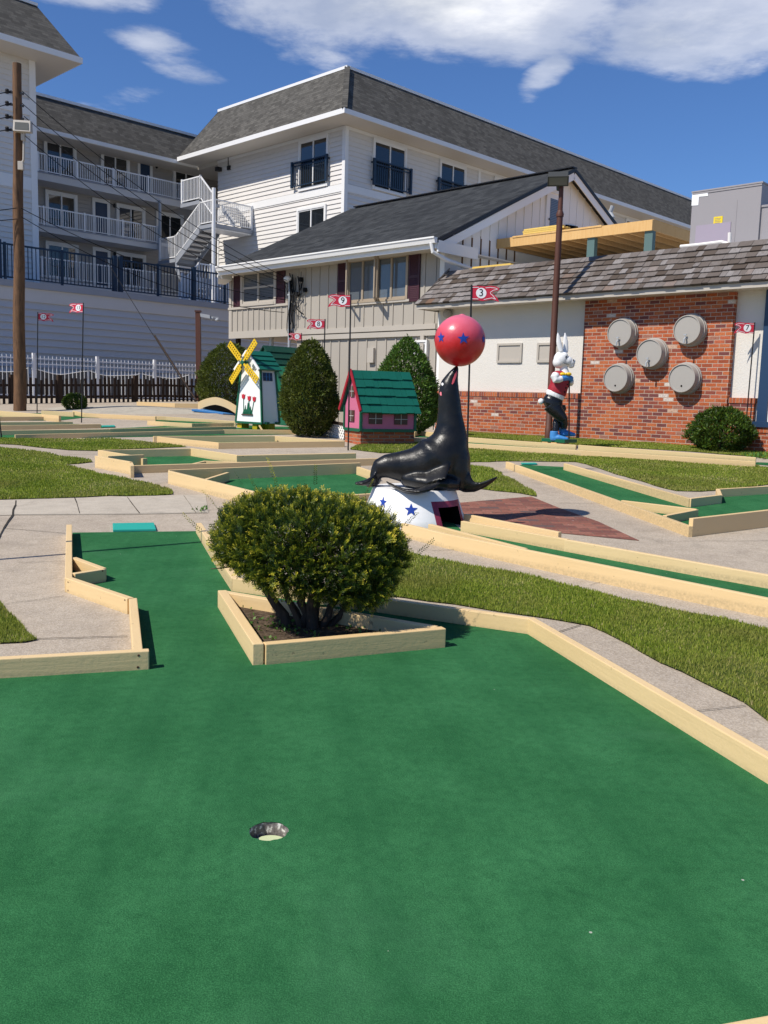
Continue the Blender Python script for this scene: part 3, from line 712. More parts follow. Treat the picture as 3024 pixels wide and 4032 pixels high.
for key, P in LAWNS.items():
    P = ragged(P)
    o = sheet('lawn', P, .009, M['lawn'], kind='structure')
    me = o.data; me.calc_loop_triangles()
    tri = np.array([[me.vertices[i].co[:] for i in t.vertices] for t in me.loop_triangles])
    ar_ = np.linalg.norm(np.cross(tri[:, 1] - tri[:, 0], tri[:, 2] - tri[:, 0]), axis=1) / 2
    dist = np.linalg.norm(tri.mean(1)[:, :2], axis=1)
    dens = np.clip(17000 * (5.5 / dist) ** 1.35, 1800, 17500)
    cnt = RNG.poisson(ar_ * dens)
    idx = np.repeat(np.arange(len(tri)), cnt); n = len(idx)
    r1, r2 = RNG.random(n), RNG.random(n); s1_ = np.sqrt(r1)[:, None]
    pts = tri[idx, 0] * (1 - s1_) + tri[idx, 1] * (s1_ * (1 - r2[:, None])) + tri[idx, 2] * (s1_ * r2[:, None])
    dd = np.linalg.norm(pts[:, :2], axis=1)
    pat = np.array([noise.noise(Vector((p[0] * 1.4, p[1] * 1.4, 3.1))) for p in pts[::1]])
    keep = RNG.random(n) < np.clip(.85 + pat * .9, .25, 1); pts = pts[keep]; dd = dd[keep]; pat = pat[keep]; n = len(pts)
    hgt = (.009 + .014 * RNG.random(n)) * (1 + .5 * pat) * np.clip(dd / 7, .85, 1.25); wid = np.clip(.0032 * dd / 5, .003, .011) * (.7 + .6 * RNG.random(n))
    an = RNG.random(n) * 2 * PI; lean = .5 * RNG.random(n)
    tx = np.cos(an) * lean * hgt; ty = np.sin(an) * lean * hgt
    fa = RNG.random(n) * 2 * PI; sx, sy = np.cos(fa) * wid, np.sin(fa) * wid
    V = np.empty((n, 4, 3))
    V[:, 0] = pts + np.stack([-sx, -sy, np.full(n, -.004)], 1); V[:, 1] = pts + np.stack([sx, sy, np.full(n, -.004)], 1)
    V[:, 2] = pts + np.stack([tx + sx * .25, ty + sy * .25, hgt], 1); V[:, 3] = pts + np.stack([tx - sx * .25, ty - sy * .25, hgt], 1)
    GV.append(V); GR.append(np.clip(RNG.random(n) * .75 + .12 - pat * .35 + (RNG.random(n) < .05) * .4, 0, 1))
quads('grass', np.concatenate(GV), M['blade'], None, np.concatenate(GR))['kind'] = 'stuff'
# ------------------------------------------------------------------ building helpers (all in the building frame u, v, z)
def F(): return MB(FRM)
def siding(mb, pl, s0, s1, z0, z1, lap=.19, d=.0, lip=.036):
    z = z0
    while z < z1 - .02:
        zt = min(z1, z + lap)
        mb.hexa([pl(s0, d - .05, z), pl(s1, d - .05, z), pl(s1, d + lip, z), pl(s0, d + lip, z)], [pl(s0, d - .05, zt), pl(s1, d - .05, zt), pl(s1, d + .002, zt), pl(s0, d + .002, zt)]); z = zt
def window(par, pl, s0, s1, z0, z1, cols=2, rows=1, frame='white', pane='glass', trim=.10, sash=.05, d=.075, name='window'):
    f = F(); f.pbox(pl, s0, s0 + trim, 0, d + .02, z0, z1); f.pbox(pl, s1 - trim, s1, 0, d + .02, z0, z1)
    f.pbox(pl, s0 + trim, s1 - trim, 0, d + .023, z1 - trim, z1); f.pbox(pl, s0 + trim, s1 - trim, 0, d + .03, z0, z0 + trim * .8)
    a, b, c, e = s0 + trim, s1 - trim, z0 + trim * .8, z1 - trim
    for i in range(1, cols): x = a + (b - a) * i / cols; f.pbox(pl, x - sash * .6, x + sash * .6, 0, d + .008, c, e)
    for j in range(1, rows): z = c + (e - c) * j / rows; f.pbox(pl, a, b, 0, d + .005, z - sash / 2, z + sash / 2)
    for i in range(cols):
        x0, x1 = a + (b - a) * i / cols, a + (b - a) * (i + 1) / cols
        f.pbox(pl, x0, x0 + sash * .7, 0, d - .004, c, e); f.pbox(pl, x1 - sash * .7, x1, 0, d - .004, c, e)
        f.pbox(pl, x0 + sash * .7, x1 - sash * .7, 0, d - .0035, c, c + sash); f.pbox(pl, x0 + sash * .7, x1 - sash * .7, 0, d - .0035, e - sash, e)
    o = f.build(name, M[frame], par)
    g_ = F(); g_.pbox(pl, a, b, 0, d - .022, c, e); g_.build('pane', M[pane], o)
    return o
def railing(mb, P, h=1.0, post=.07, bal=.022, gap=.115, posts=True, z0=.08, rail=.05, pevery=2.0):
    """posts, rails and balusters along a line of points (floor level)"""
    for a, b in zip(P, P[1:]):
        a, b = Vector(a), Vector(b); L = (b - a).length; up = Vector((0, 0, 1)); hd = Vector((b.x - a.x, b.y - a.y, 0)).length
        mb.bar(a + up * h, b + up * h, rail, rail); mb.bar(a + up * z0, b + up * z0, rail * .8, rail * .7)
        k = max(2, int(hd / gap))
        for i in range(1, k):
            p = a.lerp(b, i / k); mb.bar(p + up * z0, p + up * (h - rail / 2), bal, bal, (1, 0, 0))
        if posts:
            m_ = max(1, round(hd / pevery))
            for i in range(m_ + 1):
                p = a.lerp(b, i / m_); mb.bar(p - up * .0, p + up * (h + .06), post, post, (1, 0, 0))
def slab_roof(par, mat, p, th=.14, name='roof'):
    """a sloped roof plane of four corners (frame coordinates), given thickness"""
    m = F(); n = (Vector(p[1]) - Vector(p[0])).cross(Vector(p[3]) - Vector(p[0])).normalized()
    if n.z < 0: n = -n
    m.hexa([Vector(q) - n * th for q in p], [Vector(q) for q in p]); return m.build(name, M[mat], par)

# ------------------------------------------------------------------ the corner motel building
aM, bM = 28.06, 26.0
uM, uE = -aM, -36.88
TM = bthing('motel_building', 'big three storey motel with grey mansard roof and a bright sunlit corner', 'motel', -34, 32, 4.6)
m = F(); m.box(uE, uM - .06, bM + .06, 62, 3.5, 12.16); m.build('wall_core', M['siding'], TM)
m = F(); siding(m, PA(bM), uE, uM, 4.6, 12.16); m.build('sunlit_wall', M['siding'], TM, fixn=True)
m = F(); siding(m, PB(aM), bM, 62, 4.6, 12.16); m.build('shaded_wall', M['siding'], TM)
m = F(); pl = PA(bM); pr = PB(aM)
m.box(uM - .12, uM + .06, bM - .06, bM + .13, 4.6, 12.155)
m.pbox(pl, uE, uM - .12, .0, .052, 9.60, 9.90); m.pbox(pr, bM + .13, 62, .0, .052, 9.60, 9.90)
m.pbox(pl, uE, uM - .12, .0, .05, 12.04, 12.158); m.pbox(pr, bM + .13, 62, .0, .05, 12.04, 12.158)
m.pbox(pl, uE - .0, uE + .12, .0, .053, 4.6, 9.6)
m.build('corner_trim', M['white'], TM)
eu, ev = -26.91, 24.85; eL = onB((700, 625), ev)[0]
zE = 12.30
m = F(); m.box(eL, eu, ev, 62, 12.165, 12.20); m.box(eL, uE - .002, bM, 40, 12.0, 12.164); m.build('soffit', M['soffit'], TM)
m = F(); m.box(eL - .02, eu + .03, ev - .03, ev, 12.17, 12.36); m.box(eu, eu + .031, ev, 62, 12.17, 12.36); m.build('fascia', M['white'], TM)
w = 1.4; zT = onB((1378, 262), ev + w)[1]; tL = onB((860, 444), ev + w)[0]
m = F(); m.hexa([(eL, ev, 12.34), (eu, ev, 12.34), (eu, ev + .02, 12.30), (eL, ev + .02, 12.30)], [(tL, ev + w, zT), (eu - w, ev + w, zT), (eu - w, ev + w + .1, zT), (tL, ev + w + .1, zT)]); m.build('front_roof', M['shingle_u'], TM)
m = F(); m.hexa([(eu, ev, 12.342), (eu, 62, 12.342), (eu - .02, 62, 12.30), (eu - .02, ev, 12.30)], [(eu - w, ev + w, zT + .001), (eu - w, 62, zT + .001), (eu - w - .1, 62, zT), (eu - w - .1, ev + w, zT)]); m.build('side_roof', M['shingle_v'], TM)
m = F(); m.hexa([(eL, ev, 12.34), (eL + .02, ev, 12.30), (eL + .02, 45, 12.3), (eL, 45, 12.34)], [(tL, ev + w, zT), (tL + .1, ev + w, zT), (tL + .1, 45, zT), (tL, 45, zT)]); m.build('left_roof', M['shingle_v'], TM)
m = F(); m.bar((eu, ev - .0, 12.36), (eu - w, ev + w, zT + .02), .22, .05, (1, -1, .6)); m.build('hip_cap', M['shingle_u'], TM)
m = F(); m.box(tL, eu - w + .04, ev + w - .05, ev + w + .12, zT - .04, zT + .075); m.box(eu - w - .12, eu - w + .05, ev + w + .12, 62, zT - .04, zT + .075); m.box(tL, eu - w - .12, ev + w + .12, 61, zT - .06, zT + .02); m.build('roof_edge', M['white'], TM)
def q_(z, x, y, b): return onB(z(x, y), b)[0]
window(TM, pl, q_(ZM, 797, 720, bM), q_(ZM, 990, 690, bM), 9.93, 12.03, 2, 1)
window(TM, pl, q_(ZM, 785, 1100, bM), q_(ZM, 975, 1050, bM), 7.9, 9.22, 2, 1)
def onv(z, x, y): return onA(z(x, y), aM)[0]
wv = [(onv(ZM, 1272, 570), onv(ZM, 1490, 625), True), (onv(Z3, 150, 150), onv(Z3, 270, 200), True), (onv(Z3, 400, 235), onv(Z3, 480, 260), False)]
for a_, b_, f_ in wv: window(TM, pr, a_, b_, 9.95, 12.02, 2, 1)
v_ = wv[-1][1] + 2.5
while v_ < 60: window(TM, pr, v_, v_ + 1.9, 9.95, 12.02, 2, 1); v_ += 4.3
m = F(); x_ = onv(Z3, 335, 200); m.pbox(pr, x_ - .12, x_ + .06, 0, .055, 9.9, 12.04); m.build('wall_trim', M['white'], TM)
def juliet(p, s0, s1):
    m = F(); d = .16
    railing(m, [p(s0, d, 10.10), p(s1, d, 10.10)], 1.02, .10, .022, .13, True, .06, .06, 9); m.bar(p(s0, d, 10.98), p(s1, d, 10.98), .035, .035)
    for s_ in (s0, s1):
        for z_ in (10.3, 11.0): m.pbox(p, s_ - .05, s_ + .05, .02, d, z_, z_ + .06)
    m.build('balcony_rail', M['navy'], TM)
juliet(pl, q_(ZM, 765, 800, bM), q_(ZM, 990, 760, bM)); juliet(pr, onv(ZM, 1265, 800), onv(ZM, 1505, 850)); juliet(pr, onv(Z3, 137, 270), onv(Z3, 262, 290))
m = F(); u0, z0 = onB(ZM(285, 780), bM); m.pbox(pl, u0 - .1, u0 + .1, .05, .3, z0 - .08, z0 + .1); u1, z1 = onB(ZM(340, 765), bM); m.pbox(pl, u1 - .1, u1 + .1, .02, .1, z1 - .1, z1 + .08); m.tube([(u1 - .05, bM - .06, z1), (u1 - .05, bM - .06, 12.16)], .02, 6); m.build('security_light', M['black'], TM)

# ------------------------------------------------------------------ the recessed wing with open balconies
aW = 38.75; pw = PB(aW + 1.3); TW = bthing('motel_wing', 'shaded motel wing with white railed open balconies and rows of doors', 'motel', -40, 24, 4.6)
def wz(z, x, y, a=aW): return onA(z(x, y), a)
vL = 14.5
s3b, s3t = wz(ZL, 250, 1170)[1], wz(ZL, 250, 1117)[1]; s2b, s2t = wz(ZL, 258, 1510)[1], wz(ZL, 255, 1465)[1]; ze = wz(ZL, 245, 858)[1]; zf = wz(ZL, 245, 832)[1]
hts0 = s3t - s2t; v3 = wz(ZL, 1185, 1310)[0]; v2 = wz(ZL, 1040, 1600)[0]
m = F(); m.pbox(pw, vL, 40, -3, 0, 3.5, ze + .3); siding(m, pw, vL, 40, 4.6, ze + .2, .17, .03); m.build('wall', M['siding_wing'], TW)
m = F(); m.pbox(PB(aW), vL, v3, -1.28, 0, s3b, s3t - .05); m.pbox(PB(aW), vL, v2, -1.28, .0, s2b, s2t - .05); m.pbox(PB(aW), vL, 30, -1.28, 0, 4.4, s2t - hts0 - .05); m.build('balcony_slab', M['band'], TW)
m = F(); m.pbox(PB(aW), vL, v3 + .02, -1.28, .03, s3t - .05, s3t); m.pbox(PB(aW), vL, v2 + .02, -1.28, .03, s2t - .05, s2t + .0); m.build('balcony_edge', M['slabedge'], TW)
m = F(); m.pbox(PB(aW), vL, 34, -1.6, .10, ze - .02, ze + .03); m.build('soffit', M['soffit'], TW)
m = F(); m.pbox(PB(aW), vL, 34, .101, .14, ze, zf); m.build('fascia', M['white'], TW)
zt_ = wz(ZL, 237, 618, aW + .9)[1]
m = F(); m.hexa([pw(vL, 1.43, zf - .02), pw(36, 1.43, zf - .02), pw(36, 1.33, zf - .05), pw(vL, 1.33, zf - .05)], [pw(vL, .4, zt_), pw(36, .4, zt_), pw(36, .2, zt_), pw(vL, .2, zt_)]); m.build('roof', M['shingle_v'], TW)
m = F(); m.pbox(pw, vL, 36, .15, .46, zt_ - .02, zt_ + .10); m.pbox(pw, vL, 36, -8, .15, zt_ - .1, zt_ + .02); m.build('roof_edge', M['white'], TW)
def wv_(x, y): return onA(ZL(x, y), aW + 1.3)[0]
hts = s3t - s2t
for lev, (z0, items) in enumerate([(s3t, [(278, 490, 950, 'w'), (650, 838, 1040, 'w'), (893, 990, 1080, 'd'), (1122, 1290, 1150, 'w')]), (s2t, [(288, 497, 1300, 'w'), (597, 712, 1320, 'd'), (752, 940, 1380, 'w'), (1012, 1190, 1430, 'w')]), (s2t - hts, [(290, 505, 1640, 'w'), (600, 715, 1660, 'd'), (752, 945, 1700, 'w')])]):
    for x0, x1, y, kd in items:
        a_, b_ = wv_(x0, y), wv_(x1, y); top = z0 + hts * .80
        if kd == 'w': window(TW, lambda s, d, z: pw(s, d + .05, z), a_, b_, z0 + .12, top, 2, 1, 'white', 'glass', .13)
        else:
            f = F(); P_ = lambda s, d, z: pw(s, d + .05, z)
            f.pbox(P_, a_, a_ + .14, 0, .05, z0, top + .05); f.pbox(P_, b_ - .14, b_, 0, .05, z0, top + .05); f.pbox(P_, a_ + .14, b_ - .14, 0, .052, top - .12, top + .05)
            f.pbox(P_, a_ + .14, b_ - .14, 0, .02, z0, z0 + .5); o = f.build('door', M['white'], TW)
            f = F(); f.pbox(P_, a_ + .14, b_ - .14, 0, .028, z0 + .03, top - .12); f.build('door_leaf', M['navyframe'], o)
            f = F(); c_ = pw(b_ + .2, .14, top - .15); f.ell(c_, (.07, .07, .1), 8, 6); f.build('wall_lamp', M['black'], TW)
for zz, v1 in ((s3t, v3), (s2t, v2)):
    m = F(); railing(m, [PB(aW)(vL, -.06, zz), PB(aW)(v1, -.06, zz)], wz(ZL, 250, 996)[1] - s3t, .07, .024, .11, True, .07, .05, 1.75); m.build('balcony_railing', M['whitemetal'], TW)
m = F(); railing(m, [PB(aW)(vL, -.06, s2t - hts0), PB(aW)(25.5, -.06, s2t - hts0)], .85, .07, .024, .11, True, .07, .05, 1.75); m.build('balcony_railing', M['whitemetal'], TW)
m = F(); m.tube([PB(aW)(v2, .08, 4.7), PB(aW)(v2, .08, wz(ZL, 1035, 1310)[1])], .075, 10); m.build('support_post', M['galv'], TW)

# ------------------------------------------------------------------ the left block
TB = bthing('motel_block', 'tall white motel end block with deep eaves at the left edge', 'motel', -33, 12, 4.6)
aB, vB = 32.6, 15.1; pb = PB(aB)
m = F(); m.box(-60, -aB - .06, 2, vB, 3.5, 12.72); siding(m, pb, 2, vB, 4.6, 12.7, .19, 0); m.build('wall', M['siding'], TB)
m = F(); m.pbox(pb, vB - .2, vB + .03, -.05, .06, 4.6, 12.7); m.pbox(pb, 2, vB - .2, 0, .052, 10.83, 10.99 + .35); m.pbox(pb, 2, vB - .2, 0, .052, 8.26, 8.69); m.build('corner_trim', M['white'], TB)
m = F(); m.box(-60, -aB + 1.15, 2, vB + 1.2, 12.70, 12.74); m.build('soffit', M['soffit'], TB)
m = F(); m.box(-aB + 1.15, -aB + 1.19, 2, vB + 1.2, 12.70, 12.90); m.box(-60, -aB + 1.19, vB + 1.2, vB + 1.24, 12.70, 12.90); m.build('fascia', M['white'], TB)
zb = 12.88; kx = 1.5
vt, zt2 = onA((143, 22), aB - 1.15 + kx)
m = F(); P_ = [(-aB + 1.15, 2, zb), (-aB + 1.15, vB + 1.2, zb), (-aB + 1.15 - kx, vt, zt2), (-aB + 1.15 - kx, 2, zt2)]
m.hexa([Vector(p) + Vector((-.1, 0, -.05)) for p in P_], P_); m.build('roof', M['shingle_v'], TB)
m = F(); P_ = [(-aB + 1.15, vB + 1.2, zb + .002), (-60, vB + 1.2, zb), (-60, vt, zt2), (-aB + 1.15 - kx, vt, zt2 + .001)]
m.hexa([Vector(p) + Vector((0, -.1, -.05)) for p in P_], P_); m.build('side_roof', M['shingle_u'], TB)
m = F(); m.box(-60, -aB + 1.2 - kx, 2, vt + .04, zt2 - .02, zt2 + .08); m.build('roof_edge', M['white'], TB)

# ------------------------------------------------------------------ outside stairs between wing and corner building
TS = bthing('outside_staircase', 'white railed outside staircase between the balcony wing and the corner building', 'staircase', -35, 24, 4.7)
Ls, vs = 34.08, 23.79; zl = 8.66; zu = 9.80; z2_ = 7.40
def U(a, v, z): return (-a, v, z)
def slab(a0, a1, v0, v1, z, t=.16):
    m.box(-a1, -a0, v0, v1, z - t, z)
m = F(); slab(Ls, 35.19, vs, bM - .08, zl); m.build('landing', M['slabedge'], TS)
m = F(); slab(Ls + .05, 35.1, vs + .05, bM - .1, zl - .17, .05); m.build('landing_underside', M['white'], TS)
m = F(); slab(35.2, 36.7, vs, vs + 1.1, zu - .02); m.build('landing', M['slabedge'], TS)
m = F(); slab(37.1, 38.6, vs, vs + 1.2, z2_); m.build('landing', M['slabedge'], TS)
def flight(p0, p1, v0, v1, n, name='flight'):
    (a0, z0), (a1, z1) = p0, p1
    m = F()
    for v in (v0, v1 - .05): m.hexa([U(a0, v, z0 - .30), U(a1, v, z1 - .30), U(a1, v + .05, z1 - .30), U(a0, v + .05, z0 - .30)], [U(a0, v, z0), U(a1, v, z1), U(a1, v + .05, z1), U(a0, v + .05, z0)])
    o = m.build(name, M['slabedge'], TS); m = F()
    for i in range(n):
        t = (i + .5) / n; a, z = a0 + (a1 - a0) * t, z0 + (z1 - z0) * t; e = abs(a1 - a0) / n
        m.box(-a - e * .62, -a + e * .62, v0 + .05, v1 - .05, z - .06, z - .01)
    m.build('treads', M['band'], o)
flight((35.19, zl), (37.14, z2_), vs, vs + 1.1, 7); flight((35.2, zu), (34.2, zl + .25), vs + 1.2, vs + 2.1, 6)
flight((36.2, z2_ - .35), (34.6, 4.9), vs - .6, vs + .5, 9)
m = F(); wr = dict(post=.08, bal=.024, gap=.105)
railing(m, [U(36.6, vs + .03, zu), U(35.14, vs + .03, zu)], 1.0, **wr); railing(m, [U(35.14, vs + .03, zu), U(34.15, vs + .03, zl + .25)], 1.0, **wr)
railing(m, [U(37.14, vs + .03, z2_), U(35.15, vs + .03, zl)], 1.0, **wr); railing(m, [U(35.15, vs + .03, zl), U(Ls + .05, vs + .03, zl)], 1.0, **wr)
railing(m, [U(Ls + .04, vs + .03, zl), U(Ls + .04, bM - .1, zl)], 1.03, **wr); railing(m, [U(38.5, vs + .03, z2_), U(37.14, vs + .03, z2_)], 1.0, **wr)
m.build('stair_railing', M['whitemetal'], TS)
m = F(); va = 21.6
b0, b1, b2 = onA(ZS(400, 1900), 33.0), onA(ZS(675, 1430), 33.0), onA(ZS(850, 1420), 33.0)
railing(m, [U(33, b0[0], b0[1] - .5), U(33, b1[0], b1[1] - 1.0)], 1.0, .08, .03, .13); railing(m, [U(33, b1[0], b1[1] - 1.0), U(33, b2[0], b1[1] - 1.0)], 1.0, .08, .03, .13)
m.build('lower_railing', M['whitemetal'], TS)
m = F(); m.tube([U(Ls - .03, vs - .02, 4.7), U(Ls - .03, vs - .02, 10.14)], .085, 12); m.build('steel_post', M['whitemetal'], TS)

# ------------------------------------------------------------------ raised deck wall with blue railing
TP = bthing('deck_wall', 'long grey sided wall of the raised deck, below the dark blue railing', 'wall', -30, 18, .9); pp = PB(30)
m = F(); m.box(-60, -30.06, 4, 26, .2, 4.5); siding(m, pp, 4, 26, .5, 4.12, .24, 0, .065); m.build('siding', M['siding_grey'], TP)
m = F(); m.pbox(pp, 4, 26, 0, .07, 4.10, 4.53); m.build('pale_band', M['band'], TP)
m = F(); m.pbox(pp, 4, 26, -.3, .14, 4.53, 4.74); m.box(-37, -30.3, 4, 25, 4.6, 4.72); m.build('ledge', M['slabedge'], TP)
TR = bthing('deck_railing', 'dark blue metal railing with vertical bars on the deck wall', 'railing', -30, 16.7, 4.74)
m = F(); P_ = lambda v: pp(v, -.02, 4.74)
railing(m, [P_(5), P_(16.70)], 1.14, .07, .024, .135, True, .09, .055, 2.0); railing(m, [P_(16.98), P_(23)], 1.14, .07, .024, .135, True, .09, .055, 1.7)
for v in (12.6, 16.72, 16.95, 20.05): m.pbox(pp, v - .07, v + .07, -.09, .05, 4.74, 6.0)
m.build('bars', M['navy'], TR)
TV = bthing('white_deck_fence', 'white picket panels standing on the deck beside the grey house', 'fence', -30.6, 21.5, 4.74)
m = F(); pv = PB(30.8); 
for s0, s1 in ((20.1, 21.4), (21.7, 22.9)):
    s = s0
    while s < s1: m.pbox(pv, s, s + .09, 0, .03, 4.75, 5.75); s += .15
    m.pbox(pv, s0, s1, -.04, 0, 4.9, 5.0); m.pbox(pv, s0, s1, -.04, 0, 5.5, 5.6); m.pbox(pv, s0 - .08, s0, -.05, .05, 4.74, 5.85)
m.build('pickets', M['whitemetal'], TV)

# ------------------------------------------------------------------ fences in front of the deck wall
TF = bthing('white_bar_fence', 'white metal bar fence along the foot of the grey deck wall', 'fence', -28.5, 15, .9); pf = PB(28.5)
m = F(); s = 5.0
while s < 19.25:
    zb_ = .88 + (.07 if s > 12 else 0); m.pbox(pf, s - .008, s + .008, -.008, .008, zb_, 2.28); s += .137
for z_ in (1.0, 2.0, 2.17): m.pbox(pf, 5, 19.2, -.02, .014, z_, z_ + .035)
m.build('bars', M['whitemetal'], TF)
m = F(); s = 13.0 - 2.2 * 3
while s < 19.3: m.pbox(pf, s - .045, s + .045, -.045, .045, .8, 2.36); s += 2.2
m.build('posts', M['whitemetal'], TF)
TN = bthing('mesh_screen', 'sagging dark grey mesh screen hung behind the white bar fence', 'screen', -28.9, 15, .9)
m = F(); s = 5.0; pn_ = PB(28.85)
while s < 18.9:
    k = 10
    for i in range(k):
        t0, t1 = i / k, (i + 1) / k; h0_, h1_ = [1.86 - .13 * math.sin(PI * t) + .02 * math.sin(9 * t + s) for t in (t0, t1)]
        x0, x1 = s + 1.92 * t0, s + 1.92 * t1
        m.hexa([pn_(x0, -.01, .85), pn_(x1, -.01, .85), pn_(x1, .0, .85), pn_(x0, .0, .85)], [pn_(x0, -.01, h0_), pn_(x1, -.01, h1_), pn_(x1, 0, h1_), pn_(x0, 0, h0_)])
    s += 2.02
m.build('screen', M['tarp'], TN)
m = F(); s = 5.0
while s < 18.9: 
    m.tube([pn_(s + 1.92 * i / 10, .012, 1.865 - .13 * math.sin(PI * i / 10) + .02 * math.sin(.9 * i + s)) for i in range(11)], .012, 5); s += 2.02
m.build('edge_rope', M['whitemetal'], TN)
aK = 25.5; pk = PB(aK)
TK = bthing('picket_fence', 'low dark brown picket fence behind the left lanes', 'fence', -aK, 14, .8)
m = F(); s = 3.0; i = 0
while s < 17.6:
    w_ = FRM @ Vector((-aK, s, 0)); zg = g(w_.x, w_.y) - .06; j = random.uniform(-.05, .04); l_ = random.uniform(-.025, .025)
    m.hexa([pk(s - .035, -.011, zg), pk(s + .035, -.011, zg), pk(s + .035, .011, zg), pk(s - .035, .011, zg)], [pk(s - .035 + l_, -.011, zg + .78 + j), pk(s + .035 + l_, -.011, zg + .78 + j), pk(s + .035 + l_, .011, zg + .78 + j), pk(s - .035 + l_, .011, zg + .78 + j)], random.random()); s += .155; i += 1
m.build('pickets', M['picket'], TK)
m = F()
for z_ in (.18, .52): 
    for k in range(8):
        a_, b_ = 3 + 1.85 * k, 3 + 1.85 * (k + 1); wa, wb = FRM @ Vector((-aK, a_, 0)), FRM @ Vector((-aK, b_, 0))
        m.bar(pk(a_, -.03, g(wa.x, wa.y) + z_), pk(b_, -.03, g(wb.x, wb.y) + z_), .03, .07)
for s in (11.0, 12.4, 14.9, 17.5):
    w_ = FRM @ Vector((-aK, s, 0)); m.pbox(pk, s - .06, s + .06, -.09, .03, g(w_.x, w_.y) - .1, g(w_.x, w_.y) + .82)
m.build('rails', M['picket'], TK)
# ------------------------------------------------------------------ the beige house
bH = 17.1; ph = PA(bH); hl, hr = -23.6, -14.8
TH = bthing('beige_house', 'beige board and batten house with charcoal roof and maroon shutters', 'house', -19, 21, .5)
m = F(); m.box(hl, hr - .16, bH, 27.2, 2.97, 5.02); m.box(-20.4, hr - .16, bH + .05, 27.2, .2, 2.97)
x = hl + .12
while x < -20.5: m.pbox(ph, x - .02, x + .02, 0, .022, 3.16, 3.84); x += .27
for x in (-20.3, -20.0): m.pbox(ph, x - .02, x + .02, 0, .022, 3.2, 5.0)
x = -19.75
while x < hr - .2:
    m.pbox(ph, x - .02, x + .02, 0, .022, 3.12, 3.70); 
    if x < -18.65 or x > -15.5: m.pbox(ph, x - .02, x + .02, 0, .021, 3.70, 5.0)
    m.pbox(ph, x - .02 + .1, x + .02 + .1, -.05, -.028, .3, 2.84); x += .36
m.build('front_wall', M['beige'], TH)
m = F(); m.pbox(ph, hl - .02, -20.4, 0, .03, 2.95, 3.16); m.pbox(ph, -20.4, hr - .2, -.0, .032, 2.98, 3.11); m.pbox(ph, -20.4, hr - .2, -.05, .02, 2.82, 2.95)
m.pbox(ph, hl - .04, -20.35, 0, .05, 3.83, 3.90); m.pbox(ph, -18.3, -15.9, 0, .06, 3.69, 3.75); m.pbox(ph, hl - .02, hl + .1, 0, .03, 3.16, 5.0); m.build('trim_boards', M['beigetrim'], TH)
m = F(); m.box(hl, -20.4, 21, 21.2, .2, 2.97); m.build('carport_wall', M['picket'], TH)
m = F(); m.box(hl + .1, hl + .22, bH + .15, bH + .27, .3, 2.97); m.build('carport_post', M['picket'], TH)
m = F(); m.box(-22.0, -21.9, bH + .3, bH + .4, .3, 2.97); m.build('carport_post', M['white'], TH)
gz = lambda v: 5.05 + (7.66 - 5.05) * (1 - abs(v - 22.16) / 5.06)
m = F(); A_ = [(bH, .2), (27.2, .2), (27.2, 5.05), (22.16, 7.66), (bH, 5.05)]
m.hexa([(hr - .15, v, z) for v, z in A_], [(hr, v, z) for v, z in A_])
v = bH + .3
while v < 27: 
    if not 21.2 < v < 22.1: m.box(hr, hr + .018, v - .02, v + .02, 5.32, gz(v) - .02)
    v += .36
m.build('gable_wall', M['offwhite'], TH)
m = F(); v = bH + .66
while v < 20.2: m.box(hr, hr + .012, v - .025, v + .025, 4.5 + random.uniform(0, .1), 5.26 + random.uniform(0, .12)); v += .36
m.build('bare_wood_strips', M['pole_wood'], TH)
f = F(); pg = PB(-hr); v0, v1 = onA(ZG(1060, 350), 14.8)[0], onA(ZG(1215, 350), 14.8)[0]
f.pbox(pg, v0, v0 + .08, 0, .05, 5.4, 7.05); f.pbox(pg, v1 - .08, v1, 0, .05, 5.4, 7.05); f.pbox(pg, v0 - .03, v1 + .03, 0, .055, 6.97, 7.08); f.pbox(pg, v0 + .08, v1 - .08, 0, .03, 5.4, 6.97)
d_ = f.build('gable_door', M['white'], TH); f = F(); f.pbox(pg, v0 + .2, v1 - .14, 0, .036, 5.5, 6.82); f.build('door_pane', M['blindglass'], d_)
f = F(); f.ell(pg(v0 + .14, .07, 5.95), (.03, .03, .04), 8, 6); f.ell(pg(v0 + .14, .06, 6.25), (.02, .02, .03), 8, 6); f.build('door_handle', M['black'], d_)
f = F(); va, za = onA(ZG(1245, 572), 14.8); vb_, zb_ = onA(ZG(1345, 590), 14.8); f.tube([pg(va, .03, za), pg(vb_, .04, zb_)], .05, 6); f.build('wall_opening', M['hole'], TH)
# roof
rl, rr = -23.32, -14.52; fe, re_, be = 16.48, 22.16, 27.85; zr, zfe = 7.72, 5.03
slab_roof(TH, 'dark_shingle_u', [(rl, fe, zfe), (rr, fe, zfe), (rr, re_, zr), (rl - .25, re_, zr)], .10, 'front_roof')
slab_roof(TH, 'dark_shingle_u', [(rl, be, zfe), (rr, be, zfe), (rr, re_ + .001, zr - .002), (rl, re_ + .001, zr - .002)], .13, 'back_roof')
m = F()
for u in (rr + .012,):
    for vv in (fe, be): m.bar((u, vv, zfe - .06), (u, re_, zr - .055), .03, .09, (0, 0, 1))
m.bar((rl, re_, zr + .02), (rr, re_, zr + .02), .25, .03); m.build('rake_edge', M['black'], TH)
for vv in (fe + .12, be - .12): m = F(); m.bar((rr - .012, vv, zfe - .20), (rr - .012, re_, zr - .20), .026, .20, (0, 0, 1)); m.build('rake_board', M['white'], TH)
m = F()
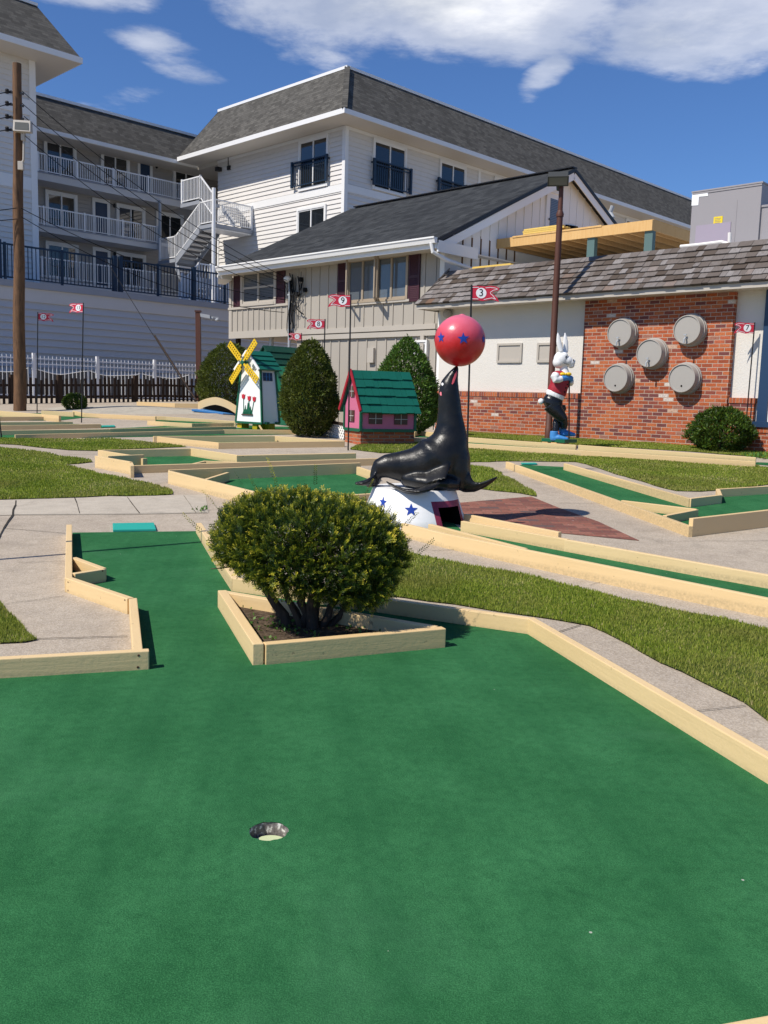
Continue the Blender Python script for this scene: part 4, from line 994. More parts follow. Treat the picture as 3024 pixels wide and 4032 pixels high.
m.bar((rl + .03, fe + .05, zfe - .22), (rl - .22, re_, zr - .25), .05, .2, (0, 0, 1)); m.hexa([(rl - .55, fe + .35, 4.62), (rl - .02, fe - .02, 4.72), (rl - .02, fe + .5, 4.72), (rl - .5, fe + .6, 4.62)], [(rl - .55, fe + .35, 4.82), (rl - .02, fe - .02, 4.96), (rl - .02, fe + .5, 4.96), (rl - .5, fe + .6, 4.82)])
m.build('rake_board', M['white'], TH)
m = F(); m.box(rl + .02, rr - .03, fe + .02, bH - .005, 4.84, 4.875); m.box(hr - .0, rr - .03, bH, 27.2, 4.84, 4.87); m.build('soffit', M['soffit'], TH)
m = F(); m.box(rl, rr - .02, fe - .012, fe + .018, 4.80, 4.97); m.build('fascia', M['white'], TH)
m = F(); m.hexa([(rl, fe - .10, 4.91), (rr + .02, fe - .10, 4.91), (rr + .02, fe - .014, 4.91), (rl, fe - .014, 4.91)], [(rl, fe - .14, 5.04), (rr + .02, fe - .14, 5.04), (rr + .02, fe - .014, 5.04), (rl, fe - .014, 5.04)])
m.box(rl, rr + .02, fe - .15, fe - .125, 5.02, 5.055); gt = m.build('gutter', M['white'], TH)
m = F(); m.box(rr - .02, rr + .03, fe + .02, bH + .9, 4.72, 4.99); m.build('eave_return', M['white'], TH)
m = F(); m.tube([(rr - .12, fe - .07, 4.92), (rr - .10, fe - .03, 4.72), (rr + .05, fe + .35, 4.55), (rr + .14, bH + .7, 4.42), (rr + .35, bH + 1.35, 4.34)], .05, 10); m.build('downpipe', M['white'], gt)
# windows and shutters
window(TH, ph, -22.99, -21.26, 3.90, 5.0, 2, 2, 'beigetrim', 'blindglass', .10, .06, .045)
W2 = window(TH, ph, -18.22, -15.97, 3.74, 4.93, 4, 1, 'tan', 'greyglass', .06, .05, .04)
for uu, wd in ((-18.17, .50), (-17.12, .50), (-17.03, .42)):
    f = F(); P0, P1 = Vector((uu, bH - .05, 0)), Vector((uu + wd * .66, bH - .05 - wd * .75, 0)); z0_, z1_ = Vector((0, 0, 3.80)), Vector((0, 0, 4.88))
    f.bar(P0 + z0_, P0 + z1_, .04, .04, (0, 1, 0)); f.bar(P1 + z0_, P1 + z1_, .04, .04, (0, 1, 0)); f.bar(P0 + z0_, P1 + z0_, .035, .05); f.bar(P0 + z1_, P1 + z1_, .035, .05); so_ = f.build('open_sash', M['tan'], W2)
for s0, s1, z0, z1 in ((-23.37, -23.0, 3.86, 4.98), (-21.25, -20.89, 3.84, 4.96), (-18.60, -18.23, 3.80, 4.95), (-15.96, -15.58, 3.68, 4.92)):
    f = F(); f.pbox(ph, s0, s1, .0, .03, z0, z1); f.pbox(ph, s0, s0 + .05, .03, .045, z0, z1); f.pbox(ph, s1 - .05, s1, .03, .045, z0, z1)
    for z_ in (z0, (z0 + z1) / 2 - .04, z1 - .07): f.pbox(ph, s0 + .05, s1 - .05, .03, .044, z_, z_ + .07)
    z_ = z0 + .09
    while z_ < z1 - .1:
        f.hexa([ph(s0 + .05, .03, z_), ph(s1 - .05, .03, z_), ph(s1 - .05, .043, z_ - .012), ph(s0 + .05, .043, z_ - .012)], [ph(s0 + .05, .03, z_ + .03), ph(s1 - .05, .03, z_ + .03), ph(s1 - .05, .035, z_ + .022), ph(s0 + .05, .035, z_ + .022)]); z_ += .045
    f.build('shutter', M['maroon'], TH)
u0, z0 = onB(Z1B(1385, 565), bH); u1, z1 = onB(Z1B(1455, 670), bH); window(TH, lambda s, d, z: ph(s, d - .05, z), u0, u1 + .05, z1, z0, 1, 1, 'white', 'glass', .05)
u0, z0 = onB(Z1B(1080, 615), bH); u1, z1 = onB(Z1B(1118, 710), bH); f = F(); f.pbox(ph, u0, u1, -.05, .05, z1, z0); f.build('cover_box', M['beigetrim'], TH)
f = F(); f.pbox(ph, -15.5, -15.38, -.05, .03, .4, 2.85); f.pbox(ph, -15.0, -14.97, -.05, .04, .4, 2.8); f.build('door_casing', M['beigetrim'], TH)
# service mast with meter cables
mu = -20.56; SVC = bthing('service_mast', 'grey conduit mast with a tangle of cables on the beige house', 'service mast', mu, bH - .1, .6)
m = F(); m.tube([(mu - .0, bH - .10, .6), (mu, bH - .10, 4.52)], .045, 10); m.box(mu - .13, mu + .12, bH - .2, bH - .06, 1.3, 2.15)
for z_ in (1.0, 2.0, 3.1, 4.1): m.box(mu - .07, mu + .07, bH - .14, bH - .03, z_, z_ + .04)
m.build('conduit', M['galv'], SVC)
m = F(); m.ell((mu - .05, bH - .15, 4.56), (.13, .12, .09), 12, 8); m.build('weatherhead', M['white'], SVC)
m = F(); rg = random.Random(5)
for k in range(11):
    x0, z0 = mu + rg.uniform(-.25, .75), 4.55 + rg.uniform(-.35, .2); x1, z1 = mu + rg.uniform(-.1, .65), rg.uniform(3.0, 4.5); sag = rg.uniform(.1, .55)
    m.tube([(x0 + (x1 - x0) * i / 8, bH - .13 + .04 * math.sin(i), z0 + (z1 - z0) * i / 8 - sag * math.sin(PI * i / 8)) for i in range(9)], rg.choice([.008, .012, .018]), 5)
m.tube([(mu + .05, bH - .14, 4.5), (mu + .09, bH - .14, 4.0), (mu + .03, bH - .14, 3.5), (mu + .06, bH - .14, 2.9)], .03, 6)
for x0, z0 in ((mu - .02, 4.2), (mu + .45, 4.5), (mu + .3, 4.1), (mu + .62, 4.2)): m.box(x0 - .035, x0 + .035, bH - .12, bH - .02, z0 - .04, z0 + .08)
m.build('cables', M['wire'], SVC)

# ------------------------------------------------------------------ the brick building on the right
bF = 16.9; pq = PA(bF)
TQ = bthing('brick_building', 'low brick and white stucco building with grey cedar shake mansard', 'building', -9, 20, .45)
m = F(); m.box(-14.66, -2, bF + .02, 30, .2, 3.40); m.box(-14.55, -2, bF + .32, 30, 3.40, 4.30); m.build('building_core', M['stucco'], TQ); m = F(); m.box(-14.6, -2, 17.5, 29.9, 4.30, 4.312); m.build('flat_roof', M['band'], TQ)
def qparts(name, mat, items):
    for it in items: m = F(); m.pbox(pq, *it); m.build(name, M[mat], TQ)
qparts('stucco_wall', 'stucco', [(-14.7, -10.56, -.1, 0, 1.46, 3.42), (-7.35, -6.82, -.1, 0, 1.43, 3.42)])
qparts('brick_base', 'brick', [(-14.7, -10.56, -.1, .07, .2, 1.345), (-7.35, -6.86, -.1, .07, .2, 1.33), (-6.86, -3, -.1, .07, .2, .80)])
qparts('soldier_course', 'soldier', [(-14.7, -10.56, -.1, .085, 1.345, 1.46), (-7.35, -6.84, -.1, .085, 1.33, 1.43), (-6.86, -3, -.1, .085, .80, .90)])
m = F(); m.pbox(pq, -10.56, -7.35, -.1, .13, .2, 3.41); m.build('brick_panel', M['brick'], TQ)
f = F(); f.pbox(pq, -6.80, -6.62, -.1, .06, .95, 3.4); f.pbox(pq, -6.85, -3, -.08, .12, .90, 1.0); f.pbox(pq, -6.62, -3, -.1, .04, 3.2, 3.4); wd = f.build('window', M['navyframe'], TQ, label='large navy blue framed window cut by the right edge')
f = F(); f.pbox(pq, -6.62, -3, -.012, .004, 1.0, 3.2); f.build('pane', M['glass'], wd); f = F(); f.pbox(pq, -6.62, -6.55, -.05, .02, 1.0, 3.2); f.build('inner_frame', M['white'], wd)
for s0, s1, z0, z1 in ((-12.91, -12.21, 2.12, 2.56), (-11.80, -11.12, 2.12, 2.55)):
    f = F(); f.pbox(pq, s0, s1, 0, .012, z0, z1); f.pbox(pq, s0, s0 + .05, .012, .035, z0, z1); f.pbox(pq, s1 - .05, s1, .012, .035, z0, z1); f.pbox(pq, s0 + .05, s1 - .05, .012, .036, z1 - .05, z1); f.pbox(pq, s0 + .05, s1 - .05, .012, .04, z0, z0 + .05); f.build('wall_panel', M['beigetrim'], TQ)
m = F(); m.box(-14.93, -2, 16.36, bF + .02, 3.40, 3.43); m.build('soffit', M['soffit'], TQ)
m = F(); m.box(-14.97, -2, 16.32, 16.36, 3.38, 3.49); m.box(-14.97, -14.93, 16.36, 17.4, 3.38, 3.49); m.build('fascia', M['beigetrim'], TQ)
m = F(); sl0, sl1 = Vector((0, 16.28, 3.49)), Vector((0, 17.06, 4.33)); nrow = 7; rg = random.Random(3); slope = (sl1 - sl0); L_ = slope.length; sd = slope / L_; nn = Vector((0, -sd.z, sd.y))
for r_ in range(nrow):
    t0 = r_ * L_ / nrow - .01; t1 = t0 + L_ / nrow * 1.12; left = -14.98 + .38 * (r_ / nrow)
    u = left
    while u < -2:
        wd_ = rg.choice([.12, .15, .17, .2, .22, .26]); u2 = u + wd_ - .006
        j = rg.uniform(-.012, .012); th = rg.uniform(.020, .036)
        a, b = sl0 + sd * (t0 + j), sl0 + sd * t1
        m.hexa([(u, *(a)[1:]), (u2, *(a)[1:]), (u2, *(b)[1:]), (u, *(b)[1:])], [(u, *(a + nn * (th + .012))[1:]), (u2, *(a + nn * (th + .012))[1:]), (u2, *(b + nn * .008)[1:]), (u, *(b + nn * .008)[1:])], rg.random()); u += wd_
m.build('cedar_shakes', M['shake'], TQ)
m = F(); m.hexa([(-14.97, 16.30, 3.48), (-2, 16.30, 3.48), (-2, 17.4, 3.48), (-14.97, 17.4, 3.48)], [(-14.6, 17.07, 4.33), (-2, 17.07, 4.33), (-2, 17.4, 4.33), (-14.6, 17.4, 4.33)]); m.build('roof_deck', M['picket'], TQ)
m = F()
for i in range(6):
    a = Vector((-15.0, 16.35, 3.49)).lerp(Vector((-14.62, 17.06, 4.36)), i / 6); b = Vector((-15.0, 16.35, 3.49)).lerp(Vector((-14.62, 17.06, 4.36)), (i + 1.1) / 6); m.bar(a + Vector((0, 0, .03)), b + Vector((0, 0, .015)), .13, .03, (-.6, -.5, .6), rg.random())
m.build('hip_shakes', M['shake'], TQ)
m = F(); m.box(-14.6, -2, 17.09, 17.5, 4.331, 4.345); m.build('roof_cap', M['tarp'], TQ)
u0, z0 = onB(Z2(985, 85), bF); m = F(); m.ell(FRM.inverted() @ (FRM @ Vector((u0, bF - .12, z0))), (.11, .11, .11), 12, 8); m.box(u0 - .08, u0 + .08, bF - .06, bF, z0 - .02, z0 + .2); m.build('wall_lamp', M['greige'], TQ)
# half barrels on the brick panel
bl = [((2440, 1310), 'upper left half barrel with spigot on the brick wall', 1), ((2706, 1298), 'upper right half barrel with spigot on the brick wall', 1), ((2557, 1391), 'middle half barrel of the five, with spigot', 1), ((2425, 1489), 'lower left half barrel with a small plug hole', 0), ((2686, 1489), 'lower right half barrel with a small plug hole', 0)]
for p, lab, tap in bl:
    u0, z0 = onB(p, bF - .33)
    B_ = bthing('barrel', lab, 'barrel', u0, bF - .13, z0 - .28, 'grey half barrels mounted on the brick wall')
    m = F(); m.lathe((u0, bF - .135, z0), [(.315, 0), (.315, .03), (.300, .032), (.306, .09), (.292, .093), (.272, .20), (.276, .203), (.272, .222), (.258, .224), (.254, .205), (.0, .205)], 36, (0, -1, 0)); b0 = m.build('body', M['greige'], B_, smooth=True)
    m = F()
    if tap:
        zq = z0 - .17; m.tube([(u0, bF - .335, zq + .0), (u0, bF - .40, zq + .005), (u0 + .004, bF - .44, zq - .02), (u0 + .004, bF - .445, zq - .09)], .017, 8); m.tube([(u0, bF - .385, zq), (u0, bF - .385, zq + .07)], .010, 6); m.bar((u0 - .04, bF - .385, zq + .07), (u0 + .02, bF - .385, zq + .075), .018, .018); m.build('spigot', M['galv'], B_)
    else:
        m.lathe((u0, bF - .338, z0 - .15), [(.02, 0), (.016, .01)], 12, (0, -1, 0)); m.build('plug', M['hole'], B_)
# roof top unit
bu = 18.0; pu = PA(bu); uL, zTu = onB(ZAC(435, 545), bu); uR = onB(ZAC(1340, 760), bu)[0]; zBu = 4.42
TU = bthing('rooftop_cooling_unit', 'big grey sheet metal cooling unit on the brick building roof', 'rooftop unit', uL + .7, bu + .6, 4.36)
m = F(); m.box(uL, uR, bu, bu + 1.25, zBu, zTu); m.box(uL - .02, uR + .02, bu - .02, bu + 1.27, zTu, zTu + .03); m.pbox(pu, uL + .66 * (uR - uL), uL + .672 * (uR - uL), 0, .006, zBu + .05, zTu - .25); m.pbox(pu, uL, uR, 0, .012, zTu - .04, zTu); m.build('cabinet', M['acgrey'], TU, bevel=.006)
m = F(); m.box(uR, uR + 1.3, bu + .05, bu + 1.2, zBu, zTu - .45); m.box(uR, uR + 1.32, bu + .03, bu + 1.22, zTu - .45, zTu - .41); m.box(uR + .05, uR + 1.25, bu + .04, bu + .06, zBu + .08, zTu - .52); m.build('side_cabinet', M['acgrey'], TU)
m = F(); a, b = onB(ZAC(482, 985), bu), onB(ZAC(930, 1200), bu); m.pbox(pu, a[0], b[0], 0, .012, b[1] + .0, a[1]); m.build('access_panel', M['acpurple'], TU)
m = F(); a, b = onB(ZAC(720, 868), bu), onB(ZAC(832, 950), bu); m.pbox(pu, a[0], b[0], 0, .010, b[1], a[1]); lb_ = m.build('warning_label', M['yellowlabel'], TU)
m = F()
for i in range(4): 
    z_ = a[1] - .03 - i * (a[1] - b[1] - .04) / 3.4; m.pbox(pu, a[0] + .025, b[0] - .03 - .02 * (i % 2), .010, .013, z_ - .010, z_)
m.build('label_print', M['tan'], lb_)
m = F(); e = [onB(ZAC(x, y), bu) for x, y in ((430, 548), (640, 527), (640, 585), (520, 595), (510, 710), (420, 715))]
m.hexa([pu(u, 0.0, z) for u, z in e], [pu(u, .008, z) for u, z in e]); m.build('bare_white_patch', M['paper'], TU)
m = F(); m.box(uL - .03, uR + .02, bu - .06, bu - .02, 4.36, zBu); m.build('curb', M['galv'], TU)
DP = bthing('drain_pipe', 'white plastic drain pipe lying along the top of the shakes', 'pipe', uL, 17.5, 4.36)
m = F(); e = [onB(ZAC(x, y), 17.6) for x, y in ((270, 1262), (500, 1240), (820, 1200), (890, 1220), (925, 1210), (930, 1075))]
m.tube([(u, 17.6, max(z, 4.42)) for u, z in e], .035, 10); m.build('pipe', M['pvc'], DP)
# timber deck frame
bD = 19.15; TD = bthing('timber_deck', 'new unfinished pine deck frame on grey green posts above the roof', 'deck', -12.5, 21, 4.37)
dl, dr, dz = -14.78, -10.4, 5.40
m = F(); m.box(dl, dr, bD - .04, bD, dz - .235, dz, .2); m.box(dl + .5, dr - 1.3, bD - .055, bD - .043, dz - .02, dz + .02, .1); m.build('front_beam', M['lumber'], TD)
m = F(); m.box(dr - .04, dr, bD, 24.5, dz - .235, dz - .003, .4); m.build('side_beam', M['lumber'], TD)
m = F(); x = dl + .12
while x < dr - .1: m.box(x, x + .04, bD + .001, 24.5, dz - .225, dz - .01, random.random()); x += .40
m.box(dl, dr, 24.5, 24.54, dz - .235, dz, .5); m.build('joists', M['lumber'], TD)
m = F(); m.box(dl, dr, bD + .03, 24.5, dz - .008, dz + .015, .7); m.build('decking', M['lumber'], TD)
for x in (-12.1, -10.6, -13.9):
    if x != -13.9: m = F(); m.box(x, x + .2, bD + .005, bD + .145, 4.35, dz - .236); m.build('post', M['postgreen'], TD)
LS = bthing('lumber_stack', 'stack of yellow boards lying on the timber deck', 'lumber', -13.7, bD + .5, dz + .02)
m = F(); rg = random.Random(9)
for k in range(4):
    for j in range(3): x0 = -14.1 + rg.uniform(-.06, .08); m.box(x0, x0 + 1.15 + rg.uniform(-.1, .1), bD + .12 + .15 * j, bD + .25 + .15 * j, dz + .02 + .045 * k, dz + .06 + .045 * k, rg.random())
m.build('boards', M['lumber2'], LS)
LT = bthing('lumber_stack', 'two yellow boards lying on the shake roof beside the gable', 'lumber', -13.9, 17.6, 4.38)
m = F(); m.box(-14.3, -13.0, 17.45, 17.58, 4.38, 4.42, .2); m.box(-14.2, -13.05, 17.60, 17.74, 4.38, 4.425, .6); m.box(-14.25, -13.1, 17.5, 17.63, 4.426, 4.465, .9); m.build('boards', M['lumber2'], LT)
# vent pipes behind the gable
vp = bthing('chimney_pipe', 'cluster of grey vent pipes behind the gable of the beige house', 'vent pipe', -12.9, 26, 4.4)
c_ = atY(Z3(905, 440), 30); cl = FRM.inverted() @ c_
m = F(); m.tube([(cl.x, cl.y, 4.3), (cl.x, cl.y, cl.z + .3)], .1, 10); m.build('stub', M['pole_wood'], vp)
m = F(); m.tube([(cl.x + .22, cl.y, 4.3), (cl.x + .22, cl.y, cl.z), (cl.x + .32, cl.y, cl.z + .15), (cl.x + .22, cl.y, cl.z + .3), (cl.x + .3, cl.y, cl.z + .5)], .07, 8); m.build('pipe', M['galv'], vp)
from mathutils.bvhtree import BVHTree
def bvh(o):
    me = o.data; W_ = o.matrix_world if o.parent is None else WM[o.parent]
    return BVHTree.FromPolygons([W_ @ v.co for v in me.vertices], [tuple(p.vertices) for p in me.polygons])
CAMP = Vector((0, 0, EYE))
def hit(t, p):
    d = ray(p).normalized(); h = t.ray_cast(CAMP, d); return (h[0], h[1]) if h[0] is not None else None
def decal(name, t, pts, mat, par, lift=.004, sub=6):
    """a thin painted shape lying on a curved surface: outline as picture points, draped on the surface"""
    cx = sum(p[0] for p in pts) / len(pts); cy = sum(p[1] for p in pts) / len(pts)
    m = MB(); n = len(pts); rings = []
    for k in range(sub + 1):
        f = k / sub; rr = []
        for i in range(n):
            for j in range(4):
                a, b = pts[i], pts[(i + 1) % n]; x, y = a[0] + (b[0] - a[0]) * j / 4, a[1] + (b[1] - a[1]) * j / 4
                h = hit(t, (cx + (x - cx) * f, cy + (y - cy) * f))
                rr.append(None if h is None else h[0] + h[1] * lift * (1 if h[1].dot(ray((x, y))) < 0 else -1))
        rings.append(rr)
    N = n * 4
    for k in range(sub):
        for i in range(N):
            q = [rings[k][i], rings[k + 1][i], rings[k + 1][(i + 1) % N], rings[k][(i + 1) % N]]
            if None in q: continue
            if k == 0: q = [q[0], q[1], q[2]]
            m.poly(q)
    return m.build(name, mat, par, smooth='all')
def starpts(z, x, y, r, rot=0, sx=1.0):
    return [z(x + sx * (r if i % 2 == 0 else r * .42) * math.sin(rot + i * PI / 5), y - (r if i % 2 == 0 else r * .42) * math.cos(rot + i * PI / 5)) for i in range(10)]

# ------------------------------------------------------------------ the seal, its podium and the ball
SY = 8.45
def sp(x, y, dy=0.0): return atY(Z2(x, y), SY + dy)
K2 = .4295 / FPX * SY
pod = atY(Z2(655, 1700), 8.5); pc = Vector((pod.x, 8.5, g(pod.x, 8.5)))
PT = thing('seal_podium', 'white round podium with blue stars and a dark maroon framed tunnel', 'podium', pc)
ptop = atY(Z2(655, 1690), 8.3).z; r0, r1 = .50, .395
t1 = G(RZ(118, 380)); t2 = G(RZ(268, 372)); lm = (t1 + t2) / 2; ld = (c3b - c3a); ld.z = 0; ld.normalize(); lq = Vector((-ld.y, ld.x, 0))
hw = abs((t2 - t1).dot(lq)) / 2 * .92; hh = .17
qoff = (lm - pc).dot(lq)
pm = MB(); pm.lathe(pc + Vector((0, 0, -.03)), [(r0 + .01, 0), (r1, ptop - pc.z + .015), (r1 - .015, ptop - pc.z + .03), (r1 - .05, ptop - pc.z + .032)], 64)
to = pm.build('temporary', M['windwhite'])
cut = MB(); base = pc + lq * qoff
b4 = [base - ld * .05 - lq * hw, base + ld * .9 - lq * hw, base + ld * .9 + lq * hw, base - ld * .05 + lq * hw]
cut.hexa([p - Vector((0, 0, .2)) for p in b4], [p + Vector((0, 0, hh)) for p in b4]); co_ = cut.build('temporary', M['hole'])
bo = to.modifiers.new('b', 'BOOLEAN'); bo.operation = 'DIFFERENCE'; bo.object = co_; bo.solver = 'EXACT'
def podmat():
    t = NT('podium paint', .45, .4); o = t.obj(); x, y, z = t.xyz(o)
    q = t.math('SUBTRACT', t.math('ADD', t.math('MULTIPLY', x, lq.x), t.math('MULTIPLY', y, lq.y)), qoff)
    along = t.math('ADD', t.math('MULTIPLY', x, ld.x), t.math('MULTIPLY', y, ld.y))
    inside = t.math('MULTIPLY', t.math('MULTIPLY', t.math('LESS_THAN', t.math('ABSOLUTE', q), hw + .055), t.math('LESS_THAN', z, hh + .055)), t.math('GREATER_THAN', along, .05))
    a = t.noise(11, 5); st = t.noise(5, 6, rough=.7)
    wh = t.mix(t.ramp(st, [(.58, 0.0), (.72, .3)]), (.80, .79, .77), (.42, .38, .33)); wh = t.mix(t.ramp(z, [(.0, .35), (.05, 0.0)]), wh, (.3, .27, .22))
    mr = t.mix(t.ramp(a, [(.35, 0.0), (.7, 1.0)]), (.24, .022, .055), (.33, .05, .085))
    c = t.mix(inside, wh, mr); t.color(c); t.bump(a, .2, .006); return t.m
me = mesh_from(to); me.transform(WM[PT].inverted()); me.name = 'podium_body'
for tmp in (to, co_): d_ = tmp.data; bpy.data.objects.remove(tmp); bpy.data.meshes.remove(d_)
me.polygons.foreach_set('use_smooth', [True] * len(me.polygons)); me.set_sharp_from_angle(angle=R(30)); me.materials.clear(); me.materials.append(podmat()); me.materials.append(M['hole'])
for p in me.polygons:
    c = p.center; q = (Vector((c.x, c.y, 0)).dot(lq) - qoff); rad = math.hypot(c.x, c.y); on_cone = abs(p.normal.z) < .5 and Vector((p.normal.x, p.normal.y)).normalized().dot(Vector((c.x, c.y)).normalized()) > .97 and rad > .36
    p.material_index = 1 if (abs(q) < hw + .01 and c.z < hh + .01 and not on_cone) else 0
PO = bpy.data.objects.new('podium_body', me); COL.objects.link(PO); PO.parent = PT; WM[PO] = WM[PT]
tb = bvh(PO)
decal('star', tb, starpts(Z2, 625, 1882, 62, .02, 1.02), M['starblue'], PT); decal('star', tb, starpts(Z2, 370, 1812, 56, .1, .6), M['starblue'], PT)
# the seal
SEAL = thing('seal_statue', 'glossy black sea lion statue balancing a ball, on a white podium', 'seal statue', tuple(pc + Vector((0, 0, ptop - pc.z + .03))))
mb = MB()
def sect(x, y, r, nx, ny, lat=.82):           # centre px, radius px, in-plane normal direction (px)
    l = math.hypot(nx, ny); c = sp(x, y); return (c, (nx / l * r * K2, 0, -ny / l * r * K2), (0, r * K2 * lat, 0))
mb.loft([sect(255, 1580, 20, .6, 1, 1.4), sect(300, 1540, 62, .9, 1, .9), sect(350, 1505, 102, .8, 1), sect(430, 1490, 128, .45, 1), sect(540, 1490, 148, .25, 1), sect(660, 1490, 180, .22, 1, .85), sect(780, 1468, 222, .45, 1, .85), sect(880, 1420, 250, .8, .9, .85),
         sect(960, 1320, 215, 1, .45, .85), sect(990, 1215, 165, 1, .18, .88), sect(990, 1110, 133, 1, .05, .9), sect(982, 1000, 112, 1, 0, .93), sect(978, 890, 103, 1, 0, .95), sect(974, 800, 96, 1, .1, .95), sect(982, 730, 86, 1, .35, .95), sect(1000, 672, 62, 1, .42, .95), sect(1020, 622, 43, 1, .38, 1), sect(1036, 590, 29, 1, .35, 1), sect(1045, 572, 22, 1, .35, 1), sect(1048, 556, 12, 1, .35, 1)], 28)
mb.loft([sect(1030, 1690, 60, 1, 0, 1.3), sect(1040, 1640, 125, 1, 0, 1.15), sect(1030, 1520, 142, 1, 0, 1.2), sect(1020, 1400, 150, 1, 0, 1.1), sect(1005, 1280, 140, 1, 0, 1.0), sect(1000, 1200, 90, 1, 0, 1)], 24)
mb.loft([sect(540, 1590, 60, 0, 1, 2.0), sect(660, 1600, 92, 0, 1, 2.5), sect(800, 1610, 100, 0, 1, 2.9), sect(950, 1620, 92, 0, 1, 3.0), sect(1060, 1630, 70, 0, 1, 2.6)], 24)
def fl(pts, n=16):                             # flat flipper: (px, py, depth offset, half width vector, half thickness vector)
    mb.loft([(sp(x, y, dy), Vector(a), Vector(b)) for x, y, dy, a, b in pts], n)
fl([(880, 1440, -.10, (.11, -.02, .05), (.0, .09, .03)), (870, 1540, -.22, (.11, -.03, .04), (.02, .08, .03)), (845, 1620, -.31, (.10, -.05, .03), (.02, .06, .03)), (770, 1685, -.37, (.07, -.08, .02), (.01, .02, .036)), (660, 1716, -.38, (.03, -.10, .01), (.0, .0, .027)), (540, 1700, -.34, (.02, -.09, .01), (0, 0, .020)), (440, 1650, -.28, (.015, -.06, .01), (0, 0, .014)), (390, 1612, -.24, (.01, -.025, .005), (0, 0, .008))])
fl([(1090, 1600, -.08, (.07, 0, .07), (.03, .06, 0)), (1150, 1670, -.10, (.05, -.05, .05), (0, .015, .035)), (1230, 1675, -.11, (.02, -.06, .045), (0, .012, .024)), (1320, 1640, -.12, (.015, -.055, .040), (-.004, .01, .018)), (1390, 1600, -.12, (.015, -.035, .028), (-.004, .006, .012)), (1424, 1578, -.12, (.01, -.012, .01), (0, 0, .007))])
fl([(330, 1560, -.02, (.03, .06, 0), (0, 0, .075)), (270, 1610, -.05, (.02, .08, 0), (.01, 0, .046)), (190, 1634, -.08, (.0, .07, 0), (0, 0, .026)), (105, 1638, -.10, (0, .035, 0), (0, 0, .012))])
fl([(330, 1600, .04, (.03, .05, 0), (0, 0, .05)), (270, 1650, .08, (.02, .07, 0), (0, 0, .024)), (215, 1660, .13, (.0, .05, 0), (0, 0, .014))])
fl([(320, 1640, -.02, (.02, .06, 0), (0, 0, .02)), (300, 1665, -.05, (.02, .05, 0), (0, 0, .014))])
SB = remeshed(mb, .011, 'body', M['sealskin'], SEAL, 14)
tb = bvh(SB)
decal('eye', tb, [Z2(x, y) for x, y in ((905, 724), (912, 714), (923, 719), (924, 733), (917, 742), (908, 739))], M['paper'], SEAL, .003)
decal('cheek_dab', tb, [Z2(x, y) for x, y in ((906, 802), (898, 798), (890, 807), (891, 823), (900, 835), (908, 831))], M['pinkskin'], SEAL, .003)
decal('mouth', tb, [Z2(x, y) for x, y in ((1042, 605), (1049, 625), (1040, 655), (1018, 715), (1003, 732), (996, 726), (1008, 680), (1028, 630))], M['tongue'], SEAL, .003)
decal('nostril', tb, [Z2(x, y) for x, y in ((1010, 598), (1017, 600), (1015, 606), (1009, 604))], M['paper'], SEAL, .003)
# the ball
bc = sp(1073, 330); br_ = 229 * K2; BALL = thing('circus_ball', 'pink and red ball with blue stars on the nose of the sea lion', 'ball', bc)
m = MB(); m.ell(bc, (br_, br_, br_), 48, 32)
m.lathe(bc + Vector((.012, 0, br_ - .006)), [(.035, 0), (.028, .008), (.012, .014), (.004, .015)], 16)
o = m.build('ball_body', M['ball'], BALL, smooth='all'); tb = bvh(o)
for x, y, r, sx in ((1105, 310, 57, 1.0), (902, 300, 52, .62), (1287, 315, 44, .38)): decal('star', tb, starpts(Z2, x, y, r, -.05, sx), M['starblue'], BALL)
m = MB()
for k in range(7):
    a = 2 * PI * (k + .35) / 7; 
    if math.cos(a - PI * 1.5) > .15: continue
    n_ = Vector((math.cos(a), math.sin(a), .1)).normalized(); x_ = Vector((-math.sin(a), math.cos(a), 0)); z_ = n_.cross(x_); P_ = []
    for i in range(10): rr = .055 if i % 2 == 0 else .024; P_.append(bc + (n_ * br_ + x_ * rr * math.sin(i * PI / 5) + z_ * rr * math.cos(i * PI / 5)).normalized() * (br_ + .004))
    for i in range(10): m.poly([bc + n_ * (br_ + .0045), P_[i], P_[(i + 1) % 10]])
m.build('rear_stars', M['starblue'], BALL)

# ------------------------------------------------------------------ the rabbit statue
RY = G(ZR(600, 2000), .10).y + .25; KR = .2486 / FPX * RY
def rp(x, y, dy=0.0): return atY(ZR(x, y), RY + dy)
rb = rp(600, 1960); gz0 = g(rb.x, RY) + .105
RAB = thing('rabbit_statue', 'white rabbit statue in red vest, black trousers and blue boots', 'rabbit statue', (rb.x, RY, gz0))
def rs(x, y, r, lat=.9, nx=1, ny=0, dy=0.0): l = math.hypot(nx, ny); return (rp(x, y, dy), (nx / l * r * KR, 0, -ny / l * r * KR), (0, r * KR * lat, 0))
mb = MB()
mb.ell(rp(640, 665), (.135, .125, .150)); mb.ell(rp(600, 710), (.105, .115, .11)); mb.ell(rp(720, 690), (.13, .10, .095)); mb.ell(rp(790, 715), (.085, .075, .075)); mb.ell(rp(830, 690), (.045, .05, .04)); mb.ell(rp(800, 765), (.06, .06, .045)); mb.ell(rp(690, 610, -.05), (.07, .06, .07))
mb.loft([rs(690, 900, 95), rs(690, 840, 70), rs(680, 790, 62), rs(660, 740, 80)])
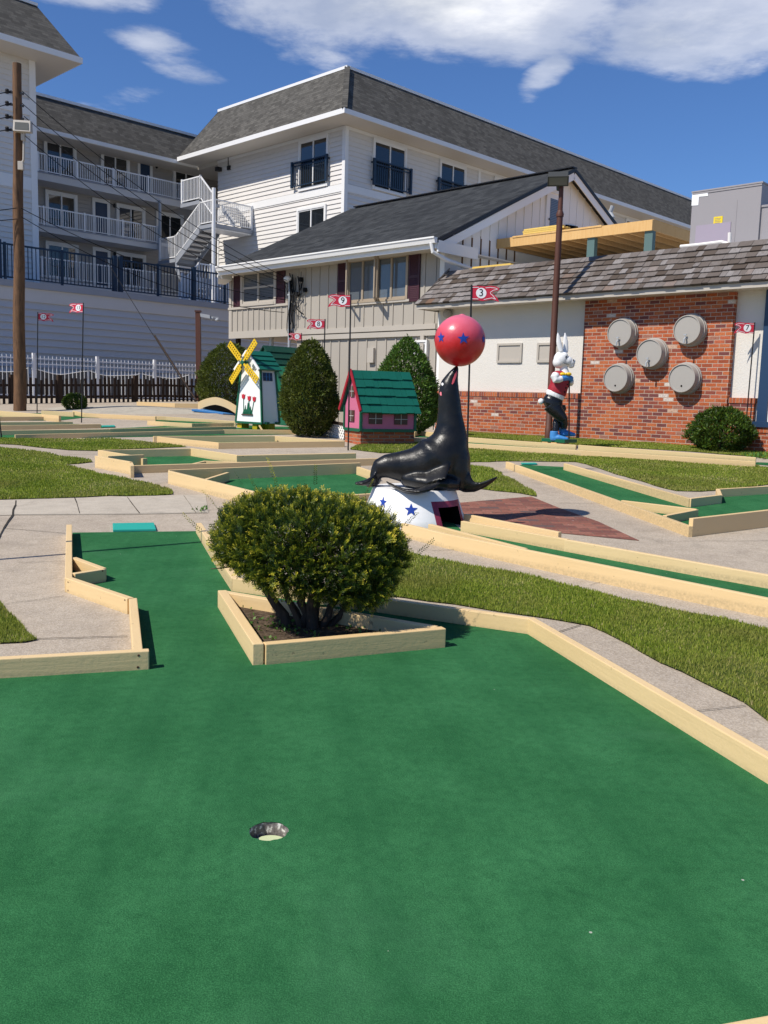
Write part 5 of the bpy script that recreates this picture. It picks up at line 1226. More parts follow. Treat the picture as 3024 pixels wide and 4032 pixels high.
for (xb, yb, xm, ym, xt, yt, dy) in ((640, 545, 605, 390, 590, 240, -.055), (712, 560, 712, 400, 704, 240, .05)):
    mb.loft([rs(xb, yb, 36, .8, dy=dy), rs((xb * 2 + xm) / 3, (yb * 2 + ym) / 3, 44, .55, dy=dy), rs(xm, ym, 41, .5, dy=dy), rs((xm + xt) / 2, (ym + yt) / 2 - 10, 29, .5, dy=dy), rs(xt, yt, 9, .6, dy=dy)])
mb.loft([rs(560, 1190, 150, .8, 1, .35), rs(548, 1225, 152, .82, 1, .35), rs(537, 1268, 146, .82, 1, .37), rs(540, 1280, 100, .8, 1, .37)])
mb.tube([rp(560, 905, -.13), rp(540, 945, -.17), rp(552, 985, -.18), rp(600, 985, -.17), rp(655, 968, -.15)], [.07, .078, .07, .062, .055], 14)
mb.tube([rp(650, 910, .13), rp(700, 980, .17), rp(800, 1040, .12), rp(800, 1000, .0)], [.07, .07, .06, .05], 14)
mb.ell(rp(322, 1330), (.055, .055, .057)); mb.loft([rs(600, 900, 100), rs(600, 1000, 120), rs(560, 1150, 120)])
remeshed(mb, .009, 'body', M['statuewhite'], RAB, 4)
mb = MB(); mb.loft([rs(625, 845, 60), rs(610, 872, 108, .95), rs(612, 930, 130, 1.0), rs(618, 1000, 142, 1.0, 1, .05), rs(612, 1070, 148, .95, 1, .15), rs(588, 1140, 152, .9, 1, .25), rs(568, 1205, 150, .87, 1, .33), rs(566, 1215, 120, .8, 1, .33)])
VT = remeshed(mb, .009, 'vest', M['vest'], RAB, 5)
mb = MB(); mb.loft([rs(540, 1262, 138, .8, 1, .37), rs(515, 1320, 160, .85, 1, .37), rs(505, 1390, 165, .85, 1, .3), rs(525, 1450, 135, .8, 1, .2)])
mb.loft([rs(470, 1375, 128, .7, .78, -.62, -.05), rs(545, 1465, 116, .75, .76, -.65, -.07), rs(620, 1550, 98, .8, .76, -.65, -.08), rs(672, 1622, 80, .85, .85, -.5, -.08), rs(690, 1690, 62, .8, 1, 0, -.06), rs(680, 1765, 52, .9, 1, 0, -.02)])
mb.loft([rs(600, 1380, 110, .7, dy=.08), rs(640, 1450, 85, .8, dy=.08), rs(600, 1560, 70, .85, dy=.06), rs(565, 1660, 60, .9, dy=.0), rs(552, 1800, 55, .9, dy=-.05)])
remeshed(mb, .009, 'trousers', M['pants'], RAB, 11)
for (x, y, dy, k) in ((530, 1800, -.07, 1.0), (665, 1730, .07, .9)):
    mb = MB(); mb.loft([rs(x + 2, y, 62 * k, .95, dy=dy), rs(x, y + 50 * k, 66 * k, .95, dy=dy), rs(x + 5, y + 100 * k, 74 * k, .9, dy=dy), rs(x + 15, y + 135 * k, 78 * k, .9, dy=dy), rs(x + 15, y + 150 * k, 70 * k, .9, dy=dy)])
    mb.loft([(rp(x - 40, y + 110, dy), (0, .07 * k, 0), (0, 0, .055)), (rp(x + 60, y + 105, dy - .02), (0, .08 * k, 0), (0, 0, .06)), (rp(x + 150 * k, y + 118, dy - .03), (0, .082 * k, 0), (0, 0, .044)), (rp(x + 205 * k, y + 125, dy - .04), (0, .065 * k, 0), (0, 0, .034)), (rp(x + 228 * k, y + 130, dy - .04), (0, .03, 0), (0, 0, .018))])
    remeshed(mb, .009, 'boot', M['blue'], RAB, 3)
mb = MB(); mb.loft([(rp(650, 968, -.15), (0, .05, 0), (0, 0, .055)), (rp(690, 965, -.14), (0, .045, 0), (0, 0, .05)), (rp(740, 960, -.11), (0, .045, 0), (0, 0, .045)), (rp(770, 960, -.09), (0, .04, 0), (0, 0, .04))])
for k, (dz_, ln) in enumerate(((-24, 62), (-9, 74), (7, 70), (22, 55))): mb.tube([rp(750, 960 + dz_, -.11), rp(750 + ln * .6, 957 + dz_, -.10), rp(750 + ln, 966 + dz_, -.07), rp(750 + ln * 1.05, 980 + dz_, -.05)], [.022, .021, .02, .012], 8)
mb.tube([rp(690, 945, -.15), rp(720, 930, -.14), rp(755, 932, -.12)], [.022, .02, .014], 8)
remeshed(mb, .007, 'glove', M['blue'], RAB, 2)
mb = MB(); mb.ell(rp(770, 990, .03), (.06, .05, .045))
for k in range(4): mb.tube([rp(740 + k * 14, 975, .0), rp(735 + k * 16, 1000, -.05), rp(745 + k * 16, 1015, -.03)], [.02, .019, .013], 8)
mb.tube([rp(800, 975, .02), rp(822, 985, -.03), rp(815, 1003, -.05)], [.021, .019, .012], 8)
remeshed(mb, .007, 'glove', M['blue'], RAB, 2)
tb = bvh(VT)
m = MB()
for sx in (-1, 1):
    c = rp(715 + sx * 45, 897, -.13); m.ell(c, (.055, .035, .032), 12, 8)
m.ell(rp(715, 897, -.15), (.02, .02, .022), 10, 8); m.build('bow_tie', M['yellow'], RAB, smooth='all')
for x, y in ((738, 1062), (716, 1115), (696, 1180)):
    h = hit(tb, ZR(x, y))
    if h: m = MB(); m.ell(h[0], (.017, .017, .017), 8, 6); m.build('button', M['ink'], RAB, smooth='all')
tb = bvh([o for o in COL.objects if o.name.startswith('body') and o.parent == RAB][0])
decal('eye', tb, [ZR(x, y) for x, y in ((712, 612), (722, 607), (732, 618), (733, 638), (726, 652), (714, 650), (708, 632))], M['ink'], RAB, .004)
decal('pupil_white', tb, [ZR(x, y) for x, y in ((717, 622), (722, 620), (723, 634), (718, 636))], M['paper'], RAB, .007, 3)
decal('nose', tb, [ZR(x, y) for x, y in ((828, 668), (840, 662), (846, 675), (842, 698), (832, 698))], M['ink'], RAB, .004)
decal('mouth', tb, [ZR(x, y) for x, y in ((672, 705), (700, 715), (765, 735), (768, 745), (720, 745), (685, 730))], M['galv'], RAB, .004)
m = MB(); q = [G(ZR(330, 1975)), G(ZR(690, 2030)), G(ZR(892, 1992)), G(ZR(560, 1958))]
q = [rp(325, 1980, .1), rp(695, 2010, -.30), rp(893, 1985, .02), rp(530, 1965, .42)]
zb0 = gz0 + .002; m.hexa([Vector((p.x, p.y, zb0)) for p in q], [Vector((p.x, p.y, zb0 + .062)) for p in q]); m.build('base_board', M['darkgreen'], RAB, bevel=.006)
m = MB(); a, b, c, d = [Vector((p.x, p.y, gz0 - .03)) for p in q]
for t0, t1 in ((.04, .28), (.42, .66)):
    r_ = [a.lerp(b, t0), a.lerp(b, t1), d.lerp(c, t1), d.lerp(c, t0)]; m.hexa(r_, [p + Vector((0, 0, .031)) for p in r_], random.random())
m.build('support_boards', M['lumber'], RAB)
CANE = thing('walking_stick', 'thin black stick under the gloves of the rabbit statue', 'stick', tuple(rp(766, 1940, -.06)))
m = MB(); m.tube([rp(770, 985, -.045), rp(766, 1925, -.1)], .013, 8); m.ell(rp(770, 985, -.045), (.02, .02, .02), 8, 6); m.build('rod', M['black'], CANE)

# ------------------------------------------------------------------ windmill, green hut and pink house
wg = G(ZWM(420, 2182)); wl = FRM.inverted() @ wg; vW = wl.y
def wm(x, y): return onB(ZWM(x, y), vW)
bl_, br0 = wm(250, 2085), wm(575, 2112); zb0 = (bl_[1] + br0[1]) / 2; sl_, sr_ = wm(302, 1400), wm(535, 1395); zs0 = (sl_[1] + sr_[1]) / 2; ap = wm(415, 1212)
uLb, uRb, uLt, uRt = bl_[0], br0[0], sl_[0], sr_[0]; um = (uLb + uRb) / 2; dW = onA(ZWM(790, 2100), -uRb)[0] - vW
WIN = bthing('toy_windmill', 'white wooden toy windmill with yellow sails and painted tulips', 'windmill', um, vW + dW / 2, wg.z)
m = F(); m.hexa([(uLb, vW, zb0), (uRb, vW, zb0), (uRb, vW + dW, zb0), (uLb, vW + dW, zb0)], [(uLt, vW + .04, zs0), (uRt, vW + .04, zs0), (uRt, vW + dW - .04, zs0), (uLt, vW + dW - .04, zs0)])
za = ap[1]; m.hexa([(uLt, vW + .04, zs0), (uRt, vW + .04, zs0), (uRt, vW + .09, zs0), (uLt, vW + .09, zs0)], [(um - .01, vW + .04, za - .03), (um + .01, vW + .04, za - .03), (um + .01, vW + .09, za - .03), (um - .01, vW + .09, za - .03)])
m.build('tower', M['windwhite'], WIN)
m = F(); e = .028
for (ua, ub, vv) in ((uLb, uLt, vW), (uRb, uRt, vW), (uRb, uRt, vW + dW)): m.bar((ua, vv + (0.0 if vv == vW else 0), zb0), (ub, vv + (.04 if vv == vW else -.04), zs0), .04, .04, (0, 1, 0))
m.bar((uLb, vW, zb0), (uRb, vW, zb0), .04, .045, (0, 0, 1)); m.build('corner_trim', M['darkgreen'], WIN)
m = F(); ro = .09; hx = (uRt - uLt) / 2 + ro; zl_ = zs0 - (za - zs0) * ro / ((uRt - uLt) / 2) 
for sg in (1, -1):
    a = Vector((um, vW - .06, za)); b = Vector((um + sg * hx, vW - .06, zl_)); a2, b2 = a + Vector((0, dW + .14, 0)), b + Vector((0, dW + .14, 0)); n_ = Vector((sg * (za - zl_), 0, hx)).normalized()
    for k in range(4):
        p0_, p1_ = a.lerp(b, k / 4 - .02), a.lerp(b, (k + 1) / 4); p2_, p3_ = a2.lerp(b2, (k + 1) / 4), a2.lerp(b2, k / 4 - .02); lo, hi = n_ * .02, n_ * .035
        m.hexa([p0_, p1_, p2_, p3_], [p0_ + n_ * .012, p1_ + hi, p2_ + hi, p3_ + n_ * .012], random.random())
m.build('roof', M['roofgreen'], WIN)
m = F()
for sg in (1, -1): m.bar((um, vW - .075, za + .01), (um + sg * (hx + .01), vW - .075, zl_ + .01), .03, .05, (0, 0, 1))
m.build('gable_trim', M['windwhite'], WIN)
hb = wm(400, 1352); hub = Vector((hb[0], vW - .13, hb[1]))
m = F(); m.lathe(hub + Vector((0, .13, 0)), [(.03, 0), (.03, .10), (.062, .105), (.062, .15), (.045, .165)], 16, (0, -1, 0)); m.build('hub', M['darkgreen'], WIN, smooth=True)
for tx, ty in ((232, 1120), (565, 1092), (252, 1592), (582, 1582)):
    te = wm(tx, ty); d_ = Vector((te[0] - hub.x, 0, te[1] - hub.z)); L_ = d_.length * 1.0; d_.normalize(); s_ = Vector((d_.z, 0, -d_.x)); y_ = Vector((0, .022, 0)); m = F()
    def pc_(a, b, w0, w1, th=1.0, off=0.0):
        P_ = [hub + d_ * a + s_ * w0, hub + d_ * b + s_ * w0, hub + d_ * b + s_ * w1, hub + d_ * a + s_ * w1]; o_ = Vector((0, off, 0)); m.hexa([p + o_ for p in P_], [p - y_ * th + o_ for p in P_])
    wv0 = .075; pc_(.0, L_ * .30, -.022, .022); pc_(L_ * .22, L_, -.018, .018, .6, .0)
    pc_(L_ * .22, L_, wv0 - .018, wv0); pc_(L_ * .22, L_, -wv0, -wv0 + .03, .9)
    for k in range(8): a = L_ * (.22 + .78 * k / 7.35); pc_(a, a + .026, -wv0 + .002, wv0 - .002, .8, -.002)
    m.build('sail', M['yellow'], WIN)
m = F()
for sx_, zf_ in ((255, 2150), (445, 2160)):
    f0_ = wm(sx_, 2140); m.box(f0_[0], f0_[0] + .16, vW + .02, vW + .22, wg.z - .02, zb0 - .0)
m.box(uRb - .2, uRb - .05, vW + dW - .25, vW + dW - .08, wg.z - .02, zb0); m.build('feet', M['dullyellow'], WIN)
m = F()
for x0, x1 in ((205, 248), (598, 550)):
    a, b = wm(x0, 2190), wm(x1, 2135); m.bar((a[0], vW - .05, a[1]), (b[0], vW - .02, b[1]), .03, .02)
m.build('prop', M['cream'], WIN)
m = F(); sr = lambda y, z: (uRb + (uRt - uRb) * (z - zb0) / (zs0 - zb0), y, z)
z0 = onA(ZWM(650, 1580), -uRb)[1]; z1 = onA(ZWM(650, 1478), -uRb)[1]; v0 = vW + dW * .2; v1 = vW + dW * .72
m.hexa([Vector(sr(v0, z0)), Vector(sr(v1, z0)), Vector(sr(v1, z1)), Vector(sr(v0, z1))], [Vector(sr(v0, z0)) + Vector((.014, 0, 0)), Vector(sr(v1, z0)) + Vector((.014, 0, 0)), Vector(sr(v1, z1)) + Vector((.014, 0, 0)), Vector(sr(v0, z1)) + Vector((.014, 0, 0))]); w_ = m.build('window', M['navyframe'], WIN)
m = F(); 
for t in (.33, .66): v = v0 + (v1 - v0) * t; m.bar(Vector(sr(v, z0)) + Vector((.016, 0, 0)), Vector(sr(v, z1)) + Vector((.016, 0, 0)), .012, .006)
zz = (z0 + z1) / 2; m.bar(Vector(sr(v0, zz)) + Vector((.018, 0, 0)), Vector(sr(v1, zz)) + Vector((.018, 0, 0)), .012, .006); m.build('window_bars', M['blue'], w_)
m = F()
for t in (.15, .75): v = vW + dW * t; m.box(uRb - .0, uRb + .05, v, v + .09, zb0 - .02, zb0 + .03)
m.build('hinges', M['darkgreen'], WIN)
def relief(name, pts, mat, th=.012):
    m = F(); P_ = [wm(x, y) for x, y in pts]; fz = lambda z: vW + .04 * (z - zb0) / (zs0 - zb0)
    m.hexa([(u, fz(z) - .002, z) for u, z in P_], [(u, fz(z) - .002 - th, z) for u, z in P_]); m.build(name, mat, WIN)
for cx_, cy_ in ((338, 1772), (410, 1795), (473, 1805)):
    relief('tulip', [(cx_ - 18, cy_ - 28), (cx_ - 8, cy_ - 12), (cx_, cy_ - 32), (cx_ + 8, cy_ - 12), (cx_ + 20, cy_ - 26), (cx_ + 17, cy_ + 18), (cx_ + 2, cy_ + 34), (cx_ - 15, cy_ + 18)], M['red'], .016)
m = F(); fz = lambda z: vW + .04 * (z - zb0) / (zs0 - zb0) - .004
for pts in (((340, 1800), (345, 1990)), ((405, 1825), (402, 1990)), ((468, 1835), (445, 1990))):
    a, b = wm(*pts[0]), wm(*pts[1]); m.bar((a[0], fz(a[1]), a[1]), (b[0], fz(b[1]), b[1]), .016, .014, (0, 1, 0))
for x, y, w_ in ((365, 1880, 16), (395, 1850, 16), (412, 1840, 14), (430, 1895, 16), (382, 1930, 22), (350, 1930, 20), (440, 1935, 18)):
    a, b, c = wm(x, y), wm(x - w_, 1998), wm(x + w_, 1998); m.hexa([(q[0], fz(q[1]), q[1]) for q in (a, b, c)], [(q[0], fz(q[1]) - .011, q[1]) for q in (a, b, c)])
m.build('tulip_leaves', M['darkgreen'], WIN); a, b = wm(325, 1995), wm(460, 2010); m = F(); m.box(a[0], b[0], vW - .02, vW + .01, b[1], a[1] + .01); m.build('tulip_box', M['brownpane'], WIN)
# green shingled hut behind the windmill
vh = vW + 2.6; ha, hb2 = onB(ZWM(560, 1150), vh), onB(ZWM(900, 1340), vh); hz = wg.z
HUT = bthing('green_hut', 'green shingled hut half hidden between the windmill and the egg shaped shrub', 'hut', ha[0] + .5, vh + .6, hz)
m = F(); ex = onB(ZWM(930, 1700), vh)[0]; m.box(ha[0] - .2, ex - .22, vh + .05, vh + 1.2, hz, ha[1] - .5); m.build('wall', M['darkgreen'], HUT)
m = F()
for sg in (1, -1):
    a = Vector((ha[0] + .15, vh - .05, ha[1])); b = Vector((ha[0] + .15 + sg * (ex - ha[0] - .1), vh - .05, hz + .55)); a2, b2 = a + Vector((0, 1.3, 0)), b + Vector((0, 1.3, 0)); n_ = Vector((sg * (a.z - b.z), 0, abs(b.x - a.x))).normalized()
    for k in range(9):
        p0_, p1_, p2_, p3_ = a.lerp(b, k / 9 - .01), a.lerp(b, (k + 1) / 9), a2.lerp(b2, (k + 1) / 9), a2.lerp(b2, k / 9 - .01); m.hexa([p0_, p1_, p2_, p3_], [p0_ + n_ * .015, p1_ + n_ * .045, p2_ + n_ * .045, p3_ + n_ * .015], random.random())
m.build('roof', M['hut_shade_green'], HUT)
m = F(); P_ = [(ha[0] + .15, ha[1] - .03), (ha[0] - .5, hz + .6), (ha[0] + .8, hz + .6)]; m.hexa([(u, vh, z) for u, z in P_], [(u, vh + .04, z) for u, z in P_]); m.build('gable', M['hut_shade_green'], HUT)
# pink house
c0, c1 = G(Z1B(1026, 1250)), G(Z1B(1378, 1244)); xd = (c1 - c0); xd.z = 0; W_ = xd.length; xd.normalize(); yd = Vector((-xd.y, xd.x, 0)); rx = ray(Z1B(922, 1200)).x; D_ = (rx * c0.y - c0.x) / (yd.x - rx * yd.y)
PZ = g(c0.x, c0.y); PHS = thing('pink_toy_house', 'small pink toy house with green shingle roof on a brick base', 'toy house', tuple(c0 + xd * W_ / 2 + yd * D_ / 2), math.atan2(xd.y, xd.x))
PM = Matrix(((xd.x, yd.x, 0, c0.x), (xd.y, yd.y, 0, c0.y), (0, 0, 1, PZ), (0, 0, 0, 1)))
def PF(): return MB(PM)
kz = .6028 / FPX * c0.y; hb_, he_ = 95 * kz, 255 * kz; hr_ = 1.32
m = PF(); m.box(.01, W_ - .0, .01, D_, -.05, hb_); m.build('brick_base', M['brickdark'], PHS)
m = PF(); zt = hr_ - .07; m.hexa([(-.0, 0, hb_), (W_, 0, hb_), (W_, 0, he_), (0, 0, he_)], [(-.0, D_, hb_), (W_, D_, hb_), (W_, D_, he_), (0, D_, he_)])
m.hexa([(.0, 0.0, he_), (.0, D_, he_), (.0, D_ / 2 + .01, zt), (.0, D_ / 2 - .01, zt)], [(W_, 0, he_), (W_, D_, he_), (W_, D_ / 2 + .01, zt), (W_, D_ / 2 - .01, zt)]); m.build('walls', M['pink'], PHS)
m = PF()
for x, y in ((0, 0), (W_, 0), (0, D_)): m.box(x - .022, x + .022, y - .022, y + .022, hb_ - .005, he_)
m.box(.022, W_ - .022, -.02, .02, hb_ - .02, hb_ + .035); m.box(-.02, .02, .022, D_ - .022, hb_ - .02, hb_ + .035); m.build('trim', M['darkgreen'], PHS)
m = PF(); ov = .055; oe = .12; th_ = math.atan2(hr_ - he_, D_ / 2)
for sg in (0, 1):
    yy = (lambda y: y) if sg == 0 else (lambda y: D_ - y)
    ye, zee = -oe, he_ - oe * math.tan(th_) * .6
    for k in range(5):
        t0, t1 = k / 5 - .005, (k + 1) / 5
        y0, z0, y1, z1 = ye + (D_ / 2 - ye) * t0, zee + (hr_ - zee) * t0, ye + (D_ / 2 - ye) * t1, zee + (hr_ - zee) * t1
        x = -ov
        while x < W_ + ov - .01:
            w_ = min(random.choice([.1, .14, .17, .2]), W_ + ov - x); j = random.uniform(-.008, .008); nl = Vector((0, -(hr_ - zee) if sg == 0 else (hr_ - zee), (D_ / 2 - ye))).normalized(); lift = random.uniform(.018, .028)
            a, b, c, d = [Vector(p) for p in ((x, yy(y0), z0 + j), (x + w_ - .004, yy(y0), z0 + j), (x + w_ - .004, yy(y1), z1), (x, yy(y1), z1))]
            m.hexa([a, b, c, d], [a + nl * lift * 1.5, b + nl * lift * 1.5, c + nl * .012, d + nl * .012], random.random()); x += w_
m.build('roof', M['roofgreen'], PHS)
m = PF(); m.bar((-ov - .012, -oe, he_ - oe * .7), (-ov - .012, D_ / 2, hr_ + .01), .022, .06); m.build('rake_board', M['vest'], PHS); m = PF(); m.bar((-ov - .012, D_ + oe, he_ - oe * .7), (-ov - .012, D_ / 2, hr_ + .008), .022, .06); m.build('rake_board', M['vest'], PHS)
def pwin(s0, s1, z0, z1, side, arch=False):
    P_ = (lambda s, d, z: (s, -d, z)) if side == 0 else (lambda s, d, z: (-d, D_ - s, z))
    m = PF()
    if arch: 
        r_ = (s1 - s0) / 2; pts = [(s0, z0), (s1, z0)] + [(s0 + r_ + r_ * math.cos(a), z1 - r_ + r_ * math.sin(a)) for a in [PI * i / 10 for i in range(11)]]; m.hexa([P_(s, 0, z) for s, z in pts], [P_(s, .018, z) for s, z in pts])
    else: m.hexa([P_(s, 0, z) for s, z in ((s0, z0), (s1, z0), (s1, z1), (s0, z1))], [P_(s, .022, z) for s, z in ((s0, z0), (s1, z0), (s1, z1), (s0, z1))])
    o = m.build('window', M['brownpane'], PHS); m = PF(); c = (s0 + s1) / 2; zc = (z0 + z1) / 2
    m.hexa([P_(c - .004, .02, z0), P_(c + .004, .02, z0), P_(c + .004, .02, z1), P_(c - .004, .02, z1)], [P_(c - .004, .026, z0), P_(c + .004, .026, z0), P_(c + .004, .026, z1), P_(c - .004, .026, z1)])
    m.hexa([P_(s0, .02, zc - .004), P_(s1, .02, zc - .004), P_(s1, .02, zc + .004), P_(s0, .02, zc + .004)], [P_(s0, .0265, zc - .004), P_(s1, .0265, zc - .004), P_(s1, .0265, zc + .004), P_(s0, .0265, zc + .004)]); m.build('glazing_bars', M['lattice'], o)
sc_ = lambda x: (x - 1026) / (1378 - 1026) * W_; zc_ = lambda y: (1250 - y) * kz
pwin(sc_(1075), sc_(1160), zc_(1110), zc_(1040), 0); pwin(sc_(1240), sc_(1325), zc_(1112), zc_(1042), 0)
pwin(D_ * .30, D_ * .62, zc_(1098), zc_(1025), 1); pwin(D_ * .36, D_ * .60, hr_ - .47, hr_ - .27, 1, True)
# lattice panel between shrub and pink house
LT_ = G(Z1B(830, 1210)); LP = thing('lattice_panel', 'dark framed white lattice panel between the shrub and the pink toy house', 'lattice', tuple(LT_))
la, lb = G(Z1B(770, 1190)), G(Z1B(925, 1222)); la = la + Vector((0, .35, 0)); lb = lb + Vector((0, .2, 0)); lz = 105 * kz * 1.05; m = MB(); nl = 9
def lpt(s, z): p = la.lerp(lb, s); return Vector((p.x, p.y, p.z + z))
L_ = (lb - la).length
for k in range(-9, 14):
    for sg in (1, -1):
        pts = []
        s0 = k / 12; 
        a, b = (s0, 0), (s0 + sg * lz / L_, lz)
        def clip(a, b):
            (x0, z0), (x1, z1) = a, b
            lo, hi = 0, 1
            for t in range(1):
                d = x1 - x0
                ts = sorted([(0 - x0) / d, (1 - x0) / d]); lo, hi = max(lo, ts[0]), min(hi, ts[1])
            return None if hi - lo < .02 else ((x0 + (x1 - x0) * lo, z0 + (z1 - z0) * lo), (x0 + (x1 - x0) * hi, z0 + (z1 - z0) * hi))
        c = clip(a, b)
        if c: m.bar(lpt(*c[0]) + Vector((0, .006 * sg, 0)), lpt(*c[1]) + Vector((0, .006 * sg, 0)), .008, .035, (0, 1, 0)) if False else m.bar(lpt(*c[0]) + Vector((0, .006 * sg, 0)), lpt(*c[1]) + Vector((0, .006 * sg, 0)), .034, .008, (0, 1, 0))
m.build('strips', M['lattice'], LP); m = MB(); o_ = Vector((0, .05, 0)); m.hexa([lpt(0, .0) + o_, lpt(1, 0) + o_, lpt(1, 0) + o_ * 1.4, lpt(0, 0) + o_ * 1.4], [lpt(0, lz) + o_, lpt(1, lz) + o_, lpt(1, lz) + o_ * 1.4, lpt(0, lz) + o_ * 1.4]); m.build('backing', M['picket'], LP)  # dark panel added so the gaps between the strips read dark
m = MB(); m.bar(lpt(0, lz), lpt(1, lz), .05, .05); m.bar(lpt(0, .0), lpt(0, lz), .05, .05, (0, 1, 0)); m.bar(lpt(1, 0), lpt(1, lz), .05, .05, (0, 1, 0)); m.build('frame', M['picket'], LP)
# ------------------------------------------------------------------ plants
def shrub(name, label, cat, base, prof, H_, N, L, Wd, mat, seed, up=.5, bumpy=.10, ybase=0.02, squash=1.0, group=None, trunk=.05, stops=None):
    rg = np.random.default_rng(seed); T = thing(name, label, cat, tuple(base), 0, group)
    m = MB(); b = Vector(base); r_ = random.Random(seed)
    for k in range(6):
        a = 2 * PI * k / 6 + r_.random(); rr = prof(.4) * .55; t = Vector((math.cos(a) * rr, math.sin(a) * rr, H_ * .6)); m.tube([b - Vector((0, 0, .03)), b + Vector((t.x * .3, t.y * .3, H_ * .2)), b + t], [trunk * .6, trunk * .4, trunk * .12], 6)
    m.build('trunk', M['bark'], T)
    n = N; t = rg.random(n * 2); w_ = np.array([prof(x) for x in t]); keep = rg.random(n * 2) < (w_ / w_.max()) * .9 + .1; t = t[keep][:n]; n = len(t)
    ph_ = rg.random(n) * 2 * PI; pr = np.array([prof(x) for x in t])
    dirv = np.stack([np.cos(ph_), np.sin(ph_), np.zeros(n)], 1)
    lump = np.array([noise.noise(Vector((math.cos(a) * 2.6, math.sin(a) * 2.6, x * H_ * 4.5)) + Vector((seed, 0, 0))) + .6 * noise.noise(Vector((math.cos(a) * 7, math.sin(a) * 7, x * H_ * 11)) + Vector((seed, 5, 0))) for a, x in zip(ph_, t)])
    dep = 1 - np.abs(rg.normal(size=n)) * .13; dep = np.clip(dep, .45, 1.03)
    rad = pr * (1 + bumpy * lump) * dep
    P = np.array(base) + np.stack([dirv[:, 0] * rad, dirv[:, 1] * rad * squash, ybase + t * H_ * (1 + .03 * lump)], 1)
    ax = dirv * (1 - up) + np.array([0, 0, up]) + rg.normal(size=(n, 3)) * .45
    l = L * (.6 + .8 * rg.random(n)); wd = Wd * (.7 + .6 * rg.random(n))
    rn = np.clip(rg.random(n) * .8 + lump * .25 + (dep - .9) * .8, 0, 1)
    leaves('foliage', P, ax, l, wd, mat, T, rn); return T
def egg(R_, t0=.33, p=.62): 
    return lambda t: R_ * (math.sin(PI / 2 * min(1, (t + .06) / t0)) ** .7 if t < t0 else max(0.0, 1 - ((t - t0) / (1 - t0)) ** 1.75) ** p)
b1 = G(Z1B(690, 1192)); z_top = atY(Z1B(690, 572), b1.y).z
shrub('evergreen_shrub', 'tall egg shaped dark evergreen between the windmill and the pink house', 'shrub', b1, egg(.555, .36), z_top - b1.z, 26000, .060, .022, M['arbor'], 3, .55, .11)
y2 = 19.0; q = atY(Z1B(1325, 900), y2); b2 = Vector((q.x, y2, g(q.x, y2))); z_top = atY(Z1B(1350, 556), y2).z
shrub('evergreen_shrub', 'broad cone shaped green conifer behind the pink toy house', 'shrub', b2, egg(.70, .30, .80), z_top - b2.z, 24000, .065, .026, M['spruce'], 5, .5, .13)
q = atY(DS(497, 870), 27.0); b3 = Vector((q.x, 27.0, g(q.x, 27.0))); z_top = atY(DS(497, 744), 27.0).z
shrub('evergreen_shrub', 'big round clipped evergreen behind the windmill by the picket fence', 'shrub', b3, lambda t: .97 * math.sin(PI * min(1, max(0.0, .16 + t * .84))) ** .55, z_top - b3.z, 20000, .075, .03, M['arbor'], 8, .4, .10)
b4 = G(L1(612, 238)); shrub('small_shrub', 'small low green bush in front of the dark picket fence', 'shrub', b4, lambda t: .29 * math.sin(PI * min(1, .18 + t * .8)) ** .6, .40, 2600, .055, .03, M['mugo'], 12, .5, .2)
b5 = G(ZP(400, 1845)); z_top = atY(ZP(380, 1365), b5.y).z
shrub('round_shrub', 'round dark green bush at the foot of the brick wall on the right', 'shrub', b5, lambda t: .56 * math.sin(PI * min(1, .17 + t * .81)) ** .62, z_top - b5.z, 9000, .075, .026, M['mugo'], 21, .55, .32, trunk=.08)
for p, lab in ((ZP(835, 1925), 'small weed tuft beside the right end of the long straight lane'), (L4(1640, 232), 'small weed tuft in the sidewalk joint beside the near green')):
    b = G(p); T = thing('weed', lab, 'weed', tuple(b)); n = 60 if p[0] > 2000 else 26; k = 1.0 if p[0] > 2000 else .4
    P = np.array(b) + RNG.normal(size=(n, 3)) * np.array([.10, .10, .012]) * k + np.array([0, 0, .012]); leaves('foliage', P, RNG.normal(size=(n, 3)) + np.array([0, 0, 1.2]), .08 * k + .01, .03 * k + .008, M['weed'], T, RNG.random(n))

# the planter and its yew
PB_ = [BZ(205, 735), BZ(405, 1075), BZ(1480, 985), BZ(1478, 940), BZ(232, 722)]
pv1, pv2, pv3 = G(BZ(400, 1030), .105), G(BZ(1490, 935), .105), G(BZ(190, 718), .105)
PLN = thing('planter', 'triangular cream timber planter with bare soil around the yew bush', 'planter', tuple((pv1 + pv2 + pv3) / 3))
board(PLN, pv3, pv1, .108, .05); 
e_ = (pv2 - pv1).normalized(); board(PLN, pv1 + e_ * .045, pv2, .105, .05); board(PLN, pv2 + (pv3 - pv2) * .03, pv3 + (pv2 - pv3) * .02, .103, .05)
sheet('soil', [pv3, pv1, pv2], .035, M['soil'], PLN)
cen = (pv1 + pv2 + pv3) / 3
n = 260; w3 = RNG.dirichlet((1.6, 1.6, 1.0), n); P = w3[:, :1] * np.array(pv3) + w3[:, 1:2] * np.array(pv1) + w3[:, 2:] * np.array(pv2); P[:, 2] = [g(x, y) + .045 for x, y in P[:, :2]]
cl = np.array([noise.noise(Vector((p[0] * 6, p[1] * 6, 0))) for p in P]); P = P[cl > -.05]; n = len(P)
leaves('clover', P, RNG.normal(size=(n, 3)) + np.array([0, 0, .7]), .022, .016, M['weed'], PLN, RNG.random(n))['kind'] = 'stuff'
yb = G(BZ(705, 975), .0); yb = Vector((yb.x, yb.y + .03, g(yb.x, yb.y)))
YEW = thing('yew_bush', 'wide yellow green yew bush with bare lower stems in the planter', 'bush', tuple(yb))
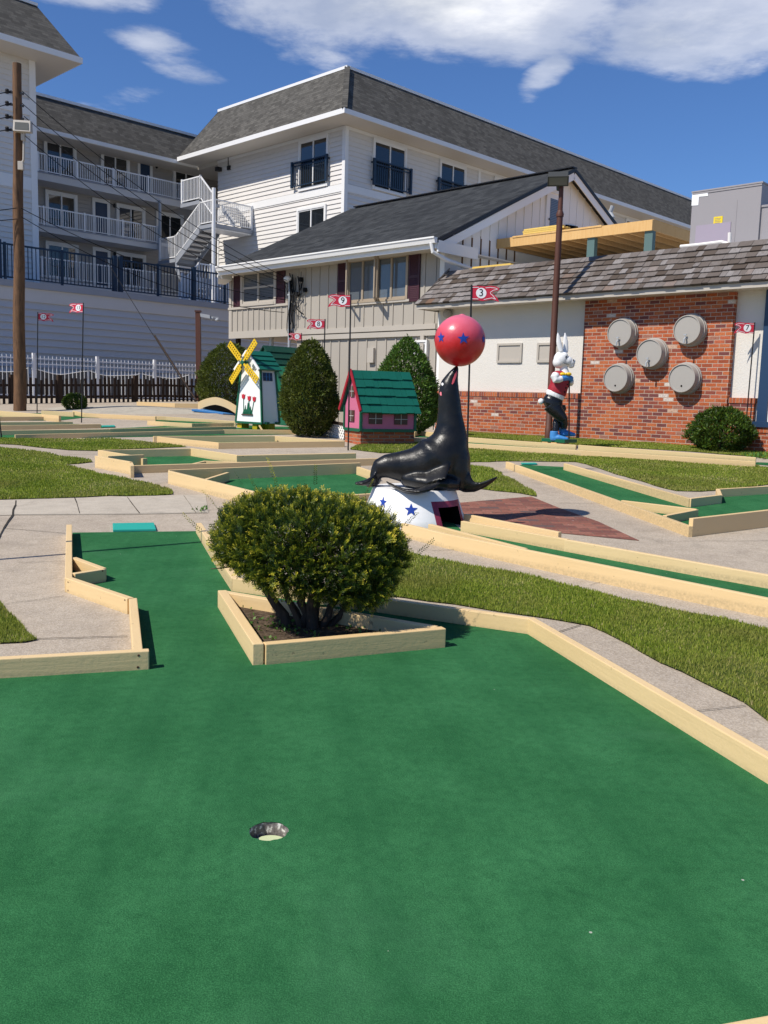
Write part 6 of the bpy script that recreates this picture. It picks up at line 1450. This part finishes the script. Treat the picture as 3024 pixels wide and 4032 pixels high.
yc = atY(BZ(712, 462), yb.y + .0); RX, RYY, RZ_ = .512, .48, .305
def yr(d):                                     # crown radius in a direction
    k = 1 + .10 * noise.noise(Vector(d) * 2.2 + Vector((3, 1, 0))) + .055 * noise.noise(Vector(d) * 6.0)
    k *= (abs(d[0]) ** 2.5 + abs(d[1]) ** 2.5 + abs(d[2]) ** 2.5) ** (-1 / 2.5) * .97
    up = d[2]; k *= 1 - .16 * max(0, -up) ** 1.2 - .03 * max(0, up)
    return k
rg = np.random.default_rng(4); D3 = rg.normal(size=(13500, 3)); D3 /= np.linalg.norm(D3, axis=1, keepdims=True)
D3 = D3[(D3[:, 2] > -.82)]
ns = len(D3); dep = np.clip(1 - np.abs(rg.normal(size=ns)) * .16, .35, 1.02)
kk = np.array([yr(d) * (1 + .075 * noise.noise(Vector(d) * 8.5)) for d in D3]); 
SP = np.array(yc) + D3 * np.array([RX, RYY, RZ_]) * (kk * dep)[:, None]
shear = (SP[:, 0] - yc.x) * -.07; SP[:, 2] += shear
SP[:, 2] += np.maximum(0, -D3[:, 2]) * (-.02 - .10 * D3[:, 0]); SP[:, 2] = np.where(D3[:, 2] < -.55, SP[:, 2] + .05 * rg.random(ns), SP[:, 2])
out = D3 * np.array([1 / RX, 1 / RYY, 1 / RZ_]); out /= np.linalg.norm(out, axis=1, keepdims=True)
AX = out * .75 + np.array([0, 0, .40]) + rg.normal(size=(ns, 3)) * .42; AX /= np.linalg.norm(AX, axis=1, keepdims=True)
SL = .036 + .036 * rg.random(ns)
extra = [(-.50, -.05, .24, .17), (-.36, .0, .34, .16), (-.20, .02, .39, .20), (.02, .0, .40, .11), (.30, .05, .34, .10), (-.62, 0, .12, .14), (.60, -.1, .04, .12), (.52, -.05, .18, .10), (-.28, -.1, .34, .14)]
SP = np.concatenate([SP, [np.array(yc) + np.array(e[:3]) * np.array([1.0, 1, .95]) for e in extra]]); AX = np.concatenate([AX, [np.array([e[0] * .9, -.1, .55]) / np.linalg.norm([e[0] * .9, -.1, .55]) for e in extra]]); SL = np.concatenate([SL, [e[3] for e in extra]]); dep = np.concatenate([dep, np.ones(len(extra))])
V = []; RN = []; TW = MB(); ns = len(SP)
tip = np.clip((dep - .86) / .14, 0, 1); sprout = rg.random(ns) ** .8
for i in range(ns):
    a = AX[i]; t_ = rg.normal(size=3); s_ = np.cross(a, t_); s_ /= np.linalg.norm(s_) + 1e-9; n_ = np.cross(a, s_)
    k = int(10 + SL[i] * 105); base_t = rg.random() * .35
    for j in range(k):
        f = (j + .5) / k; sg = 1 if j % 2 else -1; p = SP[i] + a * SL[i] * (f - .5)
        nd = s_ * sg * .8 + a * .6 + n_ * .15 * rg.normal(); nd /= np.linalg.norm(nd); ln = (.0155 + .007 * rg.random()) * (1 - .4 * f); wd = np.cross(nd, n_ + .3 * rg.normal(size=3)); wd /= np.linalg.norm(wd) + 1e-9; wd = wd * .0026
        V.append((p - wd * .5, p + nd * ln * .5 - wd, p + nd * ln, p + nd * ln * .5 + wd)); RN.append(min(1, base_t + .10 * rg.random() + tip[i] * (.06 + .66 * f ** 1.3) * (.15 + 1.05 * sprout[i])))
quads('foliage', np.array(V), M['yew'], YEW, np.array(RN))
m = MB(); rr = random.Random(2)
def limb(p0, p1, r0, r1, wob=.02, n=6):
    pts = []
    for i in range(n + 1):
        t = i / n; p = p0.lerp(p1, t); pts.append(p + Vector((rr.uniform(-wob, wob), rr.uniform(-wob, wob), 0)) * (1 if 0 < i < n else 0))
    m.tube(pts, [r0 + (r1 - r0) * i / n for i in range(n + 1)], 8); return pts
o0 = yb - Vector((0, 0, .03)); fk = yb + Vector((0, 0, .09))
ends = [(-.30, -.05, .34), (-.19, .08, .36), (.02, -.05, .33), (.06, .1, .40), (.20, .02, .32), (-.06, -.02, .36), (.30, .10, .30), (-.14, -.10, .30)]
rs_ = [.022, .016, .026, .019, .018, .021, .014, .012]
for (x, y, z), r_ in zip(ends, rs_):
    st_ = o0 + Vector((x * .22, y * .25, 0)); e = yb + Vector((x, y, z)); pts = limb(st_, e, r_ * 1.5, r_ * .7, .016)
    for k in range(5):
        d = Vector((rr.uniform(-.16, .16), rr.uniform(-.18, .18), rr.uniform(.05, .26))); b = limb(e, e + d, r_ * .55, r_ * .2, .02, 4); 
        for j in range(3): limb(b[2], b[2] + Vector((rr.uniform(-.16, .16), rr.uniform(-.16, .16), rr.uniform(-.05, .16))), r_ * .22, .002, .015, 3)
m.build('stems', M['bark'], YEW, smooth='all')

# nail heads on the near boards
nb = [bvh_b for bvh_b in [o for o in COL.objects if o.parent == HA and o.name.startswith('border_board')]]
def bvh2(o):
    W_ = WM[HA] @ o.matrix_local; return BVHTree.FromPolygons([W_ @ v.co for v in o.data.vertices], [tuple(p.vertices) for p in o.data.polygons])
trees = [bvh2(o) for o in nb]; m = MB()
for p in (L4(1132, 1412), L4(1126, 1508), L4(556, 814), L4(556, 882), L4(838, 722), L4(1020, 960), BZ(640, 800)):
    hs = [h for h in (hit(t, p) for t in trees) if h]
    if hs: h = min(hs, key=lambda q: (q[0] - CAMP).length); m.lathe(h[0] - h[1] * .002, [(.0055, 0), (.0055, .003), (.003, .0032)], 10, tuple(h[1]))
m.build('nail_heads', M['rust'], HA)

# ------------------------------------------------------------------ numbered flags
def flag(num, label, base, top, right, lean=0.0, yaw=0.0, scale=1.0, M_=None):
    """base: ground point; top: point on the pole at the top edge of the flag"""
    T = thing('hole_flag', label, 'flag', tuple(base), 0, 'numbered red metal flags on thin black poles')
    m = MB(); m.tube([base - Vector((0, 0, .02)), top + (top - base).normalized() * .015], .0125, 8); m.build('pole', M['black'], T, smooth=True)
    s = 1 if right else -1; H_ = .185 * scale; W_ = .37 * scale
    ex = Vector((s * math.cos(yaw), math.sin(yaw), 0)); ez = (top - base).normalized()
    up_, lo_ = [], []; n = 14; pts_t, pts_b = [], []
    wav = lambda t: .018 * scale * math.sin(t * PI * 1.9)
    out_ = [(0, 0), (.30, .02), (.5, -.0), (.68, .05), (.85, .02), (1.0, -.10), (.97, -.26), (.80, -.34), (.72, -.46), (.80, -.56), (.94, -.80), (1.0, -1.08), (.90, -1.0), (.74, -.90), (.6, -.96), (.42, -1.04), (.2, -.98), (0, -1.0)]
    def pt(x, z, d=0.0): return top + ex * (x * W_) + ez * (z * H_) + Vector((0, d, 0))
    m = MB(); m.hexa([pt(x, z, .002) for x, z in out_], [pt(x, z, -.002) for x, z in out_]); o = m.build('panel', M['flagred'], T)
    m = MB(); cx_, cz_ = .35, -.48; m.poly([pt(cx_ + .075 / .37 * math.cos(2 * PI * i / 28) * .92, cz_ + .075 / .185 * math.sin(2 * PI * i / 28) * .92, -.004) for i in range(28)]); m.build('white_disc', M['paper'], o)
    for a in ([(.03, -.10), (.26, -.085)], [(.5, -.11), (.66, -.07), (.84, -.10), (.93, -.17)], [(.93, -.19), (.78, -.26), (.68, -.40), (.68, -.50), (.76, -.62), (.88, -.90)], [(.03, -.90), (.26, -.90)], [(.45, -.93), (.6, -.86), (.74, -.80), (.86, -.88)]):
        m = MB()
        for (x0, z0), (x1, z1) in zip(a, a[1:]):
            d = Vector(((x1 - x0) * W_, (z1 - z0) * H_, 0)).normalized(); nx, nz = -d.y * .0035 / W_, d.x * .0035 / H_
            m.poly([pt(x0 - nx, z0 - nz, -.0045), pt(x1 - nx, z1 - nz, -.0045), pt(x1 + nx, z1 + nz, -.0045), pt(x0 + nx, z0 + nz, -.0045)])
        m.build('white_line', M['paper'], o)
    vs_, fs_ = text_polys(num, .135 * scale if len(num) == 1 else .105 * scale, .0)
    m = MB(); c = pt(cx_, cz_, -.0065); rx_ = Vector((math.cos(yaw), math.sin(yaw) * s, 0)); m.add([c + rx_ * v[0] + ez * v[1] for v in vs_], fs_); m.build('number', M['ink'], o, fixn=False)
    return T
def fl_at(num, label, pb, pt_, y=None, right=False, yaw=0.0, base=None, scale=1.0):
    b = G(pb) if y is None else None
    if b is None:
        q = atY(pb, y); b = Vector((q.x, y, g(q.x, y)))
    t = atY(pt_, b.y); return flag(num, label, b, t, right, yaw=yaw, scale=scale)
fl_at('9', 'flag number 9 on a pole just left of the pink toy house', DS(752, 973), Z1B(964, 270))
q = atY((1838, 1800), 12.2)
fl_at('3', 'flag number 3 on a pole behind the neck of the sea lion', (1840, 1790), ZG(372, 1128), 12.2, True)
fl_at('7', 'flag number 7 by the brick wall, behind the round bush on the right', ZP(672, 1855), ZP(802, 362))
fl_at('8', 'flag number 8 above the egg shaped evergreen shrub', Z1B(778, 1200), Z1B(796, 430), 18.6)
fl_at('11', 'flag number 11 in front of the grey conduit mast on the house', Z1B(645, 1150), Z1B(643, 520), 26.0)
fl_at('13', 'flag number 13 in front of the grey siding, taller left flag', DS(176, 913), ZW(544, 490), None, False, .35, scale=.98)
fl_at('12', 'flag number 12 beside the wooden utility pole, lower left flag', DS(80, 893), ZW(247, 550), None, True, .5, scale=.98)
b = G(L1(15, 477)); T = thing('flag_pole', 'bare black flag pole at the extreme left edge of the lawn', 'pole', tuple(b)); m = MB(); m.tube([b - Vector((0, 0, .02)), b + Vector((-.22, .05, 2.1))], .0125, 8); m.build('pole', M['black'], T)
b = Vector((-3.42, 5.95, 0)); T = thing('flag_pole', 'thin black flag pole standing on the concrete left of the near green', 'pole', tuple(b)); m = MB(); m.tube([b, b + Vector((0, 0, 3.2))], .022, 8); m.build('pole', M['black'], T)

# ------------------------------------------------------------------ lamp posts, utility pole, wires
lb_ = Vector((atY((2158, 1735), 18.98).x, 18.98, .46)); lt_ = atY(ZG(1212, 175), 18.98)
LPT = thing('lamp_post', 'tall rusty brown lamp post behind the rabbit statue', 'lamp post', tuple(lb_)); m = MB()
mid = lb_.lerp(lt_, .88); m.tube([lb_, lb_ + Vector((0, 0, .25)), lb_ + Vector((0, 0, .26)), lb_.lerp(lt_, .60), mid], [.078, .078, .070, .066, .062], 14); m.tube([lb_.lerp(lt_, .875), lb_.lerp(lt_, .885), lb_.lerp(lt_, .90)], [.075, .08, .05], 14); m.tube([lb_.lerp(lt_, .89), lt_], [.052, .045], 12); m.build('pole', M['rust'], LPT, smooth=True)
hc = atY(ZG(1180, 122), 18.93); m = MB(); X_, Y_, Z_ = Vector((.97, -.22, .10)).normalized(), None, None
Z_ = Vector((-.10, -.55, .83)).normalized(); Y_ = Z_.cross(X_).normalized(); X_ = Y_.cross(Z_)
HM = Matrix(((X_.x, Y_.x, Z_.x, hc.x), (X_.y, Y_.y, Z_.y, hc.y), (X_.z, Y_.z, Z_.z, hc.z), (0, 0, 0, 1)))
m = MB(HM); m.hexa([(-.14, -.10, -.10), (.14, -.10, -.10), (.14, .12, -.10), (-.14, .12, -.10)], [(-.20, -.14, .08), (.20, -.14, .08), (.20, .15, .08), (-.20, .15, .08)]); m.box(-.21, .21, -.155, -.14, -.11, .095); m.bar((0, 0, -.1), (.02, .02, -.26), .07, .05); hd = m.build('lamp_head', M['lamphead'], LPT, bevel=.006)
m = MB(HM); m.box(-.18, .18, -.159, -.156, -.08, .07); m.build('lamp_glass', M['lampglass'], hd)
b = G(ZW(1300, 1128)); t = atY(ZW(1294, 545), b.y); L2P = thing('lamp_post', 'short brown lamp post in front of the grey siding by the round shrub', 'lamp post', tuple(b)); m = MB(); m.bar(b, t, .16, .16, (1, 0, 0)); m.bar(t, t + Vector((0, 0, .05)), .2, .2, (1, 0, 0)); m.build('pole', M['rust'], L2P)
m = MB(); h = t + Vector((.22, -.08, -.12)); m.bar(t + Vector((.05, 0, -.05)), h, .05, .05); m.hexa([h + Vector(p) for p in ((-.10, -.1, -.05), (.22, -.1, -.10), (.22, .1, -.10), (-.10, .1, -.05))], [h + Vector(p) for p in ((-.12, -.1, .06), (.2, -.1, .02), (.2, .1, .02), (-.12, .1, .06))]); m.ell(t + Vector((.48, -.05, -.22)), (.07, .07, .06), 10, 6); m.ell(t + Vector((.66, -.05, -.25)), (.07, .07, .06), 10, 6); m.bar(h, t + Vector((.7, 0, -.17)), .03, .03); m.build('lamp_head', M['galv'], L2P)
ub = G(ZW(130, 1190)); ut = atY(ZL(113, 415), ub.y); UP = thing('utility_pole', 'tall weathered wooden utility pole on the left with a floodlight', 'utility pole', tuple(ub)); m = MB()
pts = [ub.lerp(ut, i / 14) + Vector((.012 * math.sin(i * 1.3), 0, 0)) for i in range(15)]; m.tube(pts, [.155 - .055 * i / 14 for i in range(15)], 18); m.build('pole', M['pole_wood'], UP, smooth=True)
def pyy(x, y): return atY(ZL(x, y), ub.y - .16)
m = MB(); c = pyy(150, 830); m.hexa([c + Vector(p) for p in ((-.2, -.12, -.12), (.2, -.06, -.12), (.2, .1, -.12), (-.2, .1, -.12))], [c + Vector(p) for p in ((-.22, -.02, .16), (.17, .03, .16), (.18, .14, .16), (-.22, .14, .16))]); m.box(c.x - .06, c.x + .03, c.y, c.y + .1, c.z - .3, c.z - .1); m.tube([c + Vector((0, .05, -.25)), c + Vector((-.02, .05, -.75)), c + Vector((-.1, .06, -.85))], .03, 8); m.box(c.x - .16, c.x - .03, c.y + .02, c.y + .12, c.z - .98, c.z - .78); fh = m.build('floodlight', M['beigetrim'], UP, bevel=.008)
m = MB(); m.hexa([c + Vector(p) for p in ((-.16, -.108, -.08), (.16, -.062, -.08), (.16, -.05, -.08), (-.16, -.09, -.08))], [c + Vector(p) for p in ((-.17, -.055, .10), (.13, -.01, .10), (.13, .0, .10), (-.17, -.04, .10))]); m.build('lamp_glass', M['lampglass'], fh)
att = [pyy(75, y) for y in (592, 672, 757, 840)]
m = MB()
for p in att: m.bar(p + Vector((-.12, .1, .0)), p + Vector((.25, .12, -.03)), .03, .05); m.lathe(p + Vector((-.13, .05, -.05)), [(.04, 0), (.05, .03), (.03, .05), (.05, .07), (.04, .10)], 10)
m.build('insulator_brackets', M['black'], UP)
mast = FRM @ Vector((mu, bH - .3, 4.55))
def wire(a, b, sag, r=.011):
    m = MB(); m.tube([a.lerp(b, i / 24) - Vector((0, 0, sag * 4 * (i / 24) * (1 - i / 24))) for i in range(25)], r, 5); return m
specs = [(att[0] + Vector((.25, 0, 0)), mast + Vector((.0, 0, .05)), .35), (att[1] + Vector((.25, 0, 0)), mast + Vector((.05, 0, -.05)), .42), (att[2] + Vector((.3, 0, 0)), mast + Vector((.1, 0, -.15)), .45), (att[3] + Vector((.25, 0, -.1)), mast + Vector((0, 0, -.35)), .5), (pyy(138, 1360), mast + Vector((.1, 0, -.6)), .35), (pyy(138, 1415), mast + Vector((0, 0, -.95)), .45)]
labs = ['topmost cable from the utility pole to the house mast', 'second cable from the top running from the pole to the house mast', 'third cable from the top, in front of the motel balconies', 'cable leaving the pole at the floodlight towards the house', 'cable leaving the pole below the floodlight towards the house', 'lowest cable from the utility pole to the house']
for (a, b, s_), lb2 in zip(specs, labs): tag(wire(a, b, s_, .0095).build('power_cable', M['wire'], None), lb2, 'cable', 'overhead cables')
offs = [(0, 605), (0, 688), (0, 768), (0, 850), (0, 1367), (0, 1434)]
lab2 = ['topmost short cable running from the pole to the left edge', 'second short cable from the pole to the left edge', 'third short cable from the pole to the left edge', 'short cable at floodlight height to the left edge', 'upper of two lower cables from pole to left edge', 'lowest short cable from the pole to the left edge']
for k, ((x, y), lb2) in enumerate(zip(offs, lab2)):
    a = att[k] if k < 4 else pyy(110, (1358, 1430)[k - 4]); b = atY(ZL(x, y), ub.y - .3); b = a + (b - a) * 4; tag(wire(a, b, .03, .011).build('power_cable', M['wire'], None), lb2, 'cable', 'overhead cables')
a = Vector(FRM @ Vector(pp(onA(ZW(700, 300), 29.7)[0], .3, 5.2))); a = atY(ZW(690, 200), 29.0); b = G(ZW(1272, 1105)); b = atY(ZW(1272, 1105), 26.3); b.z = max(b.z, g(b.x, b.y))
GW = thing('guy_wire', 'slanting guy wire with brown guard in front of the grey siding', 'guy wire', tuple(b)); m = MB(); m.tube([b - Vector((0, 0, .1)), a], .010, 6); m.build('wire', M['wire'], GW); m = MB(); k0 = .43; m.tube([b.lerp(a, -.02), b.lerp(a, k0)], .024, 8); m.build('guard', M['picket'], GW)

# ------------------------------------------------------------------ camera, sun, sky
cam = bpy.data.cameras.new('camera'); co = bpy.data.objects.new('camera', cam); COL.objects.link(co); SC.camera = co
cam.sensor_fit = 'VERTICAL'; cam.sensor_height = 36; cam.sensor_width = 27; cam.lens = FPX / 4032 * 36; cam.clip_end = 2000; cam.clip_start = .05
Bm = Matrix(((CX.x, -CY.x, -FW.x, 0), (CX.y, -CY.y, -FW.y, 0), (CX.z, -CY.z, -FW.z, EYE), (0, 0, 0, 1))); co.matrix_world = Bm
SUN_AZ, SUN_EL = 58.0, 50.0                    # direction the shadows point to (clockwise from the view), height of the sun
sv = Vector((-math.sin(R(SUN_AZ)) * math.cos(R(SUN_EL)), -math.cos(R(SUN_AZ)) * math.cos(R(SUN_EL)), math.sin(R(SUN_EL))))
sl = bpy.data.lights.new('sun', 'SUN'); sl.energy = 4.9; sl.angle = R(.53); sl.color = (1.0, .94, .845)
so = bpy.data.objects.new('sun', sl); COL.objects.link(so); so.rotation_euler = sv.to_track_quat('Z', 'Y').to_euler(); so.location = (-5, -5, 20)
wd = bpy.data.worlds.new('World'); SC.world = wd; wd.use_nodes = True; nt = wd.node_tree; bg = nt.nodes['Background']
W = NT.__new__(NT); W.t = nt; W.tc = None
sky = nt.nodes.new('ShaderNodeTexSky'); sky.sky_type = 'NISHITA'; sky.sun_disc = False; sky.sun_elevation = R(SUN_EL); sky.sun_rotation = math.atan2(sv.x, sv.y) % (2 * PI); sky.air_density = 1.0; sky.dust_density = .35; sky.ozone_density = 2.4
tcw = nt.nodes.new('ShaderNodeTexCoord'); dv = tcw.outputs['Generated']
x, y, z = W.xyz(dv)
zc = W.math('MAXIMUM', z, .05)
cp = W.comb(W.math('DIVIDE', x, zc), W.math('DIVIDE', y, zc), 0.0)          # point on a flat cloud layer
n1 = W.n('ShaderNodeTexNoise', Scale=1.25, Detail=9.0, Roughness=.62, Distortion=.25); W.put(n1.inputs['Vector'], cp)
n2 = W.n('ShaderNodeTexNoise', Scale=3.2, Detail=7.0, Roughness=.6); W.put(n2.inputs['Vector'], cp)
def patch(p, rx_, ry_, amp, q=None):           # a soft-edged cloud patch round one direction of the sky
    d = ray(p).normalized(); az_, el_ = math.atan2(d.x, d.y), math.asin(d.z)
    a = W.math('SUBTRACT', W.math('ARCTAN2', x, y), az_); e = W.math('SUBTRACT', W.math('ARCSINE', z), el_)
    if q: e = W.math('SUBTRACT', e, W.math('MULTIPLY', a, q))
    s2 = W.math('ADD', W.math('POWER', W.math('ABSOLUTE', W.math('DIVIDE', a, rx_)), 2.0), W.math('POWER', W.math('ABSOLUTE', W.math('DIVIDE', e, ry_)), 2.0))
    return W.math('MULTIPLY', W.math('MAXIMUM', W.math('SUBTRACT', 1.0, s2), -1.0), amp)
PT_ = [((1900, 0), .20, .060, .75, -.10), ((1330, -60), .14, .07, .6, None), ((2700, 60), .13, .060, .55, None), ((2150, 290), .035, .022, .45, .5), ((640, 195), .055, .020, .30, -.25), ((440, 405), .055, .013, .24, .22), ((330, -30), .08, .018, .35, None)]
msk = None
for a_ in PT_:
    pm_ = patch(*a_); msk = pm_ if msk is None else W.math('MAXIMUM', msk, pm_)
msk = W.math('MAXIMUM', msk, -.55)
den = W.math('ADD', msk, W.math('MULTIPLY', W.math('SUBTRACT', W.math('ADD', W.math('MULTIPLY', n1.outputs[0], .7), W.math('MULTIPLY', n2.outputs[0], .3)), .5), 2.3))
cov = W.ramp(den, [(-.0, 0.0), (.40, .48), (1.0, 1.0)], 'EASE')
n3 = W.n('ShaderNodeTexNoise', Scale=2.3, Detail=6.0, Roughness=.55); W.put(n3.inputs['Vector'], cp)
shade_ = W.ramp(n3.outputs[0], [(.38, (10.5, 10.9, 11.6)), (.60, (16.5, 16.4, 16.3))])
skyc = W.mix(1.0, sky.outputs[0], (.76, 1.10, 1.62), 'MULTIPLY')
W.put(bg.inputs['Color'], W.mix(W.math('MULTIPLY', cov, .93), skyc, shade_)); bg.inputs['Strength'].default_value = .070
SC.view_settings.view_transform = 'Standard'; SC.view_settings.look = 'None'; SC.view_settings.gamma = 1.0; SC.view_settings.exposure = .08
SC.render.resolution_x, SC.render.resolution_y = 768, 1024
SC.cycles.max_bounces = 6; SC.cycles.diffuse_bounces = 3; SC.cycles.glossy_bounces = 3; SC.cycles.transmission_bounces = 2; SC.cycles.use_denoising = True
bpy.context.view_layer.update()
